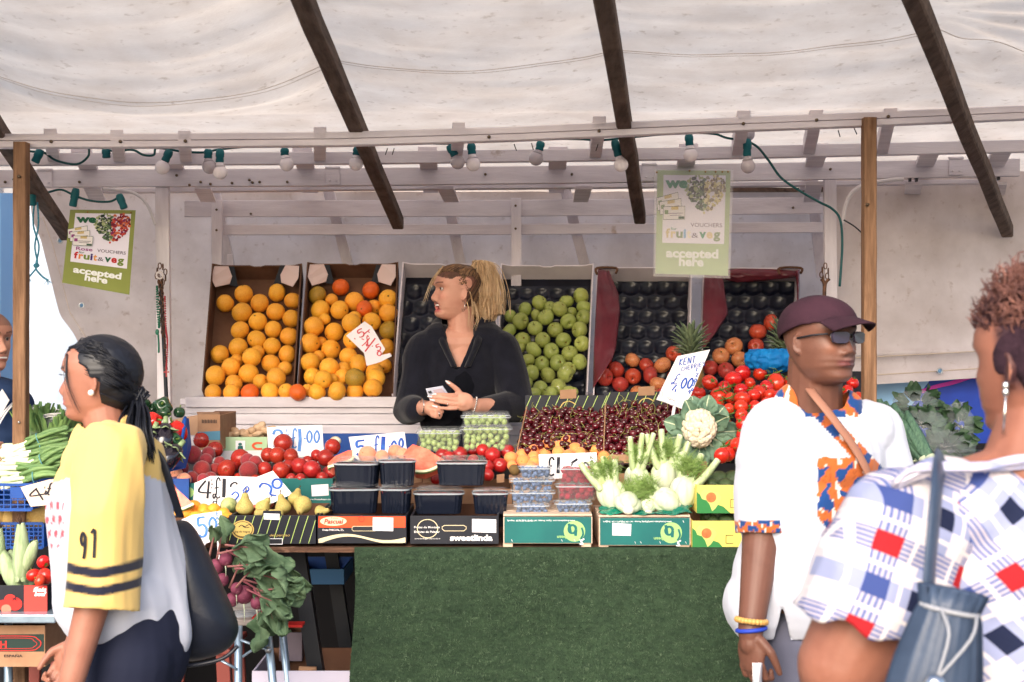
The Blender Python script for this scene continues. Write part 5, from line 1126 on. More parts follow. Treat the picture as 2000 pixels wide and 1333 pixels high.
wedge('tall watermelon wedge half hidden behind the black shoulder bag', [(318, 920), (342, 952), (377, 984), (352, 992), (338, 975), (330, 950)], [(378, 984), (352, 994), (338, 980)], Pl.three(P(320, 1000, 4.6), P(380, 1000, 4.6), P(350, 920, 4.64)), .05)
M_pear = mat('pear_skin', rgb(176, 170, 98), .5, .3, c2=rgb(184, 98, 70), nscale=9, rand=.08, nrange=(.45, .75), bump=.15, bscale=150, c3=rgb(160, 170, 96), c3scale=14)
def mk_pear():
    pf = [(0, -1), (.35, -.97), (.75, -.75), (.92, -.4), (.88, -.05), (.66, .35), (.44, .7), (.36, 1.0), (.28, 1.2), (.12, 1.3), (0, 1.28)]
    pf2 = smooth_path([V(a, b, 0) for a, b in pf], 3); mb = MB(); n = 22; vs = [V(max(p.x, 0) * math.cos(2 * math.pi * j / n), max(p.x, 0) * math.sin(2 * math.pi * j / n), p.y) for p in pf2 for j in range(n)]
    mb.raw(vs, [(i * n + j, i * n + (j + 1) % n, (i + 1) * n + (j + 1) % n, (i + 1) * n + j) for i in range(len(pf2) - 1) for j in range(n)], 0, True)
    o = mb.build('pear', M_pear, org=(0, 0, 0)); mb = MB(); mb.tube([(0, 0, 1.2), (.05, 0, 1.5), (.14, 0, 1.75)], [.06, .05, .07], 6); a = mb.build('stalk', M_stalk, o, org=(0, 0, 0)); mb = MB(); mb.sph((0, 0, -.97), (.14, .14, .05), 8, 4); b = mb.build('blossom_end', M_scar, o, org=(0, 0, 0)); return Proto(o, [(a, []), (b, [])])
PR['pear'] = mk_pear(); E = lambda x, y, z: Matrix.Rotation(z, 3, 'Z').to_4x4().to_quaternion() @ Quaternion((0, 1, 0), y) @ Quaternion((1, 0, 0), x)
for x, y, q, e, lb in ((478, 987, 19, E(.1, .05, 0), 'upright pale green pear in front of the long melon wedge'), (515, 989, 16, E(.5, .5, .3), 'blushed pear leaning right beside the upright one'), (552, 987, 17, E(-.2, -.25, 0), 'russet pear third from the left in the striped crate'), (590, 989, 19.5, E(2.0, .2, 0), 'large round pear lying with its blossom end forward'), (508, 1003, 11, E(.2, 1.2, 0), 'small pear low at the rim of the striped crate'), (578, 972, 16, E(-.7, .2, 0), 'greener pear behind the large round one'), (628, 999, 13, E(.3, 1.4, 0), 'green pear at the right end of the striped crate'), (540, 1004, 13, E(.3, -1.2, 0), 'pear below the russet one, cut off by the paper label')):
    D = 4.6 + (1000 - y) * .002; PR['pear'].place(P(x, y, D), e, q / F * D, lb, 'pear')
M_mango = mat('yellow_mango_skin', rgb(244, 176, 64), .45, .35, c2=rgb(236, 150, 50), nscale=14, rand=.06); PR['mango'] = mk_plain('mango', M_mango, (1.15, .9, .9), 16, 12)
for x, y, q in ((375, 993, 17), (398, 998, 15), (418, 996, 14), (362, 1004, 16), (436, 1004, 13), (443, 1012, 13), (405, 1010, 15), (345, 1012, 15), (385, 1012, 15)): D = 4.62 + (1010 - y) * .003; PR['mango'].place(P(x, y, D), E(R.uniform(-.5, .5), R.uniform(-.5, .5), R.uniform(0, 3)), q / F * D, 'small yellow-orange mango between the melon wedge and the 50 each card', 'mango', 'yellow mangoes')
r, pl, bx = open_crate(330, 1012, 446, 1070, 4.5, .3, M_carddk, 'dark box of yellow mangoes half hidden by the shoulder bag')

# ================================================================ fennel, cauliflower, pineapples
M_fen = mat('fennel_bulb', rgb(206, 212, 190), .4, .4, c2=rgb(184, 200, 160), nscale=8, stretch=(6, 6, 1), bump=.3, bscale=30, bstretch=(8, 8, 1)); M_fst = mat('fennel_stalk', rgb(162, 184, 126), .5, .35, c2=rgb(196, 208, 170), nscale=12, stretch=(8, 8, 1), bump=.3, bscale=40); M_frond = mat('fennel_frond', rgb(112, 146, 72), .7, .2, c2=rgb(150, 176, 104), nscale=30); M_cut = mat('cut_vegetable', rgb(232, 230, 214), .5, .3, c2=rgb(210, 208, 186), nscale=30)
def fennel(c, r, lean, stalks, lb, seed, tilt=0):
    rnd = random.Random(seed); root = empty('fennel', c, lb, 'fennel', 'fennel bulbs'); L = Matrix.Rotation(lean, 3, 'Y') @ Matrix.Rotation(tilt, 3, 'X')
    mb = MB()
    for k, (ox, sc) in enumerate(((0, 1), (-.32, .82), (.34, .8), (0, .9))):
        mb.sph(c + L @ V(ox * r, (-.25 if k == 3 else 0) * r, -.02 * k * r), (r * .8 * sc, r * .62 * sc, r * 1.15 * sc), 18, 12, rot=L @ Matrix.Rotation(ox * .5, 3, 'Y'))
    mb.build('bulb', M_fen, root)
    mb = MB(); mb.sph(c + L @ V(0, 0, -1.08 * r), (r * .38, r * .35, r * .12), 12, 6, rot=L); mb.build('root_end', M_cut, root)
    for k, (sx, ln) in enumerate(stalks):
        a = c + L @ V(sx * r * .6, rnd.uniform(-.2, .2) * r, r * .5); d = (L @ V(sx * .48, rnd.uniform(-.3, .15), 1)).normalized(); b = a + d * ln; m = a.lerp(b, .5) + L @ V(sx * .1 * ln, 0, 0) * .3
        mb = MB(); mb.tube(smooth_path([a, m, b], 5), [r * lerp(.42, .29, i / 10) for i in range(11)], 10, flat=.7); st = mb.build('stalk', M_fst, root)
        mb = MB(); e = b - d * .0008; mb.sph(e, (r * .17, r * .15, .003), 10, 4, rot=d.to_track_quat('Z', 'Y').to_matrix()); mb.build('cut_end', M_cut, st)
    mb = MB()
    for k in range(150):
        sx = rnd.uniform(-.9, .9); a = c + L @ V(sx * r * .6, rnd.uniform(-.5, .3) * r, r * rnd.uniform(1.0, 2.0)); d = (L @ V(sx * .4 + rnd.gauss(0, .5), rnd.gauss(-.2, .4), rnd.uniform(.2, 1))).normalized(); q = a + d * rnd.uniform(.02, .05)
        mb.tube([a, a.lerp(q, .5) + V(rnd.gauss(0, .004), 0, .004), q], [.0011, .0009, .0004], 4)
        for j in range(5):
            s = a.lerp(q, rnd.uniform(.3, 1)); mb.tube([s, s + V(rnd.gauss(0, .011), rnd.gauss(0, .008), rnd.gauss(.004, .009))], [.0008, .0003], 3)
    mb.build('frond', M_frond, root)
fD = 4.6
fennel(P(1194, 966, fD), .048, -.28, [(-.9, .11), (-.4, .09), (.6, .085), (.1, .10)], 'fennel bulb at the left end leaning left over its green bag', 1)
fennel(P(1300, 930, 4.72), .05, .02, [(-.8, .12), (-.2, .13), (.5, .12), (1, .1)], 'tall upright fennel bulb in the back row', 3)
fennel(P(1243, 934, 4.72), .042, .12, [(-.5, .12), (.4, .14), (0, .13)], 'slim fennel bulb standing second from the left in the back row', 4)
fennel(P(1336, 962, fD), .05, .26, [(-.5, .10), (.9, .12), (.3, .11)], 'fennel bulb at the right end leaning right towards the avocado boxes', 2)
fennel(P(1300, 978, 4.56), .042, -1.1, [(-.3, .07), (.5, .08), (0, .06)], 'fennel bulb lying on its side at the front right', 5)
fennel(P(1226, 984, 4.54), .046, .15, [(-.6, .08), (.5, .1)], 'round fennel bulb lying with its cut root facing forward', 6, tilt=-1.25)
fennel(P(1262, 985, 4.57), .036, -.1, [(-.4, .1), (.3, .09)], 'small fennel bulb wedged between the two lying ones', 7, tilt=-.9)
M_tbag = mat('green_plastic_bag', rgb(20, 128, 104), .25, .5, c2=rgb(12, 98, 84), nscale=10, bump=.6, bscale=30)
def crumple(fn, nu, nv, amp, sc, seed):
    def g(u, v):
        p = fn(u, v); n = V(mn.noise(p * sc + V(seed, 0, 0)), mn.noise(p * sc + V(0, seed, 9)), mn.noise(p * sc + V(5, 2, seed))); n2 = V(mn.noise(p * sc * 3 + V(seed, 0, 0)), mn.noise(p * sc * 3 + V(0, seed, 9)), mn.noise(p * sc * 3 + V(5, 2, seed))); return p + n * amp + n2 * amp * .4
    return g
mb = MB(); mb.grid(crumple(lambda u, v: P(1172 + 180 * u, 1004 - 10 * math.sin(u * 9) * v - 12 * v, 4.5 + .1 * v), 60, 14, .012, 25, 3), 60, 14); mb.build('plastic_bag', M_tbag, label='crumpled sea-green plastic bag spread under the fennel', cat='bag', solid=.001)

M_curd = mat('cauliflower_curd', rgb(236, 228, 208), .75, .2, c2=rgb(214, 200, 170), nscale=60, bump=.8, bscale=150); M_cleaf = mat('cauliflower_leaf', rgb(128, 156, 132), .55, .3, c2=rgb(92, 126, 108), nscale=20, bump=.4, bscale=60, transl=.15); M_rib = mat('pale_leaf_rib', rgb(206, 216, 184), .5, .3)
def leaf(mb, base, d, side, L, w, curl=.5, ruf=.15, m=0, nu=9, nv=7, seed=0, rib=None, pw=.6):
    """a leaf blade: base point, direction, sideways direction, length, width; curl bends it over its normal"""
    d = Vector(d).normalized(); side = Vector(side); side = (side - d * side.dot(d)).normalized(); n = d.cross(side); vs = []
    for j in range(nv):
        t = j / (nv - 1); ang = curl * t; ctr = base + (d * (math.sin(ang) / curl if abs(curl) > 1e-3 else t) + n * ((1 - math.cos(ang)) / curl if abs(curl) > 1e-3 else 0)) * L
        nn = n * math.cos(ang) - d * math.sin(ang); ww = w * (math.sin(math.pi * (t * .93 + .05)) ** pw)
        for i in range(nu):
            s = i / (nu - 1) * 2 - 1; vs.append(ctr + side * s * ww / 2 + nn * (ww * ruf * math.sin(s * 7 + t * 9 + seed) * abs(s) + .25 * ww * s * s) + d * ww * .06 * math.sin(s * 13 + seed * 3) * abs(s))
    mb.raw(vs, [(j * nu + i, j * nu + i + 1, (j + 1) * nu + i + 1, (j + 1) * nu + i) for j in range(nv - 1) for i in range(nu - 1)], m, True)
    if rib is not None:
        pts = [vs[j * nu + nu // 2] - n * .0008 for j in range(nv)]; mb.tube(pts, [w * .05 * (1 - j / nv * .7) for j in range(nv)], 5, rib)
cc = P(1372, 842, 4.93); root = empty('cauliflower', cc - V(0, 0, .09), 'white cauliflower in blue-green leaves between cherries and tomatoes', 'cauliflower')
mb = MB(); rnd = random.Random(2)
for i in range(150):
    u = V(rnd.gauss(0, 1), rnd.gauss(0, 1), rnd.gauss(0, 1)).normalized()
    if u.y > .3: u.y = -u.y
    mb.sph(cc + V(-.012, -.01, .01) + V(u.x * .05, u.y * .045, u.z * .058) * 1.0, rnd.uniform(.009, .014), 8, 6)
mb.sph(cc + V(-.012, -.005, .01), (.05, .045, .055), 14, 10); mb.build('curd', M_curd, root)
for i in range(15):
    a = 2 * math.pi * i / 15 + rnd.uniform(-.2, .2); o = V(math.cos(a), .1, math.sin(a)); b = cc + V(0, .02, -.01) + V(math.cos(a) * .045, .01, math.sin(a) * .05); sd = V(-math.sin(a), 0, math.cos(a)); mb = MB()
    leaf(mb, b, o + V(0, -.45 if i % 2 else -.15, 0), sd, rnd.uniform(.07, .095), .075, rnd.uniform(-.9, 1.3), .2, 0, seed=i, rib=1); mb.build('leaf', [M_cleaf, M_rib], root, solid=.0012)
M_pleaf = mat('pineapple_leaf', rgb(116, 128, 96), .55, .3, c2=rgb(78, 96, 74), nscale=18, stretch=(1, 1, .3), bump=.2, rand=.1); M_pine_s = mat('pineapple_skin', rgb(150, 110, 60), .7, .3, c2=rgb(96, 80, 50), nscale=40, bump=1, bscale=40)
for x, y, D, s, lb in ((1349, 692, 5.62, 1, 'spiky grey-green pineapple crown behind the Kent cherries card'), (1532, 686, 5.6, 1, 'pineapple crown behind the blue tissue paper, beside the cap')):
    c = P(x, y, D); root = empty('pineapple', c - V(0, 0, .18), lb, 'pineapple'); mb = MB(); mb.sph(c - V(0, 0, .10), (.055, .055, .09), 18, 14); mb.build('fruit', M_pine_s, root)
    rnd = random.Random(int(x)); mb = MB()
    for i in range(58):
        t = i / 58; a = i * 2.4; o = V(math.cos(a), math.sin(a), 0); h = .01 + .075 * t; sp = 1.1 * (1 - t) + .16
        b = c + V(0, 0, h * .8 - .02) + o * .014; leaf(mb, b, o * sp + V(0, 0, 1), V(-math.sin(a), math.cos(a), 0), .055 + .045 * t + rnd.uniform(-.01, .01), .019, -.45 - .4 * (1 - t), .0, 0, nu=3, nv=6, pw=.5)
    mb.build('crown', M_pleaf, root, solid=.001)
M_tissue = mat('blue_tissue_paper', rgb(14, 128, 200), .6, .3, c2=rgb(8, 104, 176), nscale=12, bump=.8, bscale=40, transl=.15)
c = P(1508, 700, 5.42)
mb = MB(); mb.sph(c, (1, 1, 1), 64, 40, fn=lambda u, q: (lambda rr, w: V(u.x * .105, u.y * .07, u.z * .05 * (1.15 if u.z < 0 else 1)) * (1 + .05 * math.sin(math.atan2(u.y, u.x) * 17) * rr + .12 * mn.noise(u * 4)) + V(0, 0, -.03 * math.exp(-((rr) / .45) ** 2) * (u.z > 0)))(math.hypot(u.x, u.y), 0))
mb.build('tissue_paper', M_tissue, label='puffed ring of bright blue tissue paper resting on the tomatoes', cat='tissue paper')
# vine stalks lying over the tomatoes
for i, (x, y) in enumerate(((1413, 760), (1423, 778), (1478, 758), (1512, 730), (1450, 798), (1419, 812), (1392, 838), (1426, 868))):
    mb = MB(); rnd = random.Random(i); c = bedT.at(x, y, .065); mb.tube(smooth_path([c - V(.035, 0, .01), c, c + V(.03, -.004, .012)], 3), .003, 5)
    for k in range(9): a = c + V(rnd.uniform(-.03, .03), -.002, rnd.uniform(-.01, .01)); mb.tube([a, a + V(rnd.gauss(0, .008), -.006, rnd.gauss(0, .01)), a + V(rnd.gauss(0, .016), -.004, rnd.gauss(0, .018))], [.0022, .0016, .0006], 4)
    mb.build('vine_stalk', M_gstalk, label='green vine stalk with curled sepals lying on the heaped tomatoes', cat='vine stalk', group='vine stalks on the tomatoes')
# torn film in the red apple crates
M_film = mat('wine_red_film', rgb(112, 38, 50), .3, .5, c2=rgb(90, 28, 40), nscale=8, bump=.6, bscale=25, alpha=.86)
def film(pts0, pts1, D0, D1, lb, nm='film_liner'):
    def f(u, v):
        i = min(int(v * (len(pts0) - 1)), len(pts0) - 2); t = v * (len(pts0) - 1) - i
        a = (lerp(pts0[i][0], pts0[i + 1][0], t), lerp(pts0[i][1], pts0[i + 1][1], t)); b = (lerp(pts1[i][0], pts1[i + 1][0], t), lerp(pts1[i][1], pts1[i + 1][1], t)); return P(lerp(a[0], b[0], u), lerp(a[1], b[1], u), lerp(D0, D1, v) - .02 * math.sin(u * 3.1) - .01 * mn.noise(V(u * 4, v * 9, D0)))
    mb = MB(); mb.grid(f, 14, 40); mb.build(nm, M_film, label=lb, cat='plastic film', solid=.0006)
film([(1168, 526), (1166, 560), (1163, 620), (1160, 680), (1158, 760)], [(1190, 530), (1208, 575), (1211, 610), (1203, 680), (1196, 700)], 6.36, 6.0, 'torn wine-red film down the left side of the half-empty apple crate')
film([(1376, 534), (1374, 560), (1372, 620), (1371, 660), (1370, 680)], [(1412, 536), (1415, 570), (1422, 612), (1398, 650), (1376, 680)], 6.3, 6.05, 'torn wine-red film down the left side of the crate behind the tomatoes')
film([(1380, 530), (1450, 525), (1510, 526), (1562, 530)], [(1380, 538), (1440, 552), (1500, 548), (1560, 542)], 6.38, 6.38, 'wine-red film rolled over the top edge of the crate behind the tomatoes')
film([(1562, 526), (1562, 560), (1560, 600)], [(1553, 530), (1556, 560), (1557, 598)], 6.36, 6.3, 'narrow strip of wine-red film hanging at the right side of the last crate')
for x0, x1 in ((1166, 1203), (1523, 1564)):
    mb = MB(); a = P(x0, 524, 6.38); b = P(x1, 524, 6.38); mb.tube(smooth_path([P(x0, 536, 6.36), a, b, P(x1, 534, 6.36)], 4), .006, 8); mb.build('carry_handle', M_carddk, label=f'brown carry handle at the top {"left corner of the half-empty" if x0 < 1300 else "right corner of the rearmost red-lined"} apple crate', cat='handle')

# ================================================================ festoon lights
M_sock = mat('teal_lamp_socket', rgb(14, 96, 104), .5, .4, rand=.15); M_bulb = mat('frosted_bulb', rgb(236, 228, 232), .22, .5); M_bulbg = mat('grey_bulb', rgb(182, 172, 178), .12, .6, coat=.3); M_cable = mat('green_cable', rgb(10, 72, 74), .5, .4)
fl = empty('festoon_lights', P(700, 280, 4.95), 'string of unlit white bulbs in teal sockets under the front beam', 'string lights')
def socket(x0, y0, x1, y1, D=4.95): 
    a, b = P(x0, y0, D), P(x1, y1, D); mb = MB(); d = b - a; q = [a + d * t for t in (0, .12, .3, .55, .6, .92, 1)]; k = .0155; mb.tube(q, [k * .7, k * .9, k, k * .98, k * .86, k * .95, k * .8], 14); return mb.build('socket', M_sock, fl), b, d.normalized()
def bulb(x0, y0, x1, y1, bx, by, m=M_bulb, D=4.95):
    so, b, d = socket(x0, y0, x1, y1, D); c = P(bx, by, D); ax = (c - b).normalized(); L = (c - b).length; rb = 14.2 / F * D
    ts = [0, .3, .55, .8, 1.0]; path = [b + ax * L * t * .6 for t in (0, .35, .7)]; rad = [.0125, .014, .019]
    for i in range(9):
        t = -math.pi / 2 * .62 + (math.pi / 2 * 1.62) * i / 8; path.append(c + ax * rb * math.sin(t)); rad.append(max(rb * math.cos(t), .0005))
    mb = MB(); mb.tube(path, rad, 20); mb.build('bulb', m, so)
for s in ((80, 292, 68, 318), (207, 291, 208, 309)): socket(*s)
socket(62, 370, 63, 402, 5.3); socket(149, 368, 142, 404, 5.3); socket(232, 380, 243, 408, 5.3)
for a in ((332, 293, 322, 316, 317, 327), (430, 292, 429, 318, 430, 337), (556, 290, 556, 304, 560, 321), (699, 288, 696, 304, 695, 320), (920, 281, 922, 302, 924, 321), (1200, 274, 1208, 306, 1213, 322), (1345, 263, 1347, 285, 1349, 303)): bulb(*a)
for a in ((407, 292, 406, 310, 409, 326), (877, 284, 889, 305, 894, 317), (1057, 277, 1053, 294, 1047, 310), (1460, 272, 1459, 306, 1461, 325)): bulb(*a, m=M_bulbg)
def cable(pts, D, r=.0042, m=M_cable, par=fl, nm='cable'): mb = MB(); mb.tube(smooth_path([P(x, y, D) if not isinstance(D, list) else P(x, y, D[i]) for i, (x, y) in enumerate(pts)], 6), r, 8); return mb.build(nm, m, par)
cable([(20, 286), (60, 296), (85, 298), (110, 314), (150, 321), (172, 306), (176, 288), (200, 290), (225, 296), (258, 293), (280, 303), (300, 303), (305, 290), (330, 292), (360, 297), (400, 298), (430, 292), (500, 286), (556, 287), (640, 286), (699, 284), (790, 280), (877, 281), (920, 277), (1000, 276), (1057, 272), (1120, 272), (1170, 274), (1202, 272), (1280, 264), (1346, 260), (1395, 262), (1420, 270), (1457, 275)], 4.97)
cable([(1457, 275), (1480, 288), (1502, 315), (1525, 347), (1560, 372), (1600, 395), (1625, 408), (1641, 430), (1645, 480), (1640, 560)], 5.1, .0045)
cable([(25, 350), (55, 368), (60, 388)], 5.3, .004); cable([(95, 376), (120, 371), (149, 384), (180, 393), (215, 394), (233, 384)], 5.3, .0042)
mb = MB(); mb.sph(P(1460, 262, 4.97), (.026, .02, .026), 16, 10); mb.build('junction_box', M_bulbg, fl)
wc = cable([(200, 369), (225, 371), (262, 378), (285, 397), (298, 424), (303, 440)], 5.65, .006, mat('white_cable', rgb(206, 200, 202), .5), stall, 'white_cable')
cable([(1645, 440), (1652, 400), (1665, 376), (1690, 361), (1740, 352), (1765, 351)], 5.65, .008, MATS['white_cable'], stall, 'white_cable'); cable([(1648, 430), (1668, 442), (1684, 456)], 5.6, .003, M_black, stall, 'dark_cord')
M_wire = mat('dark_wire', rgb(50, 44, 46), .5, .4)
for x, y in ((757, 290), (770, 290), (1004, 282), (1038, 280), (1168, 282), (1637, 255), (1668, 250), (430, 275)):
    mb = MB(); a = P(x, y, 4.7); mb.tube([a, a + V(R.uniform(-.01, .01), 0, -.022)], .0018, 5); mb.build('hook', M_wire, stall)
# blue rope loop hanging at the left
mb = MB()
for s in (1, -1): mb.tube(smooth_path([P(70 + 3 * s, 395, 5.3), P(70 + 5 * s, 440, 5.3), P(72 - 4 * s, 480, 5.3), P(72 + 1 * s, 512, 5.3), P(70, 525, 5.29), P(70 - 12 * s, 540, 5.3), P(70 - 24 * s if s < 0 else 53, 548, 5.3)], 5), .0034, 6)
mb.sph(P(71, 519, 5.29), (.012, .009, .009), 10, 6)
for i in range(14): mb.tube([P(92, 547, 5.3), P(90 + R.uniform(-4, 14), 547 + R.uniform(-2, 12), 5.3)], .0008, 3); mb.tube([P(56, 543, 5.3), P(53 + R.uniform(-4, 10), 545 + R.uniform(0, 14), 5.3)], .0008, 3)
mb.build('rope', mat('blue_rope', rgb(40, 106, 130), .8, c2=rgb(80, 150, 170), nscale=150), label='knotted blue rope loop with frayed ends hanging beside the left post', cat='rope')
# chains and beads on the left upright, hook and chain on the right one
M_rust = mat('rusty_metal', rgb(74, 54, 46), .6, .4, c2=rgb(120, 84, 62), nscale=40, metal=.5)
root = empty('hanging_chain', P(318, 780, 5.62), 'bundle of rusty chain with dark strap hanging on the left white upright', 'chain')
def chain(pts, D, r, m, name='chain', n=None):
    q = smooth_path([P(x, y, D) for x, y in pts], 6); L = sum((b - a).length for a, b in zip(q, q[1:])); mb = MB(); step = r * 2.4; k = int(L / step)
    for i in range(k):
        t = i / k * (len(q) - 1); j = int(t); p = q[j].lerp(q[min(j + 1, len(q) - 1)], t - j); a = i % 2 * math.pi / 2; R3 = Matrix.Rotation(a, 3, 'Z'); vs = []
        pts_ = [p + R3 @ V(r * .8 * math.cos(2 * math.pi * s / 10), 0, r * 1.5 * math.sin(2 * math.pi * s / 10)) for s in range(11)]; mb.tube(pts_, r * .28, 5, cap=False)
    return mb.build(name, m, root)
chain([(312, 520), (306, 533), (308, 545), (318, 552), (324, 540), (320, 524), (312, 518)], 5.6, .008, M_rust); chain([(316, 545), (318, 590), (322, 650), (325, 735)], 5.6, .006, M_rust); chain([(310, 540), (312, 600), (318, 660)], 5.6, .006, M_rust)
mb = MB(); mb.tube(smooth_path([P(314, 550, 5.64), P(319, 650, 5.64), P(326, 800, 5.64)], 4), .008, 8); mb.build('strap', M_black, root)
root = empty('bead_string', P(308, 650, 5.6), 'string of small green beads with a pendant beside the rusty chain', 'beads'); mb = MB()
for pts in ([(306, 560), (307, 600), (310, 640)], [(307, 560), (311, 610), (311, 640)], [(309, 655), (310, 675), (310, 688)]):
    q = smooth_path([P(x, y, 5.59) for x, y in pts], 9)
    for p in q: mb.sph(p, .0042, 6, 4)
mb.build('bead', mat('green_bead', rgb(20, 100, 76), .3), root); mb = MB(); mb.sph(P(307, 649, 5.59), (.008, .004, .012), 10, 8); mb.build('pendant', MATS['green_bead'], root)
root = empty('red_beads', P(325, 700, 5.6), 'string of small red beads ending in a cross on the left upright', 'beads'); mb = MB()
for p in smooth_path([P(322, 580, 5.585), P(324, 640, 5.585), P(327, 670, 5.585), P(325, 720, 5.585)], 14): mb.sph(p, .004, 6, 4)
mb.build('bead', mat('red_bead', rgb(160, 40, 50), .3), root); mb = MB(); mb.box(P(325, 727, 5.585), (.022, .004, .005)); mb.box(P(325, 729, 5.583), (.005, .004, .03)); mb.build('cross', MATS['red_bead'], root)
mb = MB(); vs = []; p = P(312, 538, 5.57)
mb.tube([p + V(.013 * math.cos(a), 0, .013 * math.sin(a)) for a in [i * math.pi / 8 for i in range(17)]], .004, 6, cap=False); mb.build('ring', mat('white_ring', rgb(210, 200, 196), .5), root)
root = empty('hanging_hook', P(1612, 590, 5.6), 'rusty twisted hook and chain hanging at the right white upright', 'hook'); chain([(1612, 520), (1604, 532), (1608, 545), (1618, 535), (1614, 520)], 5.6, .008, M_rust, 'chain'); mb = MB(); mb.tube(smooth_path([P(1604, 545, 5.6), P(1610, 556, 5.6), P(1609, 590, 5.6)], 4), .007, 8); mb.tube(smooth_path([P(1620, 545, 5.6), P(1612, 556, 5.6), P(1611, 590, 5.6)], 4), .006, 8); mb.build('hook', M_rust, root)
# ================================================================ left end: greens, corn, boxes, beetroot
M_bcr = mat('blue_crate_plastic', rgb(20, 78, 160), .4, .4, c2=rgb(14, 64, 140), nscale=10)
def mesh_crate(x0, y0, x1, y1, D, d, lb, nx, ny):
    a, b = P(x0, y1, D), P(x1, y0, D); root = empty('mesh_crate', ((a.x + b.x) / 2, D + d / 2, a.z), lb, 'crate'); mb = MB(); w = .0035
    for i in range(nx + 1): X = lerp(a.x, b.x, i / nx); mb.box((X, D, (a.z + b.z) / 2), (w * (2 if i in (0, nx) else 1), w, b.z - a.z))
    for j in range(ny + 1): Z = lerp(a.z, b.z, j / ny); mb.box(((a.x + b.x) / 2, D - .001, Z), (b.x - a.x, w, w * (2.6 if j in (0, ny) else 1)))
    mb.build('front_grille', M_bcr, root)
    for X in (a.x, b.x): mb = MB(); mb.box((X, D + d / 2 + .004, (a.z + b.z) / 2), (.004, d, b.z - a.z)); mb.build('side_panel', M_bcr, root)
    mb = MB(); mb.box(((a.x + b.x) / 2, D + d / 2 + .004, a.z + .003), (b.x - a.x, d, .004)); mb.build('base', M_bcr, root); mb = MB(); mb.box(((a.x + b.x) / 2, D + d + .006, (a.z + b.z) / 2), (b.x - a.x, .004, b.z - a.z)); mb.build('back_panel', M_bcr, root); return root
r = mesh_crate(-60, 947, 62, 996, 4.42, .3, 'blue mesh crate heaped with spring onions at the left edge', 9, 5)
mb = MB(); poly(mb, front(4.415), [(20, 952), (46, 952), (46, 974), (20, 974)], 0, 0, .003); mb.build('name_plate', M_bcr, r)
mesh_crate(-60, 1023, 84, 1070, 4.5, .3, 'blue mesh crate of butternut squash behind the corn', 16, 6)
M_so = mat('spring_onion_green', rgb(120, 150, 92), .5, .35, c2=rgb(78, 112, 66), nscale=12, rand=.12, stretch=(1, 8, 8)); M_sow = mat('spring_onion_white', rgb(232, 234, 214), .45, .4, c2=rgb(200, 214, 172), nscale=10, rand=.05); M_root = mat('onion_rootlet', rgb(196, 170, 136), .9, .1); M_band = mat('blue_rubber_band', rgb(90, 150, 160), .5)
rnd = random.Random(4)
for k, (x0, y0, x1, y1, n) in enumerate(((10, 890, 132, 836, 11), (14, 905, 140, 866, 12), (20, 915, 122, 896, 10), (0, 935, 130, 905, 11), (30, 928, 128, 880, 10), (-10, 918, 120, 926, 9), (6, 944, 118, 925, 9))):
    root = empty('spring_onion_bunch', P(x0, y0, 4.5), f'bunch of spring onions, {["topmost, its tips highest", "second from the top", "middle one, short and thick", "long one above the crate rim", "one pointing steeply to the upper right", "lowest at the left edge", "front one resting on the crate rim"][k]} of the heap', 'spring onions', 'spring onion bunches'); D = 4.56 - k * .02; mg, mw, mr = MB(), MB(), MB()
    for i in range(n):
        a = P(x0 + rnd.gauss(0, 5), y0 + rnd.gauss(0, 7), D + rnd.gauss(0, .01)); b = P(x1 + rnd.gauss(0, 7), y1 + rnd.gauss(0, 7), D + rnd.gauss(0, .015)); c = a.lerp(b, .35) + V(0, 0, rnd.gauss(.004, .004)); e = a.lerp(b, .7) + V(0, 0, rnd.gauss(.008, .005))
        mw.tube(smooth_path([a - (b - a) * .03, a, a.lerp(c, .6), c], 3), [.004, .007, .009, .0095, .009, .0065, .006, .0058, .0055, .0055], 7); mg.tube(smooth_path([c, e, b], 4), [.0056, .006, .007, .0075, .0075, .007, .006, .005, .004], 7)
        for q in range(6): s = a - (b - a) * .03; mr.tube([s, s - (b - a).normalized() * rnd.uniform(.015, .04) + V(0, rnd.gauss(0, .006), rnd.gauss(0, .01))], [.0009, .0004], 3)
    mg.build('green_stems', M_so, root); mw.build('white_bulbs', M_sow, root); mr.build('rootlets', M_root, root)
    mb = MB(); c = P(lerp(x0, x1, .55), lerp(y0, y1, .55), D); d = (P(x1, y1, D) - P(x0, y0, D)).normalized(); u = d.cross(V(0, 1, 0)); mb.tube([c + u * .024 * math.cos(t) + V(0, .02 * math.sin(t), 0) for t in [i * math.pi / 8 for i in range(17)]], .0016, 5, cap=False); mb.build('rubber_band', M_band, root)
M_chard = mat('bagged_green_leaf', rgb(118, 146, 84), .5, .3, c2=rgb(62, 96, 56), nscale=14, stretch=(6, 6, 1), rand=.12); M_strip = mat('striped_band', rgb(232, 230, 228), .4, .4)
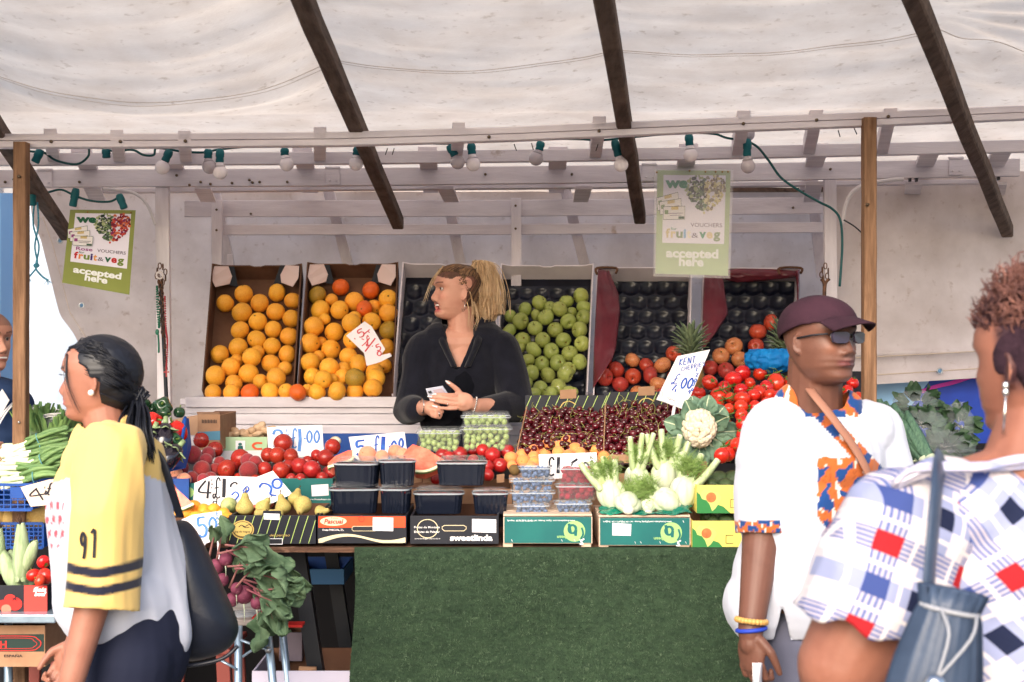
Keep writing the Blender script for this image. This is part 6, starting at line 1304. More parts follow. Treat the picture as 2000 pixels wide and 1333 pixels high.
for k, (x, y0, y1, D, w, lb) in enumerate(((66, 786, 895, 4.72, .042, 'bagged green vegetable with striped neck, nearest the left post'), (106, 800, 900, 4.68, .036, 'bagged green vegetable with striped neck, in front below the lips'), (132, 792, 900, 4.82, .05, 'bagged green vegetable rearmost, mostly behind the profile'))):
    c = P(x, y1, D); t = P(x, y0, D); root = empty('bagged_greens', c, lb, 'greens'); rnd = random.Random(k); mb = MB()
    for i in range(34): a = rnd.uniform(0, 6.28); o = V(math.cos(a), math.sin(a) * .7, 0); h = t.z - c.z; leaf(mb, c + o * w * .7, V(0, 0, 1) + o * .12, V(-math.sin(a), math.cos(a), 0), h * rnd.uniform(.8, 1.03), .028, -.25 + rnd.gauss(0, .1), .1, 0, nu=5, nv=6, pw=.35)
    mb.build('leaf', M_chard, root); mb = MB(); n = 24
    for m_, (za, zb) in enumerate(((.90, .83), (.885, .875), (.86, .85))):
        vs = [V(c.x + (w * .95 + .002 * m_) * math.cos(2 * math.pi * i / n) * (1 + .1 * math.sin(i * 2.3)), c.y + (w * .75 + .002 * m_) * math.sin(2 * math.pi * i / n), c.z + (t.z - c.z) * (z + .04 * math.cos(2 * math.pi * i / n + k))) for z in (za, zb) for i in range(n)]; mb.raw(vs, [(i, (i + 1) % n, n + (i + 1) % n, n + i) for i in range(n)], 1 if m_ else 0, True)
    mb.build('striped_band', [M_strip, M_blacki], root)
    mb = MB(); mb.sph((c + t) / 2 - V(0, 0, .01), (w * 1.12, w * .9, (t.z - c.z) * .5), 18, 10, fn=lambda u, q: q * (1 + .08 * mn.noise(u * 5))); mb.build('bag', M_clear, root)
M_sq = mat('butternut_skin', rgb(228, 194, 122), .5, .3, c2=rgb(214, 172, 98), nscale=8, rand=.05)
PR['squash'] = mk_plain('butternut_squash', M_sq, (1, 1, 1.0), 18, 14)
for x, y, q, lb in ((-2, 1012, 22, 'cut off by the left edge'), (22, 1013, 20, 'second from the left edge'), (50, 1010, 24, 'biggest, with shine, third from the left edge'), (86, 1000, 30, 'under the buff price card')): PR['squash'].place(P(x, y, 4.6), E(0, R.uniform(-.4, .4), 0), (q / F * 4.6, q / F * 4.6, q / F * 4.6 * 1.1), 'pale yellow butternut squash ' + lb, 'squash', 'butternut squash')
M_husk = mat('corn_husk', rgb(172, 188, 150), .6, .25, c2=rgb(140, 162, 118), nscale=10, stretch=(8, 8, 1), bump=.5, bscale=30, bstretch=(12, 12, 1), rand=.08); M_silk = mat('corn_silk', rgb(64, 44, 36), .8)
for k, (x0, y0, x1, y1, w, lb) in enumerate(((42, 1024, 42, 1135, 17, 'tall upright one in front of the blue mesh'), (-2, 1068, 34, 1150, 17, 'leftmost one, cut by the frame'), (16, 1078, 58, 1146, 20, 'fat one leaning right, in the middle'), (72, 1054, 40, 1120, 15, 'one leaning left beside the white shirt'), (0, 1030, -6, 1120, 14, 'rearmost at the left edge'))):
    D = 4.34 + .03 * (k % 3); a, b = P(x1, y1, D), P(x0, y0, D); root = empty('corn_cob', a, 'husk-wrapped corn cob, ' + lb, 'corn', 'corn cobs'); rr = w / F * D; mb = MB(); L = (b - a).length; d = (b - a).normalized()
    mb.tube([a + (b - a) * t for t in (0, .1, .3, .55, .8, .95, 1.0)], [rr * q for q in (.45, .85, 1, .95, .65, .3, .12)], 16)
    for i in range(6): t = i * 2.4; s = d.cross(V(0, 1, 0)); o = s * math.cos(t) + d.cross(s) * math.sin(t); leaf(mb, a + o * rr * .75, d * 1.0 + o * .1, d.cross(o), L * R.uniform(.8, 1.05), rr * 1.5, R.uniform(.25, .4), .05, 0, nu=5, nv=7, pw=.45)
    mb.build('husk', M_husk, root); mb = MB()
    for i in range(16): mb.tube([b - d * .01, b + V(R.gauss(0, .008), R.gauss(-.004, .005), R.gauss(.01, .01))], [.0012, .0005], 3)
    mb.build('silk', M_silk, root)
pile([(85, 1098, 14), (66, 1124, 15), (88, 1126, 16), (78, 1134, 12)], front(4.32), 'tomato', 'red tomato in the box beside the corn', 'tomato', 'tomatoes in the red and black box', S=(0, 0, 1), seed=3)
r, pl, bx = open_crate(-60, 1144, 92, 1199, 4.25, .3, M_crblack, 'red and black tomato box with printed tomatoes at the lower left'); mb = MB(); poly(mb, pl, [(47, 1144), (92, 1144), (92, 1199), (47, 1199)]); mb.build('red_print', mat('coral_red_print', rgb(226, 62, 56), .5), r)
mb = MB(); text(mb, pl, 'fleis', 65, 1156, 91, h=9, bold=.04, shear=.3); text(mb, pl, 'beef', 67, 1164.5, 91, h=8, bold=.04, shear=.3); mb.build('lettering', M_whitei, r)
mb = MB()
for i, (x, y, q, m) in enumerate(((20, 1172, 11, 0), (6, 1182, 10, 0), (29, 1180, 13, 0), (12, 1190, 9, 1))): poly(mb, pl, ell(x, y, q * 1.1, q), m, .001 + i * .0003)
for t in range(5): strokes(mb, pl, [[(29, 1170), (29 + 7 * math.cos(t * 1.2), 1170 + 4 * math.sin(t * 1.2))]], 1.4, 2, .003)
mb.build('printed_tomatoes', [M_redp, mat('pale_tomato_print', rgb(230, 120, 100), .5), M_blacki], r)
M_steel = mat('pale_blue_steel', rgb(164, 184, 200), .3, .5, metal=.6, c2=rgb(140, 160, 178), nscale=12); M_brd = mat('worn_table_top', rgb(196, 190, 186), .7, .2, c2=rgb(150, 140, 134), nscale=10)
def side_table(x0, x1, yt, D, d, lb, legs=True, yh=17):
    a, b = P(x0, yt, D), P(x1, yt, D); root = empty('folding_table', ((a.x + b.x) / 2, D + d / 2, 0), lb, 'table'); h = yh / F * D; mb = MB(); mb.box(((a.x + b.x) / 2, D + d / 2, a.z - h / 2), (b.x - a.x, d, h)); mb.build('table_top', M_brd if legs else M_steel, root, bevel=.004); return root, a, b
r, a, b = side_table(-120, 108, 1201, 4.2, .6, 'folding table with a steel rim under the tomato box', False)
for X in (a.x + .1, b.x - .05): mb = MB(); mb.tube([V(X, 4.5, a.z - .02), V(X, 4.5, .1)], .014, 10); mb.build('leg', M_steel, r)
r, pl, bx = open_crate(-80, 1222, 88, 1303, 4.28, .35, M_card, 'brown carton with dark green band and red curved lines under the left table'); mb = MB(); poly(mb, pl, [(-78, 1240), (86, 1239), (86, 1273), (-78, 1273)]); mb.build('green_band', mat('bottle_green_print', rgb(26, 48, 44), .6), r)
mb = MB(); strokes(mb, pl, [[(-40, 1243), (55, 1243), (74, 1249), (80, 1257), (74, 1266), (55, 1271), (-40, 1271)]], 1.6, 0, .002, taper=False); strokes(mb, pl, [[(-40, 1247), (52, 1247), (66, 1252), (72, 1258), (66, 1264), (52, 1267), (-40, 1267)]], 1, 0, .002, taper=False); text(mb, pl, 'H', 0, 1266, 13, h=14, m=0, off=.002, bold=.03); mb.build('red_lines', M_redp, r); mb = MB(); text(mb, pl, 'ESPAÑA', 8, 1284, 44, h=5, bold=.02); mb.build('lettering', M_blacki, r)
M_stool = mat('red_brown_plastic', rgb(128, 62, 56), .5, .4)
for x0, x1, lb in ((92, 140, 'red-brown plastic stool half hidden by the woman\'s arm'), (343, 402, 'red-brown plastic stool below the shoulder bag')):
    D = 4.7; a, b = P(x0, 1276, D), P(x1, 1276, D); root = empty('plastic_stool', ((a.x + b.x) / 2, D + .15, 0.1), lb, 'stool'); mb = MB(); mb.box(((a.x + b.x) / 2, D + .16, a.z), (b.x - a.x + .16, .3, .02)); mb.build('seat', M_stool, root, bevel=.006)
    for X in (a.x - .05, b.x + .05):
        for Y in (D + .03, D + .28): mb = MB(); mb.beam((X, Y, a.z), (X + (.02 if X > (a.x + b.x) / 2 else -.02), Y, .1), .045, .02, up=V(0, 1, 0)); mb.build('leg', M_stool, root, bevel=.003)

# peppers and aubergines in a blue crate
M_gpep = mat('green_pepper_skin', rgb(38, 74, 44), .16, .6, c2=rgb(28, 58, 38), nscale=10, coat=.4); M_rpep = mat('red_pepper_skin', rgb(206, 34, 26), .14, .6, c2=rgb(186, 26, 22), nscale=10, coat=.4); M_aub = mat('aubergine_skin', rgb(24, 20, 34), .12, .7, coat=.5); M_acal = mat('aubergine_calyx', rgb(152, 172, 128), .6, c2=rgb(120, 144, 100), nscale=30)
def mk_pepper(nm, m):
    mb = MB()
    def fn(u, q): th = math.atan2(u.y, u.x); rr = math.hypot(u.x, u.y); k = 1 + .13 * math.cos(4 * th) * rr; return V(q.x * k, q.y * k, q.z * .95 - .35 * math.exp(-(rr / .3) ** 2) * (1 if u.z > 0 else -.6))
    mb.sph((0, 0, 0), (.95, .95, 1.05), 32, 20, fn=fn); o = mb.build(nm, m, org=(0, 0, 0)); mb = MB(); mb.tube([(0, 0, .5), (.03, 0, .9), (.16, 0, 1.25)], [.16, .1, .13], 8); return Proto(o, [(mb.build('stalk', M_gstalk, o, org=(0, 0, 0)), [])])
PR['gpep'] = mk_pepper('green_pepper', M_gpep); PR['rpep'] = mk_pepper('red_pepper', M_rpep)
for k, x, y, q, D, e, lb in (('gpep', 318, 794, 19, 5.0, E(1.2, .3, 0), 'large glossy green pepper on top of the heap'), ('gpep', 277, 792, 17, 5.02, E(.9, -.4, 0), 'green pepper behind the ponytail under the blue cord'), ('gpep', 350, 806, 11, 5.02, E(0, .1, 0), 'small green pepper with upright stalk beside the carton'), ('gpep', 322, 808, 12, 4.96, E(1.6, .3, 1), 'green pepper below the largest one'), ('gpep', 298, 801, 13, 5.04, E(.4, .8, 0), 'green pepper between the two big ones'),
                         ('rpep', 266, 800, 20, 4.94, E(.5, .3, 0), 'red pepper at the left behind the hair'), ('rpep', 300, 822, 17, 4.92, E(1.0, 1.2, .4), 'lobed red pepper lying on its side'), ('rpep', 346, 843, 18, 4.94, E(.2, -.5, 0), 'tall red pepper against the blue crate side'), ('gpep', 341, 860, 15, 4.9, E(1.4, 0, .5), 'dark green pepper below the tall red one')):
    PR[k].place(P(x, y, D), e, (q / F * D,) * 2 + (q / F * D * (1.35 if y in (843, 860) else 1.05),), lb, 'pepper')
def aub(a, b, r, lb):
    a, b = P(*a), P(*b); d = (b - a).normalized(); root = empty('aubergine', a, lb, 'aubergine', 'aubergines'); mb = MB(); mb.tube([a + (b - a) * t for t in (0, .06, .2, .45, .75, .93, 1.0)], [r * q for q in (.35, .6, .8, .95, 1, .6, .1)], 18); mb.build('body', M_aub, root)
    mb = MB(); s = d.orthogonal().normalized(); t = d.cross(s)
    for i in range(6): an = i * 1.047; o = s * math.cos(an) + t * math.sin(an); leaf(mb, a + o * r * .25, d * 1 + o * .75, d.cross(o), r * 1.5, r * .75, -.75, .0, 0, nu=5, nv=6, pw=1)
    mb.tube([a + d * .005, a - d * r * .7], [r * .3, r * .22], 8); mb.build('calyx', M_acal, root, solid=.0015)
aub((323, 828, 4.9), (318, 885, 4.86), .036, 'aubergine standing behind with its pale calyx at the top'); aub((302, 838, 4.88), (285, 895, 4.84), .034, 'aubergine nearest the yellow shoulder'); aub((350, 872, 4.85), (312, 915, 4.8), .036, 'aubergine lying at the front, calyx towards the blue crate side')
root = empty('blue_crate', P(330, 940, 4.9), 'blue plastic crate side beside the peaches, holding peppers and aubergines', 'crate')
mb = MB(); A = [P(358, 817, 4.98), P(368, 818, 5.02), P(373, 872, 5.02), P(362, 915, 4.94), P(318, 925, 4.84), P(322, 912, 4.83), P(352, 868, 4.9)]; mb.prism(A, V(0, .008, 0)); mb.build('side_panel', M_bcr, root)
mb = MB(); a = P(255, 935, 4.86); b = P(370, 935, 4.86); mb.box(((a.x + b.x) / 2, 5.0, a.z - .05), (b.x - a.x, .3, .1)); mb.build('base', M_bcr, root); mb = MB(); mb.tube(smooth_path([P(362, 816, 4.97), P(352, 868, 4.88), P(320, 915, 4.82)], 5), .006, 8); mb.build('rim', M_bcr, root)
mb = MB()
for s in (0, 9): mb.tube(smooth_path([P(264 + s, 745, 5.1), P(268 + s * .8, 765, 5.1), P(272 + s * .2, 782, 5.08)], 4), .0035, 6)
mb.build('cord', mat('pale_blue_cord', rgb(80, 130, 170), .7), label='pale blue cord looped above the green pepper', cat='cord')
# carton, ginger, pale green box between crate and shelf
r, pl, bx = open_crate(386, 811, 430, 880, 5.2, .3, M_card, 'brown carton with a blue band standing behind the peaches'); mb = MB(); poly(mb, pl, [(386, 844), (430, 842), (430, 860), (386, 860)], 0, .0012); mb.build('blue_band', mat('dull_blue_band', rgb(70, 120, 146), .6), r)
mb = MB()
for i, x in enumerate(range(394, 424, 3)): poly(mb, pl, [(x, 820 + i % 2), (x + 2.2, 820), (x + 2.2, 827), (x, 827)], 0, .0014)
mb.build('stencilled_marks', mat('brown_stencil', rgb(80, 60, 50), .7), r); mb = MB(); mb.prism([P(386, 811, 5.2), P(430, 811, 5.2), P(428, 806, 5.45), P(384, 806, 5.45)], V(0, 0, .002)); mb.build('lid', M_card, r)
mb = MB(); mb.prism([front(5.21).at(x, y) for x, y in ((330, 822), (386, 812), (386, 850), (372, 850), (350, 830))], V(0, .2, 0)); mb.build('side_flap', mat('pale_kraft', rgb(190, 152, 122), .8), r)
r, pl, bx = open_crate(424, 854, 522, 908, 5.3, .3, mat('pale_green_carton', rgb(176, 204, 166), .6, c2=rgb(164, 194, 156), nscale=5), 'pale green carton with an orange letter C, holding ginger'); mb = MB(); poly(mb, pl, [(424, 881), (522, 880), (522, 908), (424, 908)], 0, .001); mb.build('white_band', M_whitep, r)
mb = MB(); strokes(mb, pl, [[(512, 866), (500, 866), (494, 871), (500, 877), (512, 877)]], 4.5, 0, .002); mb.build('letter', M_corange, r); mb = MB(); poly(mb, pl, [(460, 861), (479, 861), (479, 880), (460, 880)], 0, .0015); poly(mb, pl, ell(469, 868, 4, 3, 8), 1, .002); poly(mb, pl, [(465, 871), (474, 871), (475, 878), (464, 878)], 1, .002); mb.build('emblem', [M_labelw, M_teal], r)
M_ging = mat('ginger_skin', rgb(206, 176, 146), .8, .2, c2=rgb(176, 142, 110), nscale=30, bump=.5, bscale=80); rnd = random.Random(8)
for k, (x, y) in enumerate(((452, 849), (470, 850), (484, 843), (500, 846), (514, 838), (520, 848))):
    mb = MB(); c = P(x, y, 5.38); ang = rnd.uniform(-.5, .5)
    for i in range(5): mb.sph(c + V(rnd.gauss(0, .018), rnd.gauss(0, .008), rnd.gauss(0, .008)), (rnd.uniform(.014, .024), .014, rnd.uniform(.010, .016)), 12, 8, rot=Matrix.Rotation(ang + rnd.gauss(0, .4), 3, 'Y'))
    mb.build('ginger_root', M_ging, label='knobbly pale ginger root on the pale green carton', cat='ginger', group='ginger roots')
mb = MB(); mb.sph(P(655, 862, 5.3), (.022, .02, .018), 14, 10); mb.build('garlic_bulb', M_curd, label='white garlic bulb beside the 5 for £1.00 card', cat='garlic')

# beetroot bunches hanging over a small folding table
r, a, b = side_table(400, 516, 1211, 4.36, .35, 'small folding table with pale blue steel legs under the beetroot', True, 12)
for X0, X1 in (((466, 1222), (465, 1345)), ((521, 1214), (534, 1345))):
    for dd in (0, .25) if X0[0] > 500 else (0,): mb = MB(); p, q = P(*X0, 4.36), P(*X1, 4.36); p.y += dd; q.y += dd; q = p + (q - p) * (p.z / (p.z - q.z)); mb.tube([p, q], .0125, 12); mb.build('leg', M_steel, r)
for c, d in (((474, 1283), (526, 1246)), ((428, 1288), (464, 1308)), ((470, 1250), (500, 1262)), ((500, 1262), (527, 1270))): mb = MB(); mb.tube([P(*c, 4.35), P(*d, 4.35)], .008, 8, flat=.5); mb.build('brace', M_steel, r)
mb = MB(); mb.tube([P(524, 1270, 4.345), P(524, 1270, 4.33)], .011, 10); mb.build('pivot', M_metal, r)
mb = MB(); mb.prism([front(4.37).at(*q) for q in ((492, 1207), (516, 1203), (516, 1211), (492, 1211))], V(0, .1, 0)); mb.build('red_sheet', M_redp, label='scrap of red card on the small folding table', cat='card')
M_beet = mat('beetroot_skin', rgb(140, 70, 92), .6, .3, c2=rgb(106, 44, 64), nscale=24, bump=.4, bscale=60, rand=.12, c3=rgb(172, 110, 122), c3scale=40); M_bl = mat('beet_leaf', rgb(118, 142, 108), .6, .25, c2=rgb(82, 108, 80), nscale=16, bump=.5, bscale=50, rand=.08, transl=.1); M_bst = mat('beet_stalk', rgb(140, 66, 82), .5, .3, c2=rgb(170, 120, 110), nscale=20); rnd = random.Random(21)
BS = [(441, 1093, 13, 'at the top of the heap'), (422, 1107, 15, 'next to the bag, second from the top'), (434, 1133, 13, 'half behind the black bag, in the middle'), (477, 1162, 18, 'largest, with its white root hanging down'), (502, 1178, 13, 'smallest, to the right of the largest'), (453, 1172, 14, 'low behind the bag edge'), (462, 1150, 12, 'dark one above the largest')]
for i, (x, y, q, lb) in enumerate(BS):
    D = 4.3 + .02 * (i % 2); c = P(x, y, D); rr = q / F * D; root = empty('beetroot', c - V(0, 0, rr), 'purple-pink beetroot ' + lb, 'beetroot', 'beetroots'); mb = MB(); mb.sph(c, (rr, rr * .95, rr * 1.02), 18, 12); mb.build('bulb', M_beet, root)
    mb = MB(); mb.tube(smooth_path([c + V(0, -.2 * rr, -rr * .9), c + V(.1 * rr, -.5 * rr, -rr * 1.6), c + V(.1 * rr, -.4 * rr, -rr * 2.9)], 3), [rr * .14, rr * .1, rr * .07, rr * .05, rr * .04, rr * .03, .0006], 5); mb.build('tap_root', M_rib, root)
lv = [(455, 1075, 1, .25, .13), (430, 1062, .2, .9, .10), (470, 1068, 1, -.05, .12), (415, 1060, .3, 1, .08), (490, 1085, .8, -.6, .1), (475, 1105, 1, .1, .14), (490, 1110, 1, .05, .15), (500, 1120, 1, -.25, .16), (515, 1110, 1, -.35, .17), (530, 1120, 1, -.4, .15), (480, 1125, .6, .7, .1), (505, 1140, 1, -.2, .13), (500, 1150, 1, -.5, .13), (520, 1150, .9, -.7, .12), (545, 1130, 1, -.5, .12), (510, 1165, .9, -.35, .12), (515, 1175, .8, -.8, .13), (520, 1185, .6, -1, .12), (512, 1195, .35, -1, .15), (535, 1160, 1, -.3, .11), (525, 1175, 1, -.2, .11), (470, 1090, 1, -.5, .1), (495, 1098, .9, .3, .1), (460, 1120, .4, .9, .08), (530, 1195, .2, -1, .12), (540, 1150, .7, .1, .1)]
for i, (x, y, dx, dz, L) in enumerate(lv):
    L *= .88
    D = 4.26 + .05 * rnd.random(); b = P(x, y, D); d = V(dx, rnd.uniform(-.35, .25), dz).normalized(); root = empty('beet_leaf', b, 'crinkled green beet leaf in the bunch spilling over the table corner', 'leaf', 'beetroot leaves')
    mb = MB(); leaf(mb, b, d, V(rnd.gauss(0, .4), rnd.gauss(0, .6), 1) if abs(dz) < .8 else V(1, rnd.gauss(0, .6), 0), L, L * .62, rnd.uniform(-1.1, 1.3), .32, 0, nu=13, nv=11, seed=i * 1.7); mb.build('blade', M_bl, root, solid=.0008)
    mb = MB(); mb.tube(smooth_path([b - d * .05 + V(0, .01, 0), b, b + d * L * .5], 3), [.0035, .0034, .0032, .003, .0026, .002, .0012], 6); mb.build('stalk', M_bst, root)
mb = MB(); mb.sph(P(478, 1205, 4.45), (.065, .06, .02), 18, 8); mb.build('plastic_tray', M_clear2, label='clear plastic tray beneath the largest beetroot', cat='tray')
# things in the dark below the counter
r, pl, bx = open_crate(558, 1112, 672, 1142, 5.2, .3, mat('dull_blue_plastic', rgb(54, 104, 150), .5), 'blue plastic crate in the dark below the counter', mi=M_bcr)
r, pl, bx = open_crate(492, 1311, 697, 1380, 4.6, .35, mat('lilac_white_box', rgb(205, 200, 222), .6), 'pale lilac box at the very bottom below the counter'); mb = MB(); mb.tube([P(584, 1308, 4.62), P(618, 1309, 4.62)], .011, 10); mb.build('brown_roll', M_card, label='short brown cardboard roll on the pale lilac box', cat='roll')
r, pl, bx = open_crate(545, 1236, 590, 1292, 4.9, .2, mat('grey_box', rgb(110, 100, 112), .7), 'grey carton in shadow behind the folding table leg')
mb = MB(); mb.box(P(578, 1220, 4.6), (.05, .06, .008)); mb.build('red_white_scrap', M_redp, label='small red scrap on a dark ledge beneath the counter', cat='scrap')

# ================================================================ right end: blue banner, leeks, bags, celery
M_ban = mat('royal_blue_banner', rgb(22, 66, 176), .4, .4, c2=rgb(16, 50, 150), nscale=4); pl = Pl((0, 6.25, 0), (0, -1, 0)); root = empty('printed_banner', P(1900, 1000, 6.25), 'royal blue printed banner with sky blue and magenta shapes behind the leeks', 'banner')
mb = MB(); poly(mb, pl, [(1700, 700), (2080, 690), (2080, 1050), (1700, 1050)], 0, 0, .01); mb.build('sheet', M_ban, root)
mb = MB(); poly(mb, pl, [(1700, 735), (1822, 735), (1800, 765), (1775, 800), (1750, 850), (1700, 860)], 0, .001); mb.build('sky_blue_shape', mat('sky_blue_print', rgb(140, 184, 222), .4), root)
mb = MB(); strokes(mb, pl, [[(1800, 765), (1830, 755), (1860, 748), (1900, 735)]], 9, 0, .002); strokes(mb, pl, [[(1900, 735), (1940, 725)]], 14, 0, .003); mb.build('magenta_swoosh', mat('magenta_print', rgb(190, 40, 160), .4), root)
M_leek = mat('leek_green', rgb(88, 120, 96), .5, .35, c2=rgb(54, 84, 72), nscale=16, stretch=(8, 8, 1), rand=.12); M_leekw = mat('leek_white', rgb(216, 226, 200), .45, .35, c2=rgb(180, 200, 160), nscale=10)
rnd = random.Random(31)
for k in range(9):
    x0 = 1718 + k * 8 + rnd.uniform(-5, 5); y0 = 812 + k * 3; x1 = x0 + 62 + rnd.uniform(-8, 12); y1 = 925 + rnd.uniform(-8, 8); D = 5.0 - .012 * k; a, b = P(x1, y1, D - .12), P(x0, y0, D); root = empty('leek', a, 'leek with blue-green leaves leaning in the row right of the brown post', 'leek', 'leeks'); d = (b - a).normalized()
    mb = MB(); mb.tube([a - d * .08, a, a + d * .06], [.016, .017, .018], 12); mb.build('white_shank', M_leekw, root); mb = MB()
    for i in range(5): s = V(0, -1, 0).cross(d) * (i - 2) * .3; leaf(mb, a + d * .05 + s * .01, d + s * .12, V(1, .2, .3), (b - a).length * rnd.uniform(.85, 1.1), .038, rnd.uniform(-.15, .25), .05, 0, nu=5, nv=8, pw=.3)
    mb.build('leaf', M_leek, root, solid=.001)
M_film2 = mat('crinkled_clear_film', (.5, .56, .6), .1, 1, alpha=.17, bump=1, bscale=26); M_herb = mat('bagged_dark_leaf', rgb(58, 84, 56), .6, c2=rgb(36, 60, 42), nscale=20, rand=.1)
for k, (x, y, rx, ry, D, lb) in enumerate(((1790, 792, 42, 28, 5.15, 'upper clear bag of dark leafy greens against the blue banner'), (1800, 840, 48, 38, 5.05, 'large crinkled clear bag of leafy greens beside the leeks'), (1872, 830, 26, 40, 5.1, 'knotted end of a clear bag at the far right of the bags'), (1850, 875, 50, 30, 5.0, 'lowest clear bag of greens above the tartan shoulder'))):
    c = P(x, y, D); root = empty('bag_of_greens', c - V(0, 0, ry / F * D), lb, 'bag of greens'); a_, b_ = rx / F * D, ry / F * D; rnd = random.Random(k); mb = MB()
    for i in range(40): u = V(rnd.gauss(0, 1), rnd.gauss(0, .6), rnd.gauss(0, 1)).normalized(); leaf(mb, c + V(u.x * a_ * .4, u.y * .03, u.z * b_ * .4), u, V(rnd.gauss(0, 1), rnd.gauss(0, 1), rnd.gauss(0, 1)), .07, .04, rnd.uniform(-1, 1), .2, 0, nu=5, nv=5)
    mb.build('leaves', M_herb, root); mb = MB(); mb.sph(c, 1, 56, 36, fn=lambda u, q: V(u.x * a_, u.y * .07, u.z * b_) * (1 + .22 * abs(mn.noise(u * 3.5 + V(k, 0, 0))) + .13 * abs(mn.noise(u * 9 + V(k, 3, 0))))); mb.build('film', M_film2, root)
M_cel = mat('pale_celery', rgb(176, 196, 150), .5, .35, c2=rgb(132, 158, 112), nscale=14, stretch=(6, 6, 1)); rnd = random.Random(77)
for k in range(8):
    b = P(1652 + k * 7 + rnd.uniform(-3, 3), 880, 4.86); root = empty('pak_choi', b, 'pale ribbed pak choi head between the tomatoes and the brown post', 'pak choi', 'pak choi heads'); mb = MB()
    for i in range(9): a = i * 2.4; o = V(math.cos(a), math.sin(a), 0); leaf(mb, b + o * .008 + V(0, 0, .02 * (k % 3)), V(0, 0, 1) + o * .35, V(-math.sin(a), math.cos(a), 0), rnd.uniform(.09, .16), .034, rnd.uniform(.3, 1.3), .12, 0, nu=7, nv=8, rib=1)
    mb.build('leaf', [M_cel, M_rib], root, solid=.001)
mb = MB(); a, b = P(1600, 905, 4.8), P(2050, 905, 4.8); mb.box(((a.x + b.x) / 2, 5.1, (a.z + ZT) / 2), (b.x - a.x, .6, a.z - ZT)); mb.build('produce_box', M_crblack, label='dark box under the leeks and pak choi at the right end of the counter', cat='box', bevel=.004)
# ================================================================ people
def interp(tab, z):
    return np.interp(z, [t[0] for t in tab], [t[1] for t in tab])
def blob(name, mb, m, parent, vox=.005, smooth=5, paint=None, cut=None, fold=None, solid=0, org=None, fold_fn=None):
    """join overlapping closed shapes into ONE continuous skin, smooth it, colour it by place"""
    me = bpy.data.meshes.new('tmp'); me.from_pydata(mb.v, [], mb.f); me.update()
    bm = bmesh.new(); bm.from_mesh(me); bmesh.ops.recalc_face_normals(bm, faces=bm.faces); bm.to_mesh(me); bm.free()
    o = bpy.data.objects.new('tmp', me); col.objects.link(o)
    r = o.modifiers.new('r', 'REMESH'); r.mode = 'VOXEL'; r.voxel_size = vox; r.adaptivity = 0
    s = o.modifiers.new('s', 'SMOOTH'); s.factor = .6; s.iterations = smooth
    dg = bpy.context.evaluated_depsgraph_get(); ev = o.evaluated_get(dg); m2 = bpy.data.meshes.new_from_object(ev, depsgraph=dg)
    bpy.data.objects.remove(o); bpy.data.meshes.remove(me)
    n = len(m2.vertices); co = np.empty(n * 3); m2.vertices.foreach_get('co', co); co = co.reshape(-1, 3)
    if fold or fold_fn:
        no = np.empty(n * 3); m2.vertices.foreach_get('normal', no); no = no.reshape(-1, 3)
        if fold:
            a, sx, sy, sz = fold; d = np.array([1 - 2 * abs(mn.noise(V(c[0] * sx + 3, c[1] * sy, c[2] * sz))) + .5 * mn.noise(V(c[0] * sx * 2.3, c[1] * sy * 2.3, c[2] * sz * 2.1 + 7)) for c in co]) * a; co = co + no * (d - a * .6)[:, None]
        if fold_fn: co = co + no * fold_fn(co)[:, None]
    P3 = worg(parent) if parent is not None else Vector(org or (0, 0, 0))
    if paint is not None: setcol(m2, paint(co))
    if cut is not None:
        mask = cut(co); bm = bmesh.new(); bm.from_mesh(m2); bm.verts.ensure_lookup_table(); bmesh.ops.delete(bm, geom=[bm.verts[i] for i in np.nonzero(mask)[0]], context='VERTS'); 
        bm.verts.ensure_lookup_table(); co = co[~mask]; nb = {}
        for e in bm.edges:
            if len(e.link_faces) != 1: continue
            nb.setdefault(e.verts[0], []).append(e.verts[1]); nb.setdefault(e.verts[1], []).append(e.verts[0])
        bm.verts.index_update(); ids = [(v.index, [w.index for w in ws]) for v, ws in nb.items()]
        for _ in range(12):
            new = [co[ws].mean(0) for i_, ws in ids]
            for (i_, ws), q_ in zip(ids, new): co[i_] = co[i_] * .5 + q_ * .5
        bm.to_mesh(m2); bm.free()
    co = co - np.array(P3)
    m2.vertices.foreach_set('co', co.ravel()); m2.update(); m2.polygons.foreach_set('use_smooth', [True] * len(m2.polygons))
    m2.materials.clear(); m2.materials.append(m); m2.name = name
    ob = bpy.data.objects.new(name, m2); col.objects.link(ob)
    if parent is not None: ob.parent = parent
    else: ob.location = P3
    if solid: x = ob.modifiers.new('t', 'SOLIDIFY'); x.thickness = solid; x.offset = -1
    return ob
def basis(fwd, up=(0, 0, 1), roll=0):
    f = Vector(fwd).normalized(); u = Vector(up); u = (u - f * u.dot(f)).normalized(); r = f.cross(u); 
    if roll: q = Quaternion(f, roll); u = q @ u; r = q @ r
    return Matrix((r, f, u)).transposed()
FR = [(-.5, .20), (-.47, .32), (-.42, .375), (-.37, .36), (-.335, .345), (-.30, .375), (-.275, .375), (-.255, .362), (-.235, .385), (-.20, .375), (-.17, .372), (-.1, .375), (0, .362), (.05, .368), (.12, .405), (.2, .405), (.3, .365), (.4, .27), (.46, .17), (.5, .0)]
BK = [(-.5, -.02), (-.42, -.08), (-.3, -.22), (-.15, -.36), (0, -.43), (.12, -.46), (.25, -.43), (.35, -.35), (.43, -.22), (.5, 0)]
WD = [(-.5, .09), (-.46, .15), (-.4, .195), (-.3, .25), (-.2, .28), (-.1, .305), (0, .325), (.1, .335), (.22, .335), (.32, .29), (.4, .22), (.46, .13), (.5, .01)]
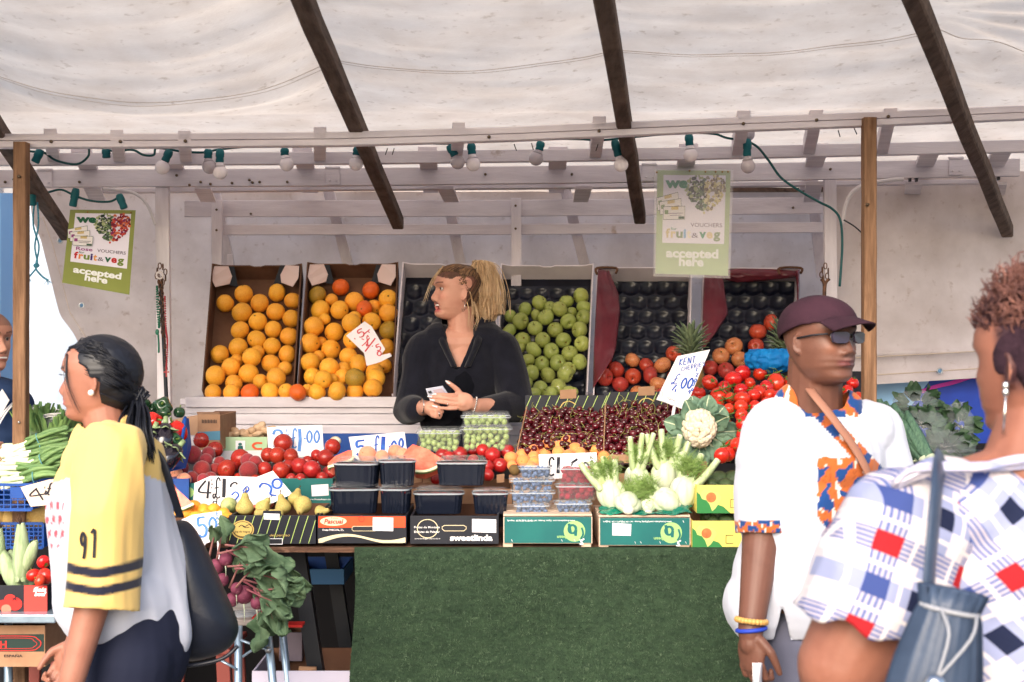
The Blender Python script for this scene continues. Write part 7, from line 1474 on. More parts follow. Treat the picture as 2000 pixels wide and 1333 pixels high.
def head(mb, c, M, h, nose=1, openm=0, jaw=1, nw=1, lips=1):
    nt, nz = 96, 84; vs = []
    for k in range(nz + 1):
        z = -.5 + k / nz; f, b, w = interp(FR, z), interp(BK, z), interp(WD, z) * (1 + (jaw - 1) * max(0, min(1, -z * 3)))
        nz_ = interp([(-.24, 0), (-.2, .03), (-.175, .075), (-.145, .115), (-.11, .105), (-.05, .07), (.02, .035), (.09, .01), (.15, 0)], z) * nose; ns = interp([(-.2, .075), (-.15, .06), (-.1, .045), (.1, .04)], z) * nw
        for j in range(nt):
            t = 2 * math.pi * j / nt; s, cc = math.sin(t), math.cos(t); x = w * math.copysign(abs(s) ** (.82 if cc > 0 else .95), s); y = (f if cc > 0 else -b) * math.copysign(abs(cc) ** (.78 if cc > 0 else .9), cc)
            if cc > 0:
                ax = abs(x); y += nz_ * math.exp(-(x / ns) ** 2)
                y += .035 * nw * math.exp(-((ax - .055 * nw) / .028) ** 2 - ((z + .165) / .028) ** 2) * nose
                y -= .05 * math.exp(-((ax - .135) / .07) ** 2 - ((z - .035) / .048) ** 2)
                y += .018 * math.exp(-((ax - .135) / .06) ** 2 - ((z - .03) / .022) ** 2)
                y += .022 * math.exp(-((ax - .14) / .10) ** 2 - ((z - .115) / .03) ** 2) + .02 * math.exp(-((ax - .2) / .07) ** 2 - ((z + .1) / .07) ** 2)
                y += .022 * lips * math.exp(-(x / .09) ** 2) * (math.exp(-((z + .245) / .016) ** 2) + math.exp(-((z + .29 + openm * .05) / .018) ** 2))
                y -= .02 * math.exp(-(x / .12) ** 2 - ((z + .267 + openm * .02) / .008) ** 2)
                if openm: y -= .11 * openm * math.exp(-(x / .085) ** 4 - ((z + .275) / (.024 + .02 * openm)) ** 4)
            vs.append(c + M @ V(x * h, y * h, z * h))
    n = len(vs); fs = [(k * nt + j, k * nt + (j + 1) % nt, (k + 1) * nt + (j + 1) % nt, (k + 1) * nt + j) for k in range(nz) for j in range(nt)] + [tuple(range(nt - 1, -1, -1)), tuple(range(nz * nt, nz * nt + nt))]
    mb.raw(vs, fs)
    for sx in (-1, 1):    # ears
        e = c + M @ V(sx * .325 * h, -.03 * h, -.03 * h); Re = M @ Matrix.Rotation(sx * .45, 3, 'Z') @ Matrix.Rotation(-.15, 3, 'X')
        mb.sph(e, (.022 * h, .06 * h, .10 * h), 16, 10, rot=Re)
        pts = [e + Re @ V(sx * .022 * h, -.055 * h * math.cos(t) * (1.0), .10 * h * math.sin(t) + .006 * h) for t in [math.radians(a) for a in range(-110, 150, 20)]]; mb.tube(pts, .014 * h, 8)
        mb.sph(e + Re @ V(sx * .008 * h, .012 * h, -.10 * h), .026 * h, 10, 8)
def local(co, c, M, h): return (co - np.array(c)) @ np.array(M) / h
def face_paint(co, c, M, h, skin, lip, brow, lash=(.02, .015, .015), openm=0, hairc=None, hairfn=None, blush=None):
    q = local(co, c, M, h); x, y, z = np.abs(q[:, 0]), q[:, 1], q[:, 2]; n = len(co); out = np.tile(np.array(skin), (n, 1)); fr = (y > .2) & (z > -.5) & (z < .5)
    def put(w, colr):
        w = np.clip(w, 0, 1)[:, None]; out[:] = out * (1 - w) + np.array(colr) * w
    put(fr * .5 * np.exp(-((x - .19) / .07) ** 2 - ((z + .1) / .06) ** 2), blush or skin)
    put(fr * np.clip(1.6 - np.maximum(x / .105, np.abs(z + .268 + openm * .025) / (.034 + openm * .03 - .2 * x ** 1.2 * .5)) * 1.1, 0, 1) * 1.6, lip)
    put(fr * (1 - np.clip((np.abs(z - (.125 + .25 * (x - .06) - 1.0 * (x - .06) ** 2)) - .010) / .008, 0, 1)) * (x > .055) * (x < .235), brow)
    put(fr * (1 - np.clip((np.abs(z - (.055 - 3.0 * (x - .135) ** 2)) - .005) / .007, 0, 1)) * (x > .07) * (x < .21), lash)
    put(fr * .8 * np.clip(1.5 - np.hypot((x - .042) / .024, (z + .196) / .012), 0, 1), (.05, .02, .018))
    if openm: put(fr * np.exp(-(x / .07) ** 4 - ((z + .275) / (.02 + .014 * openm)) ** 4) * 1.5, (.05, .008, .01))
    if hairfn is not None: put(hairfn(q), hairc)
    return out
def eyes(parent, c, M, h, skin=None, look=(0, 1, 0)):
    for sx in (-1, 1):
        e = c + M @ V(sx * .135 * h, .296 * h, .032 * h); mb = MB(); mb.sph(e, .047 * h, 16, 12); d = (M @ Vector(look)).normalized()
        mb.sph(e + d * .026 * h, .028 * h, 12, 8, m=1); mb.build('eye', [mat('eye_white', rgb(170, 158, 152), .25, .4), mat('dark_iris', rgb(44, 28, 22), .15, .6)], parent)
def limb(mb, pts, rs, n=18):
    for (a, b), (ra, rb) in zip(zip(pts, pts[1:]), zip(rs, rs[1:])): mb.caps(a, b, ra, rb, n)
def chainf(mb, pts, r0, r1):
    k = len(pts) - 1
    for i in range(k): mb.caps(pts[i], pts[i + 1], lerp(r0, r1, i / k), lerp(r0, r1, (i + 1) / k), 10, 3)
def genhand(mb, w, d, side, nrm, s=.085, curl=.5, thumb=.6):
    """palm, four bent fingers of unequal length and a thumb from the side of the palm near the wrist"""
    d = Vector(d).normalized(); side = Vector(side); side = (side - d * side.dot(d)).normalized(); n = Vector(nrm); n = (n - d * n.dot(d) - side * n.dot(side)).normalized()
    Rm = Matrix((side, n, d)).transposed(); mb.sph(w + d * s * .5, (s * .47, s * .19, s * .62), 16, 10, rot=Rm); mb.caps(w - d * .01, w + d * s * .3, s * .30, s * .33, 12); tips = []
    for i, (o, L) in enumerate(((.34, .88), (.12, 1.0), (-.11, .93), (-.33, .72))):
        b = w + d * s * (.95 - abs(o) * .2) + side * o * s; pts = [b]; dd = d.copy(); p = b
        for seg, l in enumerate((.42, .30, .24)): 
            a = curl * (.5 + .45 * seg); q = Quaternion(side, 0); dd2 = d * math.cos(a * (seg + 1) * .8) + n * math.sin(a * (seg + 1) * .8) * 1.0; p = p + dd2 * l * L * s * .98; pts.append(p)
        chainf(mb, pts, s * .105, s * .078); tips.append((pts[-1], (pts[-1] - pts[-2]).normalized()))
    b = w + d * s * .2 + side * s * .34; t1 = b + (d * .75 + side * .6 + n * .25).normalized() * s * .42; t2 = t1 + (d * .95 + side * .15 + n * .4 * thumb).normalized() * s * .36; t3 = t2 + (d + n * .5 * thumb).normalized() * s * .26; chainf(mb, [b, t1, t2, t3], s * .15, s * .088)
    return tips
def hairtubes(mb, paths, r, n=5, seed=0, flat=1, jitter=.0, count=1, spread=.01, rnd=None):
    rnd = rnd or random.Random(seed)
    for base in paths:
        for i in range(count):
            off = V(rnd.gauss(0, spread), rnd.gauss(0, spread), rnd.gauss(0, spread * .6)); q = [p + off * (.35 + .65 * (j / (len(base) - 1))) + V(rnd.gauss(0, jitter), rnd.gauss(0, jitter), rnd.gauss(0, jitter)) for j, p in enumerate(base)]; q = smooth_path(q, 4); k = len(q)
            mb.tube(q, [r * (1 - .75 * (j / (k - 1)) ** 3) for j in range(k)], n)
def skinmat(name, dark, rough=.46): return mat(name, (.5, .5, .5), rough, .4, attr='Col', sss=.05, bump=.12, bscale=200, c3=dark, c3scale=16, c3range=(.42, 1.1))
def clothmat(name, rough=.85, **k): return mat(name, (.5, .5, .5), rough, .15, attr='Col', sheen=.2, bump=k.pop('bump', .15), bscale=k.pop('bscale', 300), **k)
GZ = .1
def legs(mb, hipL, hipR, r=.085, foot=None, dy=0, z0=GZ, stride=0):
    for i, hp in enumerate((hipL, hipR)):
        s = stride * (1 if i else -1); kn = V(hp.x + s * .25, hp.y - .02, (hp.z + z0) / 2 + .02); an = V(hp.x + s, hp.y + .02, z0 + .08); limb(mb, [hp, kn, an], [r, r * .62, r * .42]); f = foot or V(0, -1, 0); mb.caps(an + V(0, 0, -.045), an + f * .17 + V(0, 0, -.055), .038, .03)

# ---------------------------------------------------------------- 1. the seller behind the counter
D0 = 5.62; S1 = empty('person', P(900, 0, D0) * 1.0, 'laughing seller with a blonde ponytail in a black fleece holding a phone', 'person'); S1.location.z = GZ + .08
sk = rgb(206, 152, 130); hc = P(891, 571, D0); hh = .222; M1 = basis((-.93, -.36, .06)); b = MB(); head(b, hc, M1, hh, nose=.85, openm=1.35)
b.caps(P(899, 612, D0 + .01), P(904, 668, D0 + .02), .053, .058); b.caps(P(868, 672, D0), P(942, 672, D0 + .02), .065, .065)
b.sph(P(902, 730, D0 + .02), (.15, .095, .17), 20, 14); b.sph(P(902, 830, D0 + .02), (.13, .09, .16), 20, 14); b.sph(P(902, 910, D0 + .02), (.165, .11, .13), 20, 14)
shR, elR, wrR = P(826, 682, D0), P(800, 798, D0 - .06), P(834, 797, D0 - .24); shL, elL, wrL = P(980, 682, D0), P(1010, 795, D0 - .08), P(930, 793, D0 - .26)
limb(b, [shR, elR, wrR], [.05, .042, .027]); limb(b, [shL, elL, wrL], [.05, .042, .027])
hip1, hip2 = P(875, 930, D0 + .02), P(930, 930, D0 + .02); legs(b, hip1, hip2, .085, z0=GZ + .08)
Dh = D0 - .29; X = lambda x, y, d=0: P(780 + x / 7.69, 720 + y / 7.69, Dh + d)
b.sph(X(960, 500), (.043, .02, .036), 16, 10, rot=Matrix.Rotation(.15, 3, 'Y')); b.caps(X(1110, 540, .02), X(960, 510), .024, .026)
for pts, r0, r1 in (([(850, 400), (760, 400), (650, 392), (525, 388)], .0088, .0062), ([(870, 470), (760, 455), (600, 440), (455, 425)], .0088, .0062), ([(870, 535), (760, 525), (620, 505), (500, 480)], .0086, .006), ([(850, 600), (740, 605), (640, 595), (525, 572)], .008, .0056)):
    chainf(b, [X(x, y, -.012 - .006 * (i == 1 or i == 2)) for i, (x, y) in enumerate(pts)], r0, r1)
chainf(b, [X(940, 430), X(880, 330, -.005), X(800, 260, -.012), X(725, 205, -.015)], .0125, .0075)
b.caps(P(834, 797, D0 - .24), X(470, 590, .02), .026, .026); b.sph(X(500, 600, .02), (.03, .024, .032), 14, 10)
for k, (x0, y0, x1, y1) in enumerate(((470, 560, 620, 600), (460, 620, 640, 650), (480, 670, 620, 700), (500, 705, 600, 735))): chainf(b, [X(x0, y0, .0), X((x0 + x1) / 2, (y0 + y1) / 2, -.014), X(x1, y1, -.004)], .0098, .0085)
chainf(b, [X(480, 540, .01), X(520, 470, -.005), X(560, 430, .0)], .011, .008)
hair1 = lambda q: ((q[:, 1] < -.10) | ((q[:, 1] < .12) & (q[:, 2] > .08)) | (q[:, 2] > .27 - .2 * np.abs(q[:, 0]))) * (q[:, 2] > -.36) * (q[:, 1] < .42) * 1.0
def paint1(co):
    out = face_paint(co, hc, M1, hh, sk, rgb(186, 96, 92), rgb(70, 44, 34), openm=1.35, hairc=rgb(74, 52, 40), hairfn=lambda q: hair1(q) * (q[:, 2] > -.25) * (np.abs(q[:, 0]) < .315), blush=rgb(216, 140, 120)); return out
blob('body', b, skinmat('seller_skin', rgb(176, 112, 92)), S1, .0032, 3, paint=paint1); eyes(S1, hc, M1, hh)
mb = MB()
for i in range(9): mb.box(hc + M1 @ V((-.07 + i * .0175) * hh, (.352 - .9 * (-.07 + i * .0175) ** 2 * 3) * hh, -.255 * hh), (.0042, .004, .0065), rot=M1)
mb.build('teeth', mat('tooth_white', rgb(236, 230, 224), .3), S1)
# fleece jacket
M_fleece = mat('black_fleece', rgb(27, 28, 38), .95, .15, c2=rgb(20, 21, 30), nscale=20, bump=.4, bscale=200, sheen=.15)
j = MB(); j.caps(P(862, 672, D0 + .01), P(948, 672, D0 + .02), .088, .088); j.sph(P(900, 725, D0 + .02), (.185, .125, .19), 24, 16); j.sph(P(900, 800, D0 + .02), (.17, .12, .18), 24, 16); j.sph(P(902, 890, D0 + .02), (.185, .13, .17), 24, 16)
limb(j, [shR + V(.0, 0, .0), elR + V(0, 0, -.005), P(815, 802, D0 - .17)], [.072, .064, .05]); limb(j, [shL, elL + V(.005, 0, -.0), P(948, 800, D0 - .2)], [.072, .064, .05]); j.caps(P(876, 665, D0 + .03), P(930, 665, D0 + .03), .085, .085); j.caps(P(872, 650, D0 + .04), P(938, 650, D0 + .04), .07, .072)
def cut1(co):
    px = 1000 + co[:, 0] / co[:, 1] * F; py = 666.5 - (co[:, 2] - H) / co[:, 1] * F; front_ = co[:, 1] < D0 + .0
    v = front_ & (py < 722) & (px > 867 + (py - 640) * .28) & (px < 930 - (py - 640) * .42) & (py > 600)
    top = (np.hypot(co[:, 0] - P(903, 640, D0 + .02).x, (co[:, 1] - D0 - .01)) < .062) & (py < 655)
    sl1 = (np.abs(px - 834) < 12) & (co[:, 1] < D0 - .16) & (px > 830); sl2 = (px < 937) & (co[:, 1] < D0 - .17) & (px > 900) & (py > 760)
    return v | top | sl1 | sl2
blob('fleece_jacket', j, M_fleece, S1, .0045, 4, cut=cut1, fold=(.010, 5, 5, 4), solid=.004)
t_ = MB(); t_.sph(P(900, 738, D0 - .045), (.10, .06, .12), 18, 12); t_.sph(P(900, 830, D0 - .01), (.12, .09, .15), 18, 12)
blob('black_top', t_, mat('black_jersey_top', rgb(16, 17, 24), .9, .1), S1, .006, 3, cut=lambda co: (666.5 - (co[:, 2] - H) / co[:, 1] * F) < 716)
mb = MB()    # collar standing open
for s, x0, x1 in ((-1, 868, 892), (1, 930, 908)):
    a, bb, c2 = P(x0 - 6 * s, 636, D0 + .0), P(x0 - 3 * s, 668, D0 - .075), P(x1, 718, D0 - .105); mb.grid(lambda u, v: (a.lerp(bb, v * 2) if v < .5 else bb.lerp(c2, v * 2 - 1)) + V(s * (.034 * u) * (1 - .4 * v), -.016 * math.sin(u * 3.1), .004 * u), 8, 20)
mb.build('collar', M_fleece, S1, solid=.006)
# hair: brown cap with blonde ends, high ponytail, loose strands
M_hb = mat('brown_hair', rgb(98, 72, 54), .42, .4, c2=rgb(62, 44, 34), nscale=60, stretch=(1, 1, .2)); M_hbl = mat('blonde_hair', rgb(232, 204, 164), .4, .4, c2=rgb(186, 146, 106), nscale=40, stretch=(1, 1, .15)); rnd = random.Random(3)
def haircap(mbs, c, M, h, tgt, n, r, zmin, seed, K=.475):
    """fine strands combed from the hairline over the skull to the tie"""
    rnd = random.Random(seed)
    for i in range(n):
        a = rnd.uniform(-2.6, 2.6); z = lerp(.34, zmin, rnd.random() ** 2) if abs(a) > 1.75 else .37 - .12 * rnd.random()
        if .7 < abs(a) <= 1.75: z = lerp(.36, .10 if abs(a) > 1.1 else .2, rnd.random())
        yy = math.cos(a) * .41; xx = math.sin(a) * .335; p0 = V(xx * (1 - max(0, z - .2) * 1.2), yy * (1 - max(0, z - .2)), z); p1 = (p0 + tgt) / 2; nr = V(p1.x, p1.y + .03, p1.z - .02).normalized(); p1 = nr * K * rnd.uniform(.97, 1.03); p1.x = max(-.355, min(.355, p1.x))
        q = smooth_path([c + M @ (p * h) + V(0, 0, .002) for p in (p0, p0.lerp(p1, .55) * 1.04, p1, p1.lerp(tgt, .5) * 1.03, tgt)], 3); mbs[rnd.random() < .45 if len(mbs) > 1 else 0].tube(q, r, 3)
mb = MB(); mh = MB(); haircap([mb, mh], hc, M1, hh, V(0, -.33, .44), 1300, .0021, -.22, 3); band = hc + M1 @ V(0, -.33, .46) * hh
mb.build('hair_cap', M_hb, S1); mh.build('highlights', mat('honey_hair', rgb(158, 122, 88), .42, .4, c2=rgb(120, 88, 62), nscale=60), S1)
mb = MB(); mid = P(948, 520, D0 + .02)
for i in range(750):
    w = rnd.gauss(0, 1); e = P(948 + w * 13, 655 - abs(w) * 18 + rnd.uniform(-50, 0), D0 + .03 + rnd.gauss(0, .02)); q = [band + V(rnd.gauss(0, .006), rnd.gauss(0, .006), 0), band + V(.015 + rnd.gauss(0, .008), rnd.gauss(0, .01), .028), P(944 + w * 9, 520, D0 + .02 + rnd.gauss(0, .015)), P(950 + w * 12 + 5 * math.sin(i), 570, D0 + .02 + rnd.gauss(0, .018)), P(949 + w * 13 + 6 * math.sin(i * 2.1), 615, D0 + .02 + rnd.gauss(0, .018)), e]; mb.tube(smooth_path(q, 5), [.0017] * 16 + [.0014] * 6 + [.001] * 3 + [.0005], 3)
mb.build('ponytail', M_hbl, S1)
mb = MB(); mb.tube([band + M1 @ V(.026 * math.cos(a), 0, .026 * math.sin(a)) for a in [k * math.pi / 8 for k in range(17)]], .007, 6, cap=False); mb.build('hair_tie', M_black, S1)
mb = MB()
for pts in ([(862, 524), (846, 545), (836, 570), (829, 592)], [(866, 520), (852, 540), (842, 562)], [(912, 590), (916, 612), (914, 640)], [(918, 570), (924, 600), (920, 650)], [(925, 590), (932, 620), (924, 645)]):
    hairtubes(mb, [[P(x, y, D0 - .082 - .01 * (x < 890)) if x < 920 else P(x, y, D0 - .06) for x, y in pts]], .0009, 3, rnd=rnd, count=6, spread=.004)
mb.build('loose_strands', M_hbl, S1)
M_silver = mat('silver', rgb(214, 212, 210), .2, .5, metal=1)
def ringt(c, n, r, t, nm, m, par, bead=0):
    n = Vector(n).normalized(); s = n.orthogonal().normalized(); u = n.cross(s); mb = MB(); pts = [c + s * r * math.cos(a) + u * r * math.sin(a) for a in [k * math.pi / 12 for k in range(25)]]
    if bead: [mb.sph(p, t * 1.3, 8, 6) for p in pts[:-1]]
    else: mb.tube(pts, t, 6, cap=False)
    return mb.build(nm, m, par)
ringt(X(1130, 545, .0), (1, .2, -.25), .029, .0028, 'bracelet', M_silver, S1, 1); ringt(X(345, 560, .035), (1, .3, 0), .027, .0018, 'bangle', M_silver, S1); ringt(X(725, 540, -.015), (1, 0, .1), .0098, .0014, 'ring', M_silver, S1); ringt(X(600, 680, -.01), (1, 0, .1), .0105, .002, 'ring', M_silver, S1); ringt(hc + M1 @ V(-.34, -.03, -.26) * hh, (1, .3, 0), .022, .0011, 'hoop_earring', M_silver, S1)
mb = MB()
for x, y, x2, y2 in ((545, 388, 505, 388), (480, 427, 432, 420), (560, 578, 505, 563), (750, 225, 700, 190), (520, 482, 470, 470)): mb.caps(X(x, y, -.02), X(x2, y2, -.022), .0045, .0028, 8, 3)
mb.build('white_nails', mat('nail_polish', rgb(236, 232, 236), .2), S1)
ph = MB(); A = [X(395, 310, .0), X(650, 265, .0), X(790, 470, .02), X(470, 520, .02)]; ph.prism(A, V(0, .007, .002)); pr_ = empty('phone', A[3], 'silver-white phone with black camera held in the seller\'s hands', 'phone'); ph.build('case', mat('phone_case', rgb(206, 210, 228), .25, .5), pr_, bevel=.0015); mb = MB(); mb.prism([X(425, 345, -.001), X(475, 335, -.001), X(492, 365, -.001), X(445, 378, -.001)], V(0, -.0015, 0)); mb.build('camera', M_black, pr_); mb = MB(); mb.prism([X(505, 325, -.001), X(640, 300, -.001), X(700, 385, .003), X(560, 400, .003)], V(0, -.0008, 0)); mb.build('back_panel', mat('phone_back', rgb(188, 170, 180), .2), pr_)

# ---------------------------------------------------------------- 2. woman in the yellow and white jersey, walking left
D0 = 3.5; S2 = empty('person', P(230, 0, D0), 'woman with slick black ponytail in an oversized yellow and white jersey walking left', 'person'); S2.location.z = GZ * 0
sk = rgb(158, 108, 90); hc = P(192, 742, D0); hh = .21; M2 = basis((-1, -.02, .02)); b = MB(); head(b, hc, M2, hh, nose=.8, lips=1.6)
b.caps(P(200, 800, D0), P(212, 855, D0), .05, .055); b.sph(P(225, 950, D0), (.11, .15, .16), 18, 12); b.sph(P(235, 1090, D0), (.10, .13, .17), 18, 12); b.sph(P(262, 1225, D0), (.13, .15, .13), 18, 12)
sh, el, wr = P(215, 905, D0 - .17), P(195, 1130, D0 - .2), P(140, 1330, D0 - .24); limb(b, [sh, el, wr], [.042, .043, .03]); tp = genhand(b, wr, (-.25, -.05, -1), (-.9, .1, .2), (0, 1, 0), .085, .35)
sh2, el2, wr2 = P(215, 905, D0 + .17), P(190, 1130, D0 + .2), P(150, 1260, D0 + .12); limb(b, [sh2, el2, wr2], [.055, .043, .03]); genhand(b, wr2, (-.5, -.1, -1), (-.9, .1, .2), (0, -1, 0), .08, .8)
legs(b, P(255, 1290, D0 - .08), P(265, 1290, D0 + .08), .09, foot=V(-1, 0, 0), z0=0, stride=.15)
blob('body', b, skinmat('walker_skin', rgb(126, 78, 62)), S2, .0038, 3, paint=lambda co: face_paint(co, hc, M2, hh, sk, rgb(176, 104, 98), rgb(40, 30, 30), blush=rgb(200, 132, 112))); eyes(S2, hc, M2, hh)
mb = MB()
for i in range(8): x = .10 + .09 * i / 7; mb.tube([hc + M2 @ V(-x, .35, .05) * hh, hc + M2 @ V(-x * 1.05, .385, .05) * hh, hc + M2 @ V(-x * 1.1, .405, .06) * hh], [.0007, .0005, .0002], 3)
mb.build('eyelashes', M_black, S2)
M_jer = clothmat('jersey_fabric', .8, transl=.1); yel = rgb(228, 192, 116); wht = rgb(196, 199, 212); blk = rgb(34, 36, 52)
j = MB()
for x, y, rx, ry, rz in ((218, 905, .105, .17, .095), (208, 985, .128, .17, .15), (218, 1080, .145, .175, .16), (232, 1170, .158, .175, .14)): j.sph(P(x, y, D0), (rx, ry, rz), 26, 16)
j.caps(P(238, 915, D0), P(298, 1235, D0), .11, .098); j.caps(P(158, 1000, D0), P(172, 1180, D0), .08, .085); j.caps(P(200, 870, D0), P(230, 870, D0), .075, .08)
def cut2(co):
    px = 1000 + co[:, 0] / co[:, 1] * F; py = 666.5 - (co[:, 2] - H) / co[:, 1] * F
    return (py > 1252 + (px - 130) * .13) | ((np.hypot(co[:, 0] - P(205, 0, D0).x, co[:, 1] - D0) < .06) & (py < 880))
def paint2(co):
    px = 1000 + co[:, 0] / co[:, 1] * F; py = 666.5 - (co[:, 2] - H) / co[:, 1] * F; out = np.tile(np.array(wht), (len(co), 1)); out[(py < 905 + np.abs(px - 215) * .35)] = yel
    r1 = (mn.noise(V(0, 0, 0)) == 0) & (px < 125) & (py > 980) & (py < 1070) & (np.sin(px * .5 + np.floor(py / 14) * 2) > .1) & (np.mod(py, 28) < 15); out[r1] = rgb(206, 76, 92)
    return out
blob('jersey', j, M_jer, S2, .006, 6, paint=paint2, cut=cut2, fold=(.016, 6, 6, 2.2), solid=.003)
s_ = MB(); limb(s_, [P(220, 890, D0 - .13), P(207, 1000, D0 - .19), P(198, 1230, D0 - .215)], [.084, .082, .086]); s_.caps(P(225, 880, D0 - .06), P(215, 930, D0 - .15), .075, .08)
def paint2s(co):
    px = 1000 + co[:, 0] / co[:, 1] * F; py = 666.5 - (co[:, 2] - H) / co[:, 1] * F - .0; y = py + 14 * np.abs((px - 190) / 70) ** 1.5; out = np.tile(np.array(yel), (len(co), 1)); w = np.clip(np.maximum(np.minimum(y - 1108, 1131 - y), np.minimum(y - 1144, 1166 - y)) / 3, 0, 1)[:, None]; return out * (1 - w) + np.array(blk) * w
so = blob('sleeve', s_, M_jer, S2, .005, 9, paint=paint2s, cut=lambda co: (666.5 - (co[:, 2] - H) / co[:, 1] * F) > 1193 + .05 * (1000 + co[:, 0] / co[:, 1] * F - 200), fold=(.016, 8, 8, 2.2), solid=.003)
dg = bpy.context.evaluated_depsgraph_get()
def proj_strokes(name, ob, lines, w, m, par):
    """print that lies on a garment: marker lines projected from the front onto its cloth"""
    bpy.context.view_layer.update(); o_ = ob; mi = ob.matrix_world.inverted(); cam_ = V(0, 0, H); mb = MB()
    class Q: 
        n = V(0, -1, 0)
        def at(s, px, py, off=0):
            d = (P(px, py, 1) - cam_).normalized(); ok, loc, nn, _ = o_.ray_cast(mi @ cam_, d); p = ob.matrix_world @ loc if ok else P(px, py, D0); return p - d * (.004 + off)
    strokes(mb, Q(), lines, w, 0, 0, k=3); mb.build(name, m, par)
num = []
for ln in G['9']: num.append([(156 + a * 12, 1040 + bb * 52) for a, bb in ln])
num.append([(178, 1042), (185, 1036), (183, 1090)])
proj_strokes('number_print', so, num, 5, M_blacki, S2)
mb = MB(); c0 = P(205, 0, D0)
for r0, dz, m in ((.060, 0, 0), (.064, -.006, 1), (.068, -.012, 0), (.056, .004, 2)):
    mb.tube([V(c0.x + r0 * math.cos(a), D0 + r0 * math.sin(a), P(0, 848 - 12 * math.cos(a), D0).z + dz) for a in [k * math.pi / 16 for k in range(33)]], .0045, 6, m, cap=False)
mb.build('neckband', [M_blacki, M_whitei, M_redp], S2)
l = MB(); l.sph(P(262, 1250, D0), (.14, .16, .19), 20, 14); legs(l, P(255, 1290, D0 - .08), P(268, 1290, D0 + .08), .105, foot=V(-1, 0, 0), z0=0, stride=.15)
blob('leggings', l, mat('navy_leggings', rgb(30, 34, 52), .85, .2, bump=.2), S2, .007, 4, cut=lambda co: co[:, 2] < .12)
M_hk = mat('sleek_black_hair', rgb(20, 23, 33), .42, .45, c2=rgb(12, 14, 22), nscale=50, stretch=(.3, 1, 1))
hm = MB(); hm.sph(hc + M2 @ V(0, -.05, .08) * hh, (.375 * hh, .475 * hh, .455 * hh), 40, 28, rot=M2); hm.sph(hc + M2 @ V(0, -.22, -.1) * hh, (.30 * hh, .28 * hh, .26 * hh), 24, 16, rot=M2); hm.caps(hc + M2 @ V(0, -.34, -.12) * hh, hc + M2 @ V(0, -.44, -.22) * hh, .03, .024)
def cuth(co): q = local(co, hc, M2, hh); return ((q[:, 1] > .30 - .15 * np.abs(q[:, 0]) - .0 * q[:, 2]) & (q[:, 2] < .34)) | ((q[:, 1] > .02) & (q[:, 2] < .12 + .55 * (q[:, 1] - .02))) | ((q[:, 1] > -.10) & (q[:, 2] < .03))
blob('slicked_hair', hm, M_hk, S2, .0035, 4, cut=cuth, fold=(.0010, 3, 60, 60), solid=.004)
mb = MB(); haircap([mb], hc, M2, hh, V(0, -.42, -.14), 420, .0015, -.2, 5, .485); mb.build('combed_strands', M_hk, S2)
mb = MB(); rnd = random.Random(6)
for i in range(230): w = rnd.gauss(0, 1); w2 = rnd.gauss(0, .02); q = [P(262, 768, D0) + V(rnd.gauss(0, .012), rnd.gauss(0, .012), rnd.gauss(0, .012)), P(268 + w * 9, 800, D0 + w2), P(266 + w * 13, 840, D0 - .05 + w2), P(284 + w * 9, 895 + rnd.uniform(-25, 12), D0 - .06 + w2)]; mb.tube(smooth_path(q, 4), [.0034] * 9 + [.003, .002, .0015, .0006], 4)
mb.build('ponytail', M_hk, S2)
mb = MB(); hairtubes(mb, [[hc + M2 @ V(-.25, .30, .3) * hh, hc + M2 @ V(-.32, .28, .05) * hh, hc + M2 @ V(-.345, .22, -.15) * hh, hc + M2 @ V(-.31, .12, -.38) * hh]], .0008, 3, rnd=rnd, count=9, spread=.003); mb.build('loose_strand', M_hk, S2)
mb = MB(); mb.sph(hc + M2 @ V(-.37, -.02, -.14) * hh, .0075, 12, 8); mb.build('pearl_earring', mat('pearl', rgb(236, 230, 226), .2, .6, coat=.5), S2)
# shoulder bag
S2b = empty('shoulder_bag', P(400, 1290, D0 + .05), 'large black leather shoulder bag hanging behind the woman in the jersey', 'bag'); M_lea = mat('black_leather', rgb(26, 31, 44), .38, .45, bump=.25, bscale=60, c2=rgb(18, 22, 33), nscale=6)
mb = MB(); out = [(326, 1010), (350, 1006), (375, 1010), (420, 1110), (462, 1205), (472, 1235), (462, 1262), (436, 1284), (390, 1296), (352, 1300), (345, 1250), (340, 1120)]
cen = P(390, 1180, D0 + .1); ring = [P(x, y, D0 + .1) for x, y in out]; n = len(ring); vs = []
for k, (s, dy) in enumerate(((.0, -.085), (.45, -.08), (.85, -.055), (1, 0), (.85, .055), (.45, .08), (0, .085))):
    for p in ring: vs.append(cen + (p - cen) * max(s, .01) + V(0, dy, 0))
mb.raw(vs, [(k * n + i, k * n + (i + 1) % n, (k + 1) * n + (i + 1) % n, (k + 1) * n + i) for k in range(6) for i in range(n)], 0, True)
mb.build('bag_body', M_lea, S2b, sub=2); mb = MB(); mb.tube(smooth_path([P(352, 1010, D0 + .02), P(336, 960, D0 - .02), P(316, 900, D0 - .03), P(285, 868, D0 - .02), P(262, 862, D0 + .03)], 5), .011, 8, flat=.35); mb.build('strap', M_lea, S2b); mb = MB(); mb.tube(smooth_path([P(465, 1262, D0 + .01), P(436, 1286, D0 + .0), P(390, 1298, D0 + .0), P(350, 1302, D0 + .01)], 4), .005, 6); mb.build('piping', M_lea, S2b)
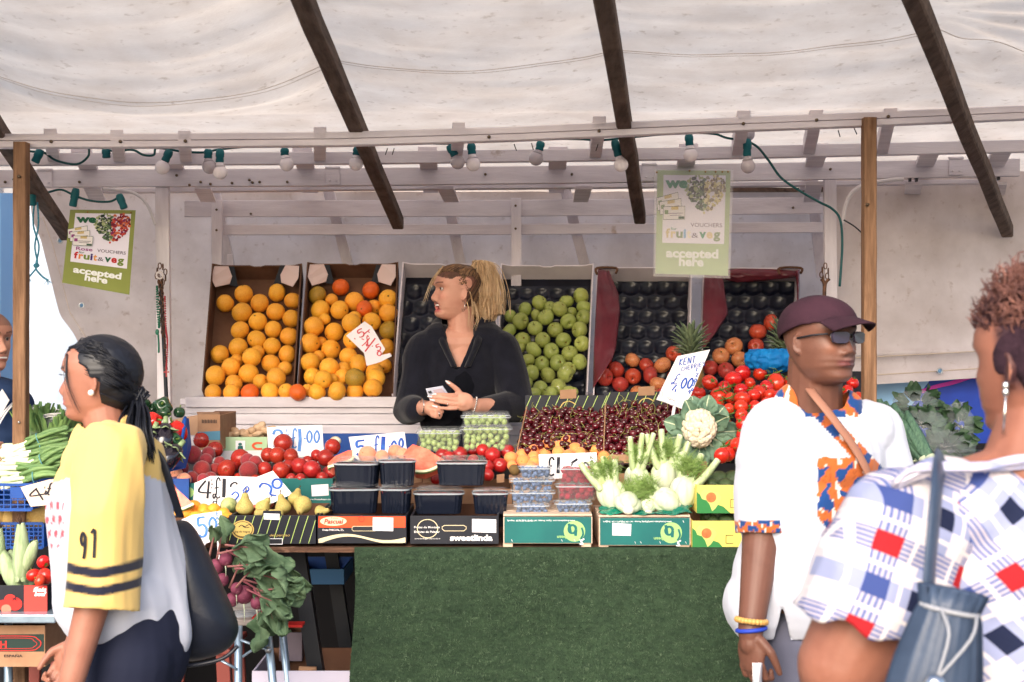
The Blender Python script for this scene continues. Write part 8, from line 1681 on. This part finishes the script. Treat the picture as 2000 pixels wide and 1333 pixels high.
# ---------------------------------------------------------------- 3. man in the plum cap and white kaftan
D0 = 3.7; S3 = empty('person', V(P(1590, 0, D0).x, D0, 0), 'man in a plum cap and dark glasses wearing a white kaftan with orange-blue print', 'person')
sk = rgb(106, 70, 57); hc = P(1602, 666, D0); hh = .232; M3 = basis((.58, -.81, .06)); b = MB(); head(b, hc, M3, hh, nose=.85, nw=1.5, jaw=1.16, lips=2.2)
b.caps(P(1592, 705, D0 + .03), P(1590, 800, D0 + .05), .07, .075); b.sph(P(1600, 930, D0 + .05), (.17, .11, .2), 18, 12); b.sph(P(1600, 1110, D0 + .05), (.17, .12, .2), 18, 12)
sh, el, wr = P(1500, 860, D0 + .02), P(1487, 1060, D0 - .03), P(1466, 1236, D0 - .12); limb(b, [sh, el, wr], [.062, .05, .032]); genhand(b, wr, (.03, -.1, -1), (.6, -.7, 0), (.8, .5, 0), .092, .95, 1)
sh2, el2, wr2 = P(1715, 860, D0 + .1), P(1735, 1060, D0 + .1), P(1735, 1240, D0 + .0); limb(b, [sh2, el2, wr2], [.062, .05, .032]); genhand(b, wr2, (0, -.1, -1), (-.6, -.7, 0), (-.8, .5, 0), .092, .8)
legs(b, P(1560, 1240, D0 + .05), P(1650, 1240, D0 + .05), .09, z0=0)
def paint3(co):
    o = face_paint(co, hc, M3, hh, sk, rgb(104, 58, 58), rgb(44, 28, 24), blush=rgb(166, 108, 84)); q = local(co, hc, M3, hh); w = np.clip(1.4 - np.hypot(q[:, 0] / .12, (q[:, 2] + .215) / .03), 0, 1)[:, None] * (q[:, 1] > .2)[:, None] * .35; return o * (1 - w) + np.array(rgb(150, 120, 112)) * w
blob('body', b, skinmat('cap_man_skin', rgb(84, 50, 38)), S3, .0036, 3, paint=paint3); eyes(S3, hc, M3, hh)
M_cap = mat('plum_cap_cloth', rgb(58, 34, 45), .85, .2, c2=rgb(44, 26, 36), nscale=8, bump=.3, bscale=200)
c_ = MB(); c_.sph(hc + M3 @ V(0, -.03, .14) * hh, (.405 * hh, .495 * hh, .375 * hh), 40, 24, rot=M3)
def cutc(co): q = local(co, hc, M3, hh); return q[:, 2] < .17 + .02 * q[:, 1] - .16 * (q[:, 1] < .1) * np.clip((.1 - q[:, 1]) * 1.5, 0, 1)
blob('cap', c_, M_cap, S3, .004, 2, cut=cutc, fold=(.002, 9, 9, 9), solid=.005)
mb = MB(); mb.grid(lambda u, v: hc + M3 @ V(math.sin((u - .5) * 2.5) * (.36 - .06 * v), .30 + math.cos((u - .5) * 2.3) * (.12 + .33 * v) - .03, .20 - .10 * v + .05 * math.cos((u - .5) * 3) - .10 * (u - .5) ** 2 * 4 * .3) * hh, 30, 12); mb.build('peak', M_cap, S3, solid=.004)
mb = MB(); 
for a in (-.6, .6): mb.sph(hc + M3 @ V(math.sin(a) * .37, math.cos(a + 1.2) * .2 - .05, .33) * hh, .004, 8, 6)
mb.sph(hc + M3 @ V(0, -.03, .49) * hh, (.009, .009, .005), 10, 6); mb.build('cap_button', M_cap, S3)
mb = MB()
for s in (-1, 1):
    q = [hc + M3 @ V(s * .15 + x * .115, .445 - .12 * abs(s * .15 + x * .115) ** 1.2 * 2.2, .015 + z * .062 - .01 * abs(x)) * hh for x, z in ((-1, .7), (-.7, 1), (.75, 1), (1, .6), (.85, -.7), (.5, -1), (-.5, -1), (-.85, -.6))]; mb.prism(q, M3 @ V(0, .006, 0), 0); mb.tube(q + [q[0]], .0013, 6, 1, cap=False)
    mb.tube([hc + M3 @ V(s * .27, .36, .055) * hh, hc + M3 @ V(s * .345, .2, .05) * hh, hc + M3 @ V(s * .35, -.02, .03) * hh], .0024, 6, 1)
mb.tube([hc + M3 @ V(-.045, .45, .04) * hh, hc + M3 @ V(.045, .45, .04) * hh], .0016, 6, 1); mb.build('sunglasses', [mat('plum_lens', rgb(48, 36, 56), .12, .7, coat=.4), M_black], S3)
M_kaf = clothmat('white_kaftan_cotton', .85, transl=.1); wht = rgb(194, 198, 211); prA = np.array([rgb(184, 96, 46), rgb(28, 66, 124), rgb(226, 214, 204)])
def ankara(px, py, s=1.0):
    out = np.empty((len(px), 3))
    for i, (x, y) in enumerate(zip(px, py)): n = mn.noise(V(x * .045 * s, y * .035 * s, 2)); m = mn.noise(V(x * .09 * s, y * .03 * s, 7)); out[i] = prA[1] if n > .08 else (prA[2] if m > .28 else prA[0] * (.75 if abs(m) < .02 else 1))
    return out
k = MB(); k.caps(P(1510, 845, D0 + .03), P(1690, 845, D0 + .07), .085, .085); k.sph(P(1590, 900, D0 + .04), (.19, .14, .15), 24, 16); k.sph(P(1580, 1010, D0 + .04), (.185, .15, .2), 24, 16); k.sph(P(1572, 1130, D0 + .04), (.19, .155, .2), 24, 16); k.caps(P(1500, 1180, D0 + .04), P(1660, 1200, D0 + .04), .115, .12); k.caps(P(1560, 790, D0 + .04), P(1640, 800, D0 + .04), .06, .06); limb(k, [P(1712, 850, D0 + .1), P(1735, 990, D0 + .1)], [.085, .1])
def pxy(co): return 1000 + co[:, 0] / co[:, 1] * F, 666.5 - (co[:, 2] - H) / co[:, 1] * F
def paint3k(co):
    px, py = pxy(co); out = np.tile(np.array(wht), (len(co), 1)); fr = co[:, 1] < D0 + .05
    pan = fr & (px > 1596 + 12 * np.clip((py - 1000) / 60, 0, 1) ** 2 + 30 * np.clip((py - 1010) / 40, 0, 1)) & (px < 1694) & (py > 893) & (py < 1052)
    cx = 1562 + (py - 762) * .93; band = fr & (np.abs(px - cx) < 21) & (py > 752) & (py < 925); ring = (np.hypot(co[:, 0] - P(1598, 0, D0 + .045).x, co[:, 1] - D0 - .04) < .112) & (py < 815); m = pan | band | ring
    out[m] = ankara(px[m], py[m], 1.0); return out
blob('kaftan', k, M_kaf, S3, .0055, 6, paint=paint3k, cut=lambda co: (lambda px, py: (py > 1252) | ((np.abs(px - 1528) < (py - 1188) * .22) & (py > 1188) & (co[:, 1] < D0)) | ((np.hypot(co[:, 0] - P(1598, 0, D0 + .045).x, co[:, 1] - D0 - .04) < .078) & (py < 800)))(*pxy(co)), fold=(.012, 6, 6, 2.4), solid=.003)
s_ = MB(); limb(s_, [P(1506, 850, D0 + .02), P(1497, 960, D0 - .01), P(1500, 1080, D0 - .02)], [.082, .083, .08]); s_.caps(P(1520, 840, D0 + .02), P(1500, 900, D0), .085, .085)
def paint3s(co):
    px, py = pxy(co); out = np.tile(np.array(wht), (len(co), 1)); m = py > 1018; out[m] = ankara(px[m], py[m], 2.2); return out
blob('sleeve', s_, M_kaf, S3, .005, 6, paint=paint3s, cut=lambda co: pxy(co)[1] > 1043, fold=(.010, 6, 6, 2), solid=.003)
t = MB(); t.sph(P(1600, 1240, D0 + .05), (.16, .13, .13), 20, 14); legs(t, P(1560, 1250, D0 + .05), P(1650, 1250, D0 + .05), .11, z0=0); blob('trousers', t, mat('slate_trousers', rgb(92, 94, 112), .85, .2, bump=.2), S3, .007, 4, cut=lambda co: co[:, 2] < .12)
mb = MB(); mb.tube(smooth_path([P(1575, 745, D0 + .1), P(1585, 765, D0 - .04), P(1625, 815, D0 - .095), P(1672, 880, D0 - .10), P(1700, 935, D0 - .09), P(1725, 1010, D0 - .02)], 5), .013, 8, flat=.3); mb.build('crossbody_strap', mat('tan_leather_strap', rgb(148, 104, 86), .6, .3), S3)
ringt(wr + V(.002, 0, .03), (.1, .1, 1), .036, .006, 'bracelet', mat('amber_beads', rgb(198, 152, 84), .35), S3, 1); ringt(wr + V(.002, 0, .008), (-.1, .1, 1), .036, .0055, 'bracelet', mat('blue_cord_bracelet', rgb(36, 62, 170), .6), S3)
mb = MB(); mb.grid(lambda u, v: P(1470 + 18 * u, 1295 + 60 * v, D0 - .17 + .02 * math.sin(u * 6 + v * 3)), 8, 10); mb.build('tissue', M_whitep, label='scrap of white tissue in the hand of the man in the cap', cat='tissue', solid=.002)

# ---------------------------------------------------------------- 4. woman in the tartan top, seen from behind
D0 = 2.25; S4 = empty('person', V(P(1960, 0, D0).x, D0, 0), 'woman with cropped curly hair in an off-shoulder tartan top seen from behind', 'person')
sk = rgb(146, 96, 78); hc = P(2024, 712, D0); hh = .235; M4 = basis((-.56, .83, 0)); b = MB(); head(b, hc, M4, hh, nose=.6)
b.caps(P(2040, 790, D0 + .0), P(2010, 920, D0 - .02), .062, .075); b.caps(P(1900, 1000, D0 - .02), P(2180, 990, D0 + .05), .075, .08); b.caps(P(2010, 930, D0 - .02), P(1880, 985, D0 - .02), .06, .07); b.sph(P(2030, 1120, D0), (.17, .12, .2), 20, 14); b.sph(P(2040, 1400, D0), (.16, .12, .2), 20, 14); b.sph(P(2040, 1620, D0), (.19, .14, .18), 20, 14)
sh, el, wr = P(1810, 1010, D0 - .02), P(1650, 1300, D0 - .03), P(1640, 1560, D0 + .15); limb(b, [sh, P(1730, 1160, D0 - .03), el, wr], [.08, .09, .074, .034]); genhand(b, wr, (0, .2, -1), (0, 1, 0), (1, 0, 0), .082, .6)
sh2, el2, wr2 = P(2230, 1000, D0 + .05), P(2290, 1350, D0 + .05), P(2250, 1600, D0 + .15); limb(b, [sh2, el2, wr2], [.07, .055, .034]); genhand(b, wr2, (0, .2, -1), (0, 1, 0), (-1, 0, 0), .082, .6); legs(b, P(1990, 1700, D0), P(2090, 1700, D0), .1, foot=V(0, 1, 0), z0=0)
def paint4(co):
    o = face_paint(co, hc, M4, hh, sk, rgb(170, 96, 88), rgb(50, 34, 30)); q = local(co, hc, M4, hh); w = np.clip(((.10 - q[:, 1]) + .15 * (q[:, 2] - .1)) / .08, 0, 1) * np.clip((q[:, 2] + .22) / .12, 0, 1) * (np.abs(q[:, 0]) < .37) + np.clip((q[:, 2] - .27) / .05, 0, 1); w = np.clip(w, 0, 1)[:, None] * (1 - .0); return o * (1 - w) + np.array(rgb(60, 40, 46)) * w
blob('body', b, skinmat('tartan_woman_skin', rgb(112, 66, 50)), S4, .0045, 4, paint=paint4)
M_curl = mat('copper_curls', rgb(140, 96, 84), .6, .3, c2=rgb(58, 36, 40), nscale=14, nrange=(.4, .62)); mb = MB(); rnd = random.Random(12)
for i in range(1500):
    u = V(rnd.gauss(0, 1), rnd.gauss(0, 1), abs(rnd.gauss(0, 1)) + .05).normalized(); p = hc + M4 @ V(u.x * .33, u.y * .42 - .04, .20 + u.z * rnd.uniform(.30, .50)) * hh; r = rnd.uniform(.003, .007); a = rnd.uniform(0, 6); t = V(rnd.gauss(0, 1), rnd.gauss(0, 1), rnd.gauss(0, 1)).normalized(); s = t.orthogonal().normalized(); w = t.cross(s)
    mb.tube([p + s * r * math.cos(a + k * .9) + w * r * math.sin(a + k * .9) + (t + V(0, 0, .5)) * .0035 * k for k in range(8)], [.0015] * 6 + [.001, .0005], 3)
mb.build('curly_hair', M_curl, S4)
hm = MB(); hm.sph(hc + M4 @ V(0, -.05, .09) * hh, (.35 * hh, .455 * hh, .43 * hh), 36, 24, rot=M4)
def cut4(co): q = local(co, hc, M4, hh); return ((q[:, 1] > .24) & (q[:, 2] < .26)) | ((q[:, 1] > .12) & (q[:, 2] < .06)) | ((q[:, 1] > -.10) & (q[:, 2] < -.08)) | (q[:, 2] < -.24)
blob('cropped_sides', hm, mat('dark_cropped_hair', rgb(62, 42, 52), .9, .2, c2=rgb(40, 26, 34), nscale=60, bump=.9, bscale=300), S4, .005, 3, cut=cut4, solid=.003)
def tartan_mat(name, ang, P_=.135):
    m = mat(name, (.5, .5, .5), .85, .15, bump=.2, bscale=300); nt = m.node_tree; L = nt.links; N = nt.nodes; tc = N.new('ShaderNodeTexCoord'); c, s = math.cos(ang) / P_, math.sin(ang) / P_
    def op(o, a, b=None):
        x = N.new('ShaderNodeMath'); x.operation = o
        for i, q in enumerate((a, b)):
            if q is None: continue
            if isinstance(q, (int, float)): x.inputs[i].default_value = q
            else: L.new(q, x.inputs[i])
        return x.outputs[0]
    def co(v): x = N.new('ShaderNodeVectorMath'); x.operation = 'DOT_PRODUCT'; L.new(tc.outputs['Object'], x.inputs[0]); x.inputs[1].default_value = v; return op('FRACT', op('ADD', x.outputs['Value'], 20))
    f = (co((c, .4 * c, s)), co((-s, -.4 * s, c))); bandf = lambda q, m_, w: op('LESS_THAN', op('ABSOLUTE', op('SUBTRACT', q, m_)), w)
    A = [bandf(q, .13, .115) for q in f]; B = [bandf(q, .62, .12) for q in f]; Ln = [op('LESS_THAN', op('FRACT', op('MULTIPLY', q, 18)), .42) for q in f]; W = [op('MAXIMUM', bandf(q, .37, .022), bandf(q, .87, .022)) for q in f]
    cur = (*rgb(196, 188, 191), 1)
    for fac, colr in ((op('MAXIMUM', *A), rgb(140, 146, 176)), (op('MAXIMUM', *B), rgb(168, 162, 174)), (op('MAXIMUM', op('MULTIPLY', B[0], Ln[0]), op('MULTIPLY', B[1], Ln[1])), rgb(84, 98, 148)), (op('MULTIPLY', A[0], B[1]), rgb(58, 72, 126)), (op('MULTIPLY', A[0], A[1]), rgb(28, 34, 58)), (op('MULTIPLY', B[0], B[1]), rgb(160, 34, 40)), (op('MAXIMUM', *W), rgb(206, 198, 197))):
        x = N.new('ShaderNodeMix'); x.data_type = 'RGBA'; L.new(fac, x.inputs[0]); x.inputs[7].default_value = (*colr, 1)
        if isinstance(cur, tuple): x.inputs[6].default_value = cur
        else: L.new(cur, x.inputs[6])
        cur = x.outputs[2]
    L.new(cur, N['Principled BSDF'].inputs['Base Color']); return m
k = MB(); k.caps(P(1905, 1015, D0 - .03), P(2190, 1000, D0 + .04), .10, .10); k.sph(P(2010, 1120, D0 - .0), (.205, .16, .2), 24, 16); k.sph(P(2010, 1290, D0 + .0), (.225, .17, .2), 24, 16); k.sph(P(2020, 1450, D0), (.23, .18, .2), 24, 16)
blob('tartan_top', k, tartan_mat('tartan_cotton', .62), S4, .0055, 5, cut=lambda co: (lambda px, py: (py < 925 - (px - 1850) * .12) | (py > 1560))(*pxy(co)), fold=(.010, 5, 4, 6), solid=.003)
s_ = MB(); limb(s_, [P(1850, 985, D0 - .03), P(1765, 1060, D0 - .04), P(1690, 1205, D0 - .04)], [.075, .115, .118])
def cuts(co):
    px, py = pxy(co); return ((px - 1560) * .36 + 1196 + 12 * np.sin(px * .06) < py) & (px < 1830)
blob('tartan_sleeve', s_, tartan_mat('tartan_sleeve_cotton', 1.15), S4, .005, 5, cut=cuts, fold=(.010, 7, 4, 9), solid=.003)
mb = MB(); hairtubes(mb, [[P(1750, 945, D0 - .1), P(1780, 925, D0 - .12), P(1830, 915, D0 - .13), P(1905, 914, D0 - .11), P(1985, 904, D0 - .09), P(2060, 896, D0 - .08)]], .0045, 7, rnd=rnd, count=14, spread=.005, jitter=.003); mb.build('gathered_neckline', mat('gathered_cotton', rgb(206, 198, 206), .9, .1, c2=rgb(150, 156, 190), nscale=30, bump=.5, bscale=60), S4)
mb = MB(); e = hc + M4 @ V(-.36, -.03, -.14) * hh
for i, dz in enumerate((.0, -.010)): mb.sph(e + V(0, 0, dz), (.006, .004, .008), 8, 6)
mb.tube([e + V(0, 0, -.01), e + V(-.004, 0, -.075)], [.0018, .0026], 6); mb.build('drop_earring', M_silver, S4)
S4b = empty('backpack', P(1840, 1300, D0 - .16), 'small navy leather drawstring bag on the back of the woman in tartan', 'bag'); M_nav = mat('navy_leather', rgb(62, 76, 98), .4, .45, c2=rgb(48, 60, 80), nscale=8, bump=.2, bscale=80)
mb = MB(); mb.tube(smooth_path([P(1838, 895, D0 - .08), P(1832, 930, D0 - .17), P(1824, 1020, D0 - .215), P(1816, 1110, D0 - .225), P(1812, 1190, D0 - .225)], 5), [.018] * 21, 10, flat=.3, up=V(0, -1, 0)); mb.build('strap', M_nav, S4b)
cb = P(1838, 1270, D0 - .26); L4 = Matrix.Rotation(.2, 3, 'Y'); out = []
mb = MB(); prof = [(.0, -.22), (.066, -.21), (.072, -.12), (.058, -.02), (.045, .045), (.040, .06), (.047, .085), (.044, .083), (.02, .05)]; n = 48; vs = [cb + L4 @ V(r * math.cos(2 * math.pi * j / n) * (1 + .09 * math.sin(j * 2.4) * (z > -.05)), r * .6 * math.sin(2 * math.pi * j / n) * (1 + .09 * math.sin(j * 2.4) * (z > -.05)), z) for r, z in prof for j in range(n)]
mb.raw(vs, [(i * n + j, i * n + (j + 1) % n, (i + 1) * n + (j + 1) % n, (i + 1) * n + j) for i in range(len(prof) - 1) for j in range(n)], 0, True); mb.build('pouch', M_nav, S4b, solid=.003)
mb = MB(); mb.tube([cb + L4 @ V(.041 * math.cos(a), .026 * math.sin(a) - .002, .058) for a in [q * math.pi / 12 for q in range(25)]], .0035, 6, cap=False)
for dx in (-.02, .03): mb.tube(smooth_path([cb + L4 @ V(dx, -.028, .058), cb + L4 @ V(dx * .6, -.055, .03), cb + L4 @ V(-.02, -.065, -.03)], 4), .0022, 6)
mb.build('drawstring', mat('pale_cord', rgb(150, 152, 158), .7), S4b); mb = MB(); mb.sph(cb + L4 @ V(-.022, -.07, -.04), (.016, .014, .018), 12, 8); mb.build('toggle', M_silver, S4b)

# ---------------------------------------------------------------- 5. smiling man at the left edge
D0 = 5.3; S5 = empty('person', V(P(-30, 0, D0).x, D0, GZ), 'smiling short-haired man in a navy jacket at the left edge of the photo', 'person'); sk = rgb(200, 146, 124); hc = P(-27, 666, D0); hh = .235; M5 = basis((.85, -.52, 0)); b = MB(); head(b, hc, M5, hh, nose=1)
b.caps(P(-30, 720, D0 + .02), P(-30, 760, D0 + .02), .055, .06); b.sph(P(-30, 840, D0 + .05), (.17, .11, .2), 18, 12); b.sph(P(-30, 950, D0 + .05), (.15, .11, .2), 18, 12); sh, el, wr = P(28, 790, D0 + .05), P(10, 900, D0 + .0), P(-10, 885, D0 - .25); limb(b, [sh, el, wr], [.05, .042, .03]); genhand(b, wr, (.6, -.8, .1), (0, 0, 1), (-1, -.4, 0), .085, .6); sh2, el2, wr2 = P(-100, 790, D0 + .05), P(-110, 910, D0), P(-60, 905, D0 - .2); limb(b, [sh2, el2, wr2], [.05, .042, .03]); genhand(b, wr2, (.6, -.8, .1), (0, 0, 1), (-1, -.4, 0), .085, .6); legs(b, P(-60, 990, D0 + .05), P(0, 990, D0 + .05), .085)
blob('body', b, skinmat('smiling_man_skin', rgb(176, 112, 92)), S5, .004, 3, paint=lambda co: face_paint(co, hc, M5, hh, sk, rgb(186, 120, 110), rgb(60, 44, 38), hairc=rgb(110, 84, 74), hairfn=lambda q: .7 * (q[:, 2] > .24 - .5 * np.clip(-q[:, 1] + .1, 0, .6)) * (q[:, 2] > -.2) * (np.hypot(q[:, 0], q[:, 1]) < .6))); eyes(S5, hc, M5, hh)
mb = MB()
for i in range(8): xx = -.065 + i * .0186; mb.box(hc + M5 @ V(xx * hh, (.405 - 1.6 * xx * xx) * hh, -.265 * hh), (.0042, .003, .006), rot=M5)
mb.build('teeth', MATS['tooth_white'], S5)
k = MB(); k.caps(P(-75, 780, D0 + .04), P(16, 780, D0 + .04), .08, .08); k.sph(P(-30, 850, D0 + .05), (.2, .14, .2), 20, 14); k.sph(P(-30, 950, D0 + .05), (.19, .14, .2), 20, 14); limb(k, [sh, el, P(0, 892, D0 - .12)], [.075, .06, .05]); limb(k, [sh2, el2, P(-85, 905, D0 - .1)], [.075, .06, .05])
blob('jacket', k, mat('navy_jacket', rgb(34, 52, 84), .8, .2, bump=.3), S5, .006, 4, fold=(.008, 6, 6, 4)); mb = MB()
for dx in (0, 5): mb.tube(smooth_path([P(-10 + dx, 835, D0 - .10), P(8 + dx, 805, D0 - .085), P(24 + dx, 788, D0 - .03)], 4), .003, 6)
mb.prism([P(-14, 790, D0 - .10), P(4, 760, D0 - .07), P(18, 782, D0 - .065), P(-2, 818, D0 - .105)], V(0, .004, 0)); mb.build('collar_stripes', M_whitei, S5)
t = MB(); t.sph(P(-30, 1000, D0 + .05), (.15, .12, .12), 16, 12); legs(t, P(-60, 1000, D0 + .05), P(0, 1000, D0 + .05), .1); blob('trousers', t, M_black, S5, .009, 3)
# unplaced kinds leave the scene
for k, p in PR.items():
    if not p.used:
        for q, _ in p.parts: bpy.data.objects.remove(q)
        bpy.data.objects.remove(p.root)
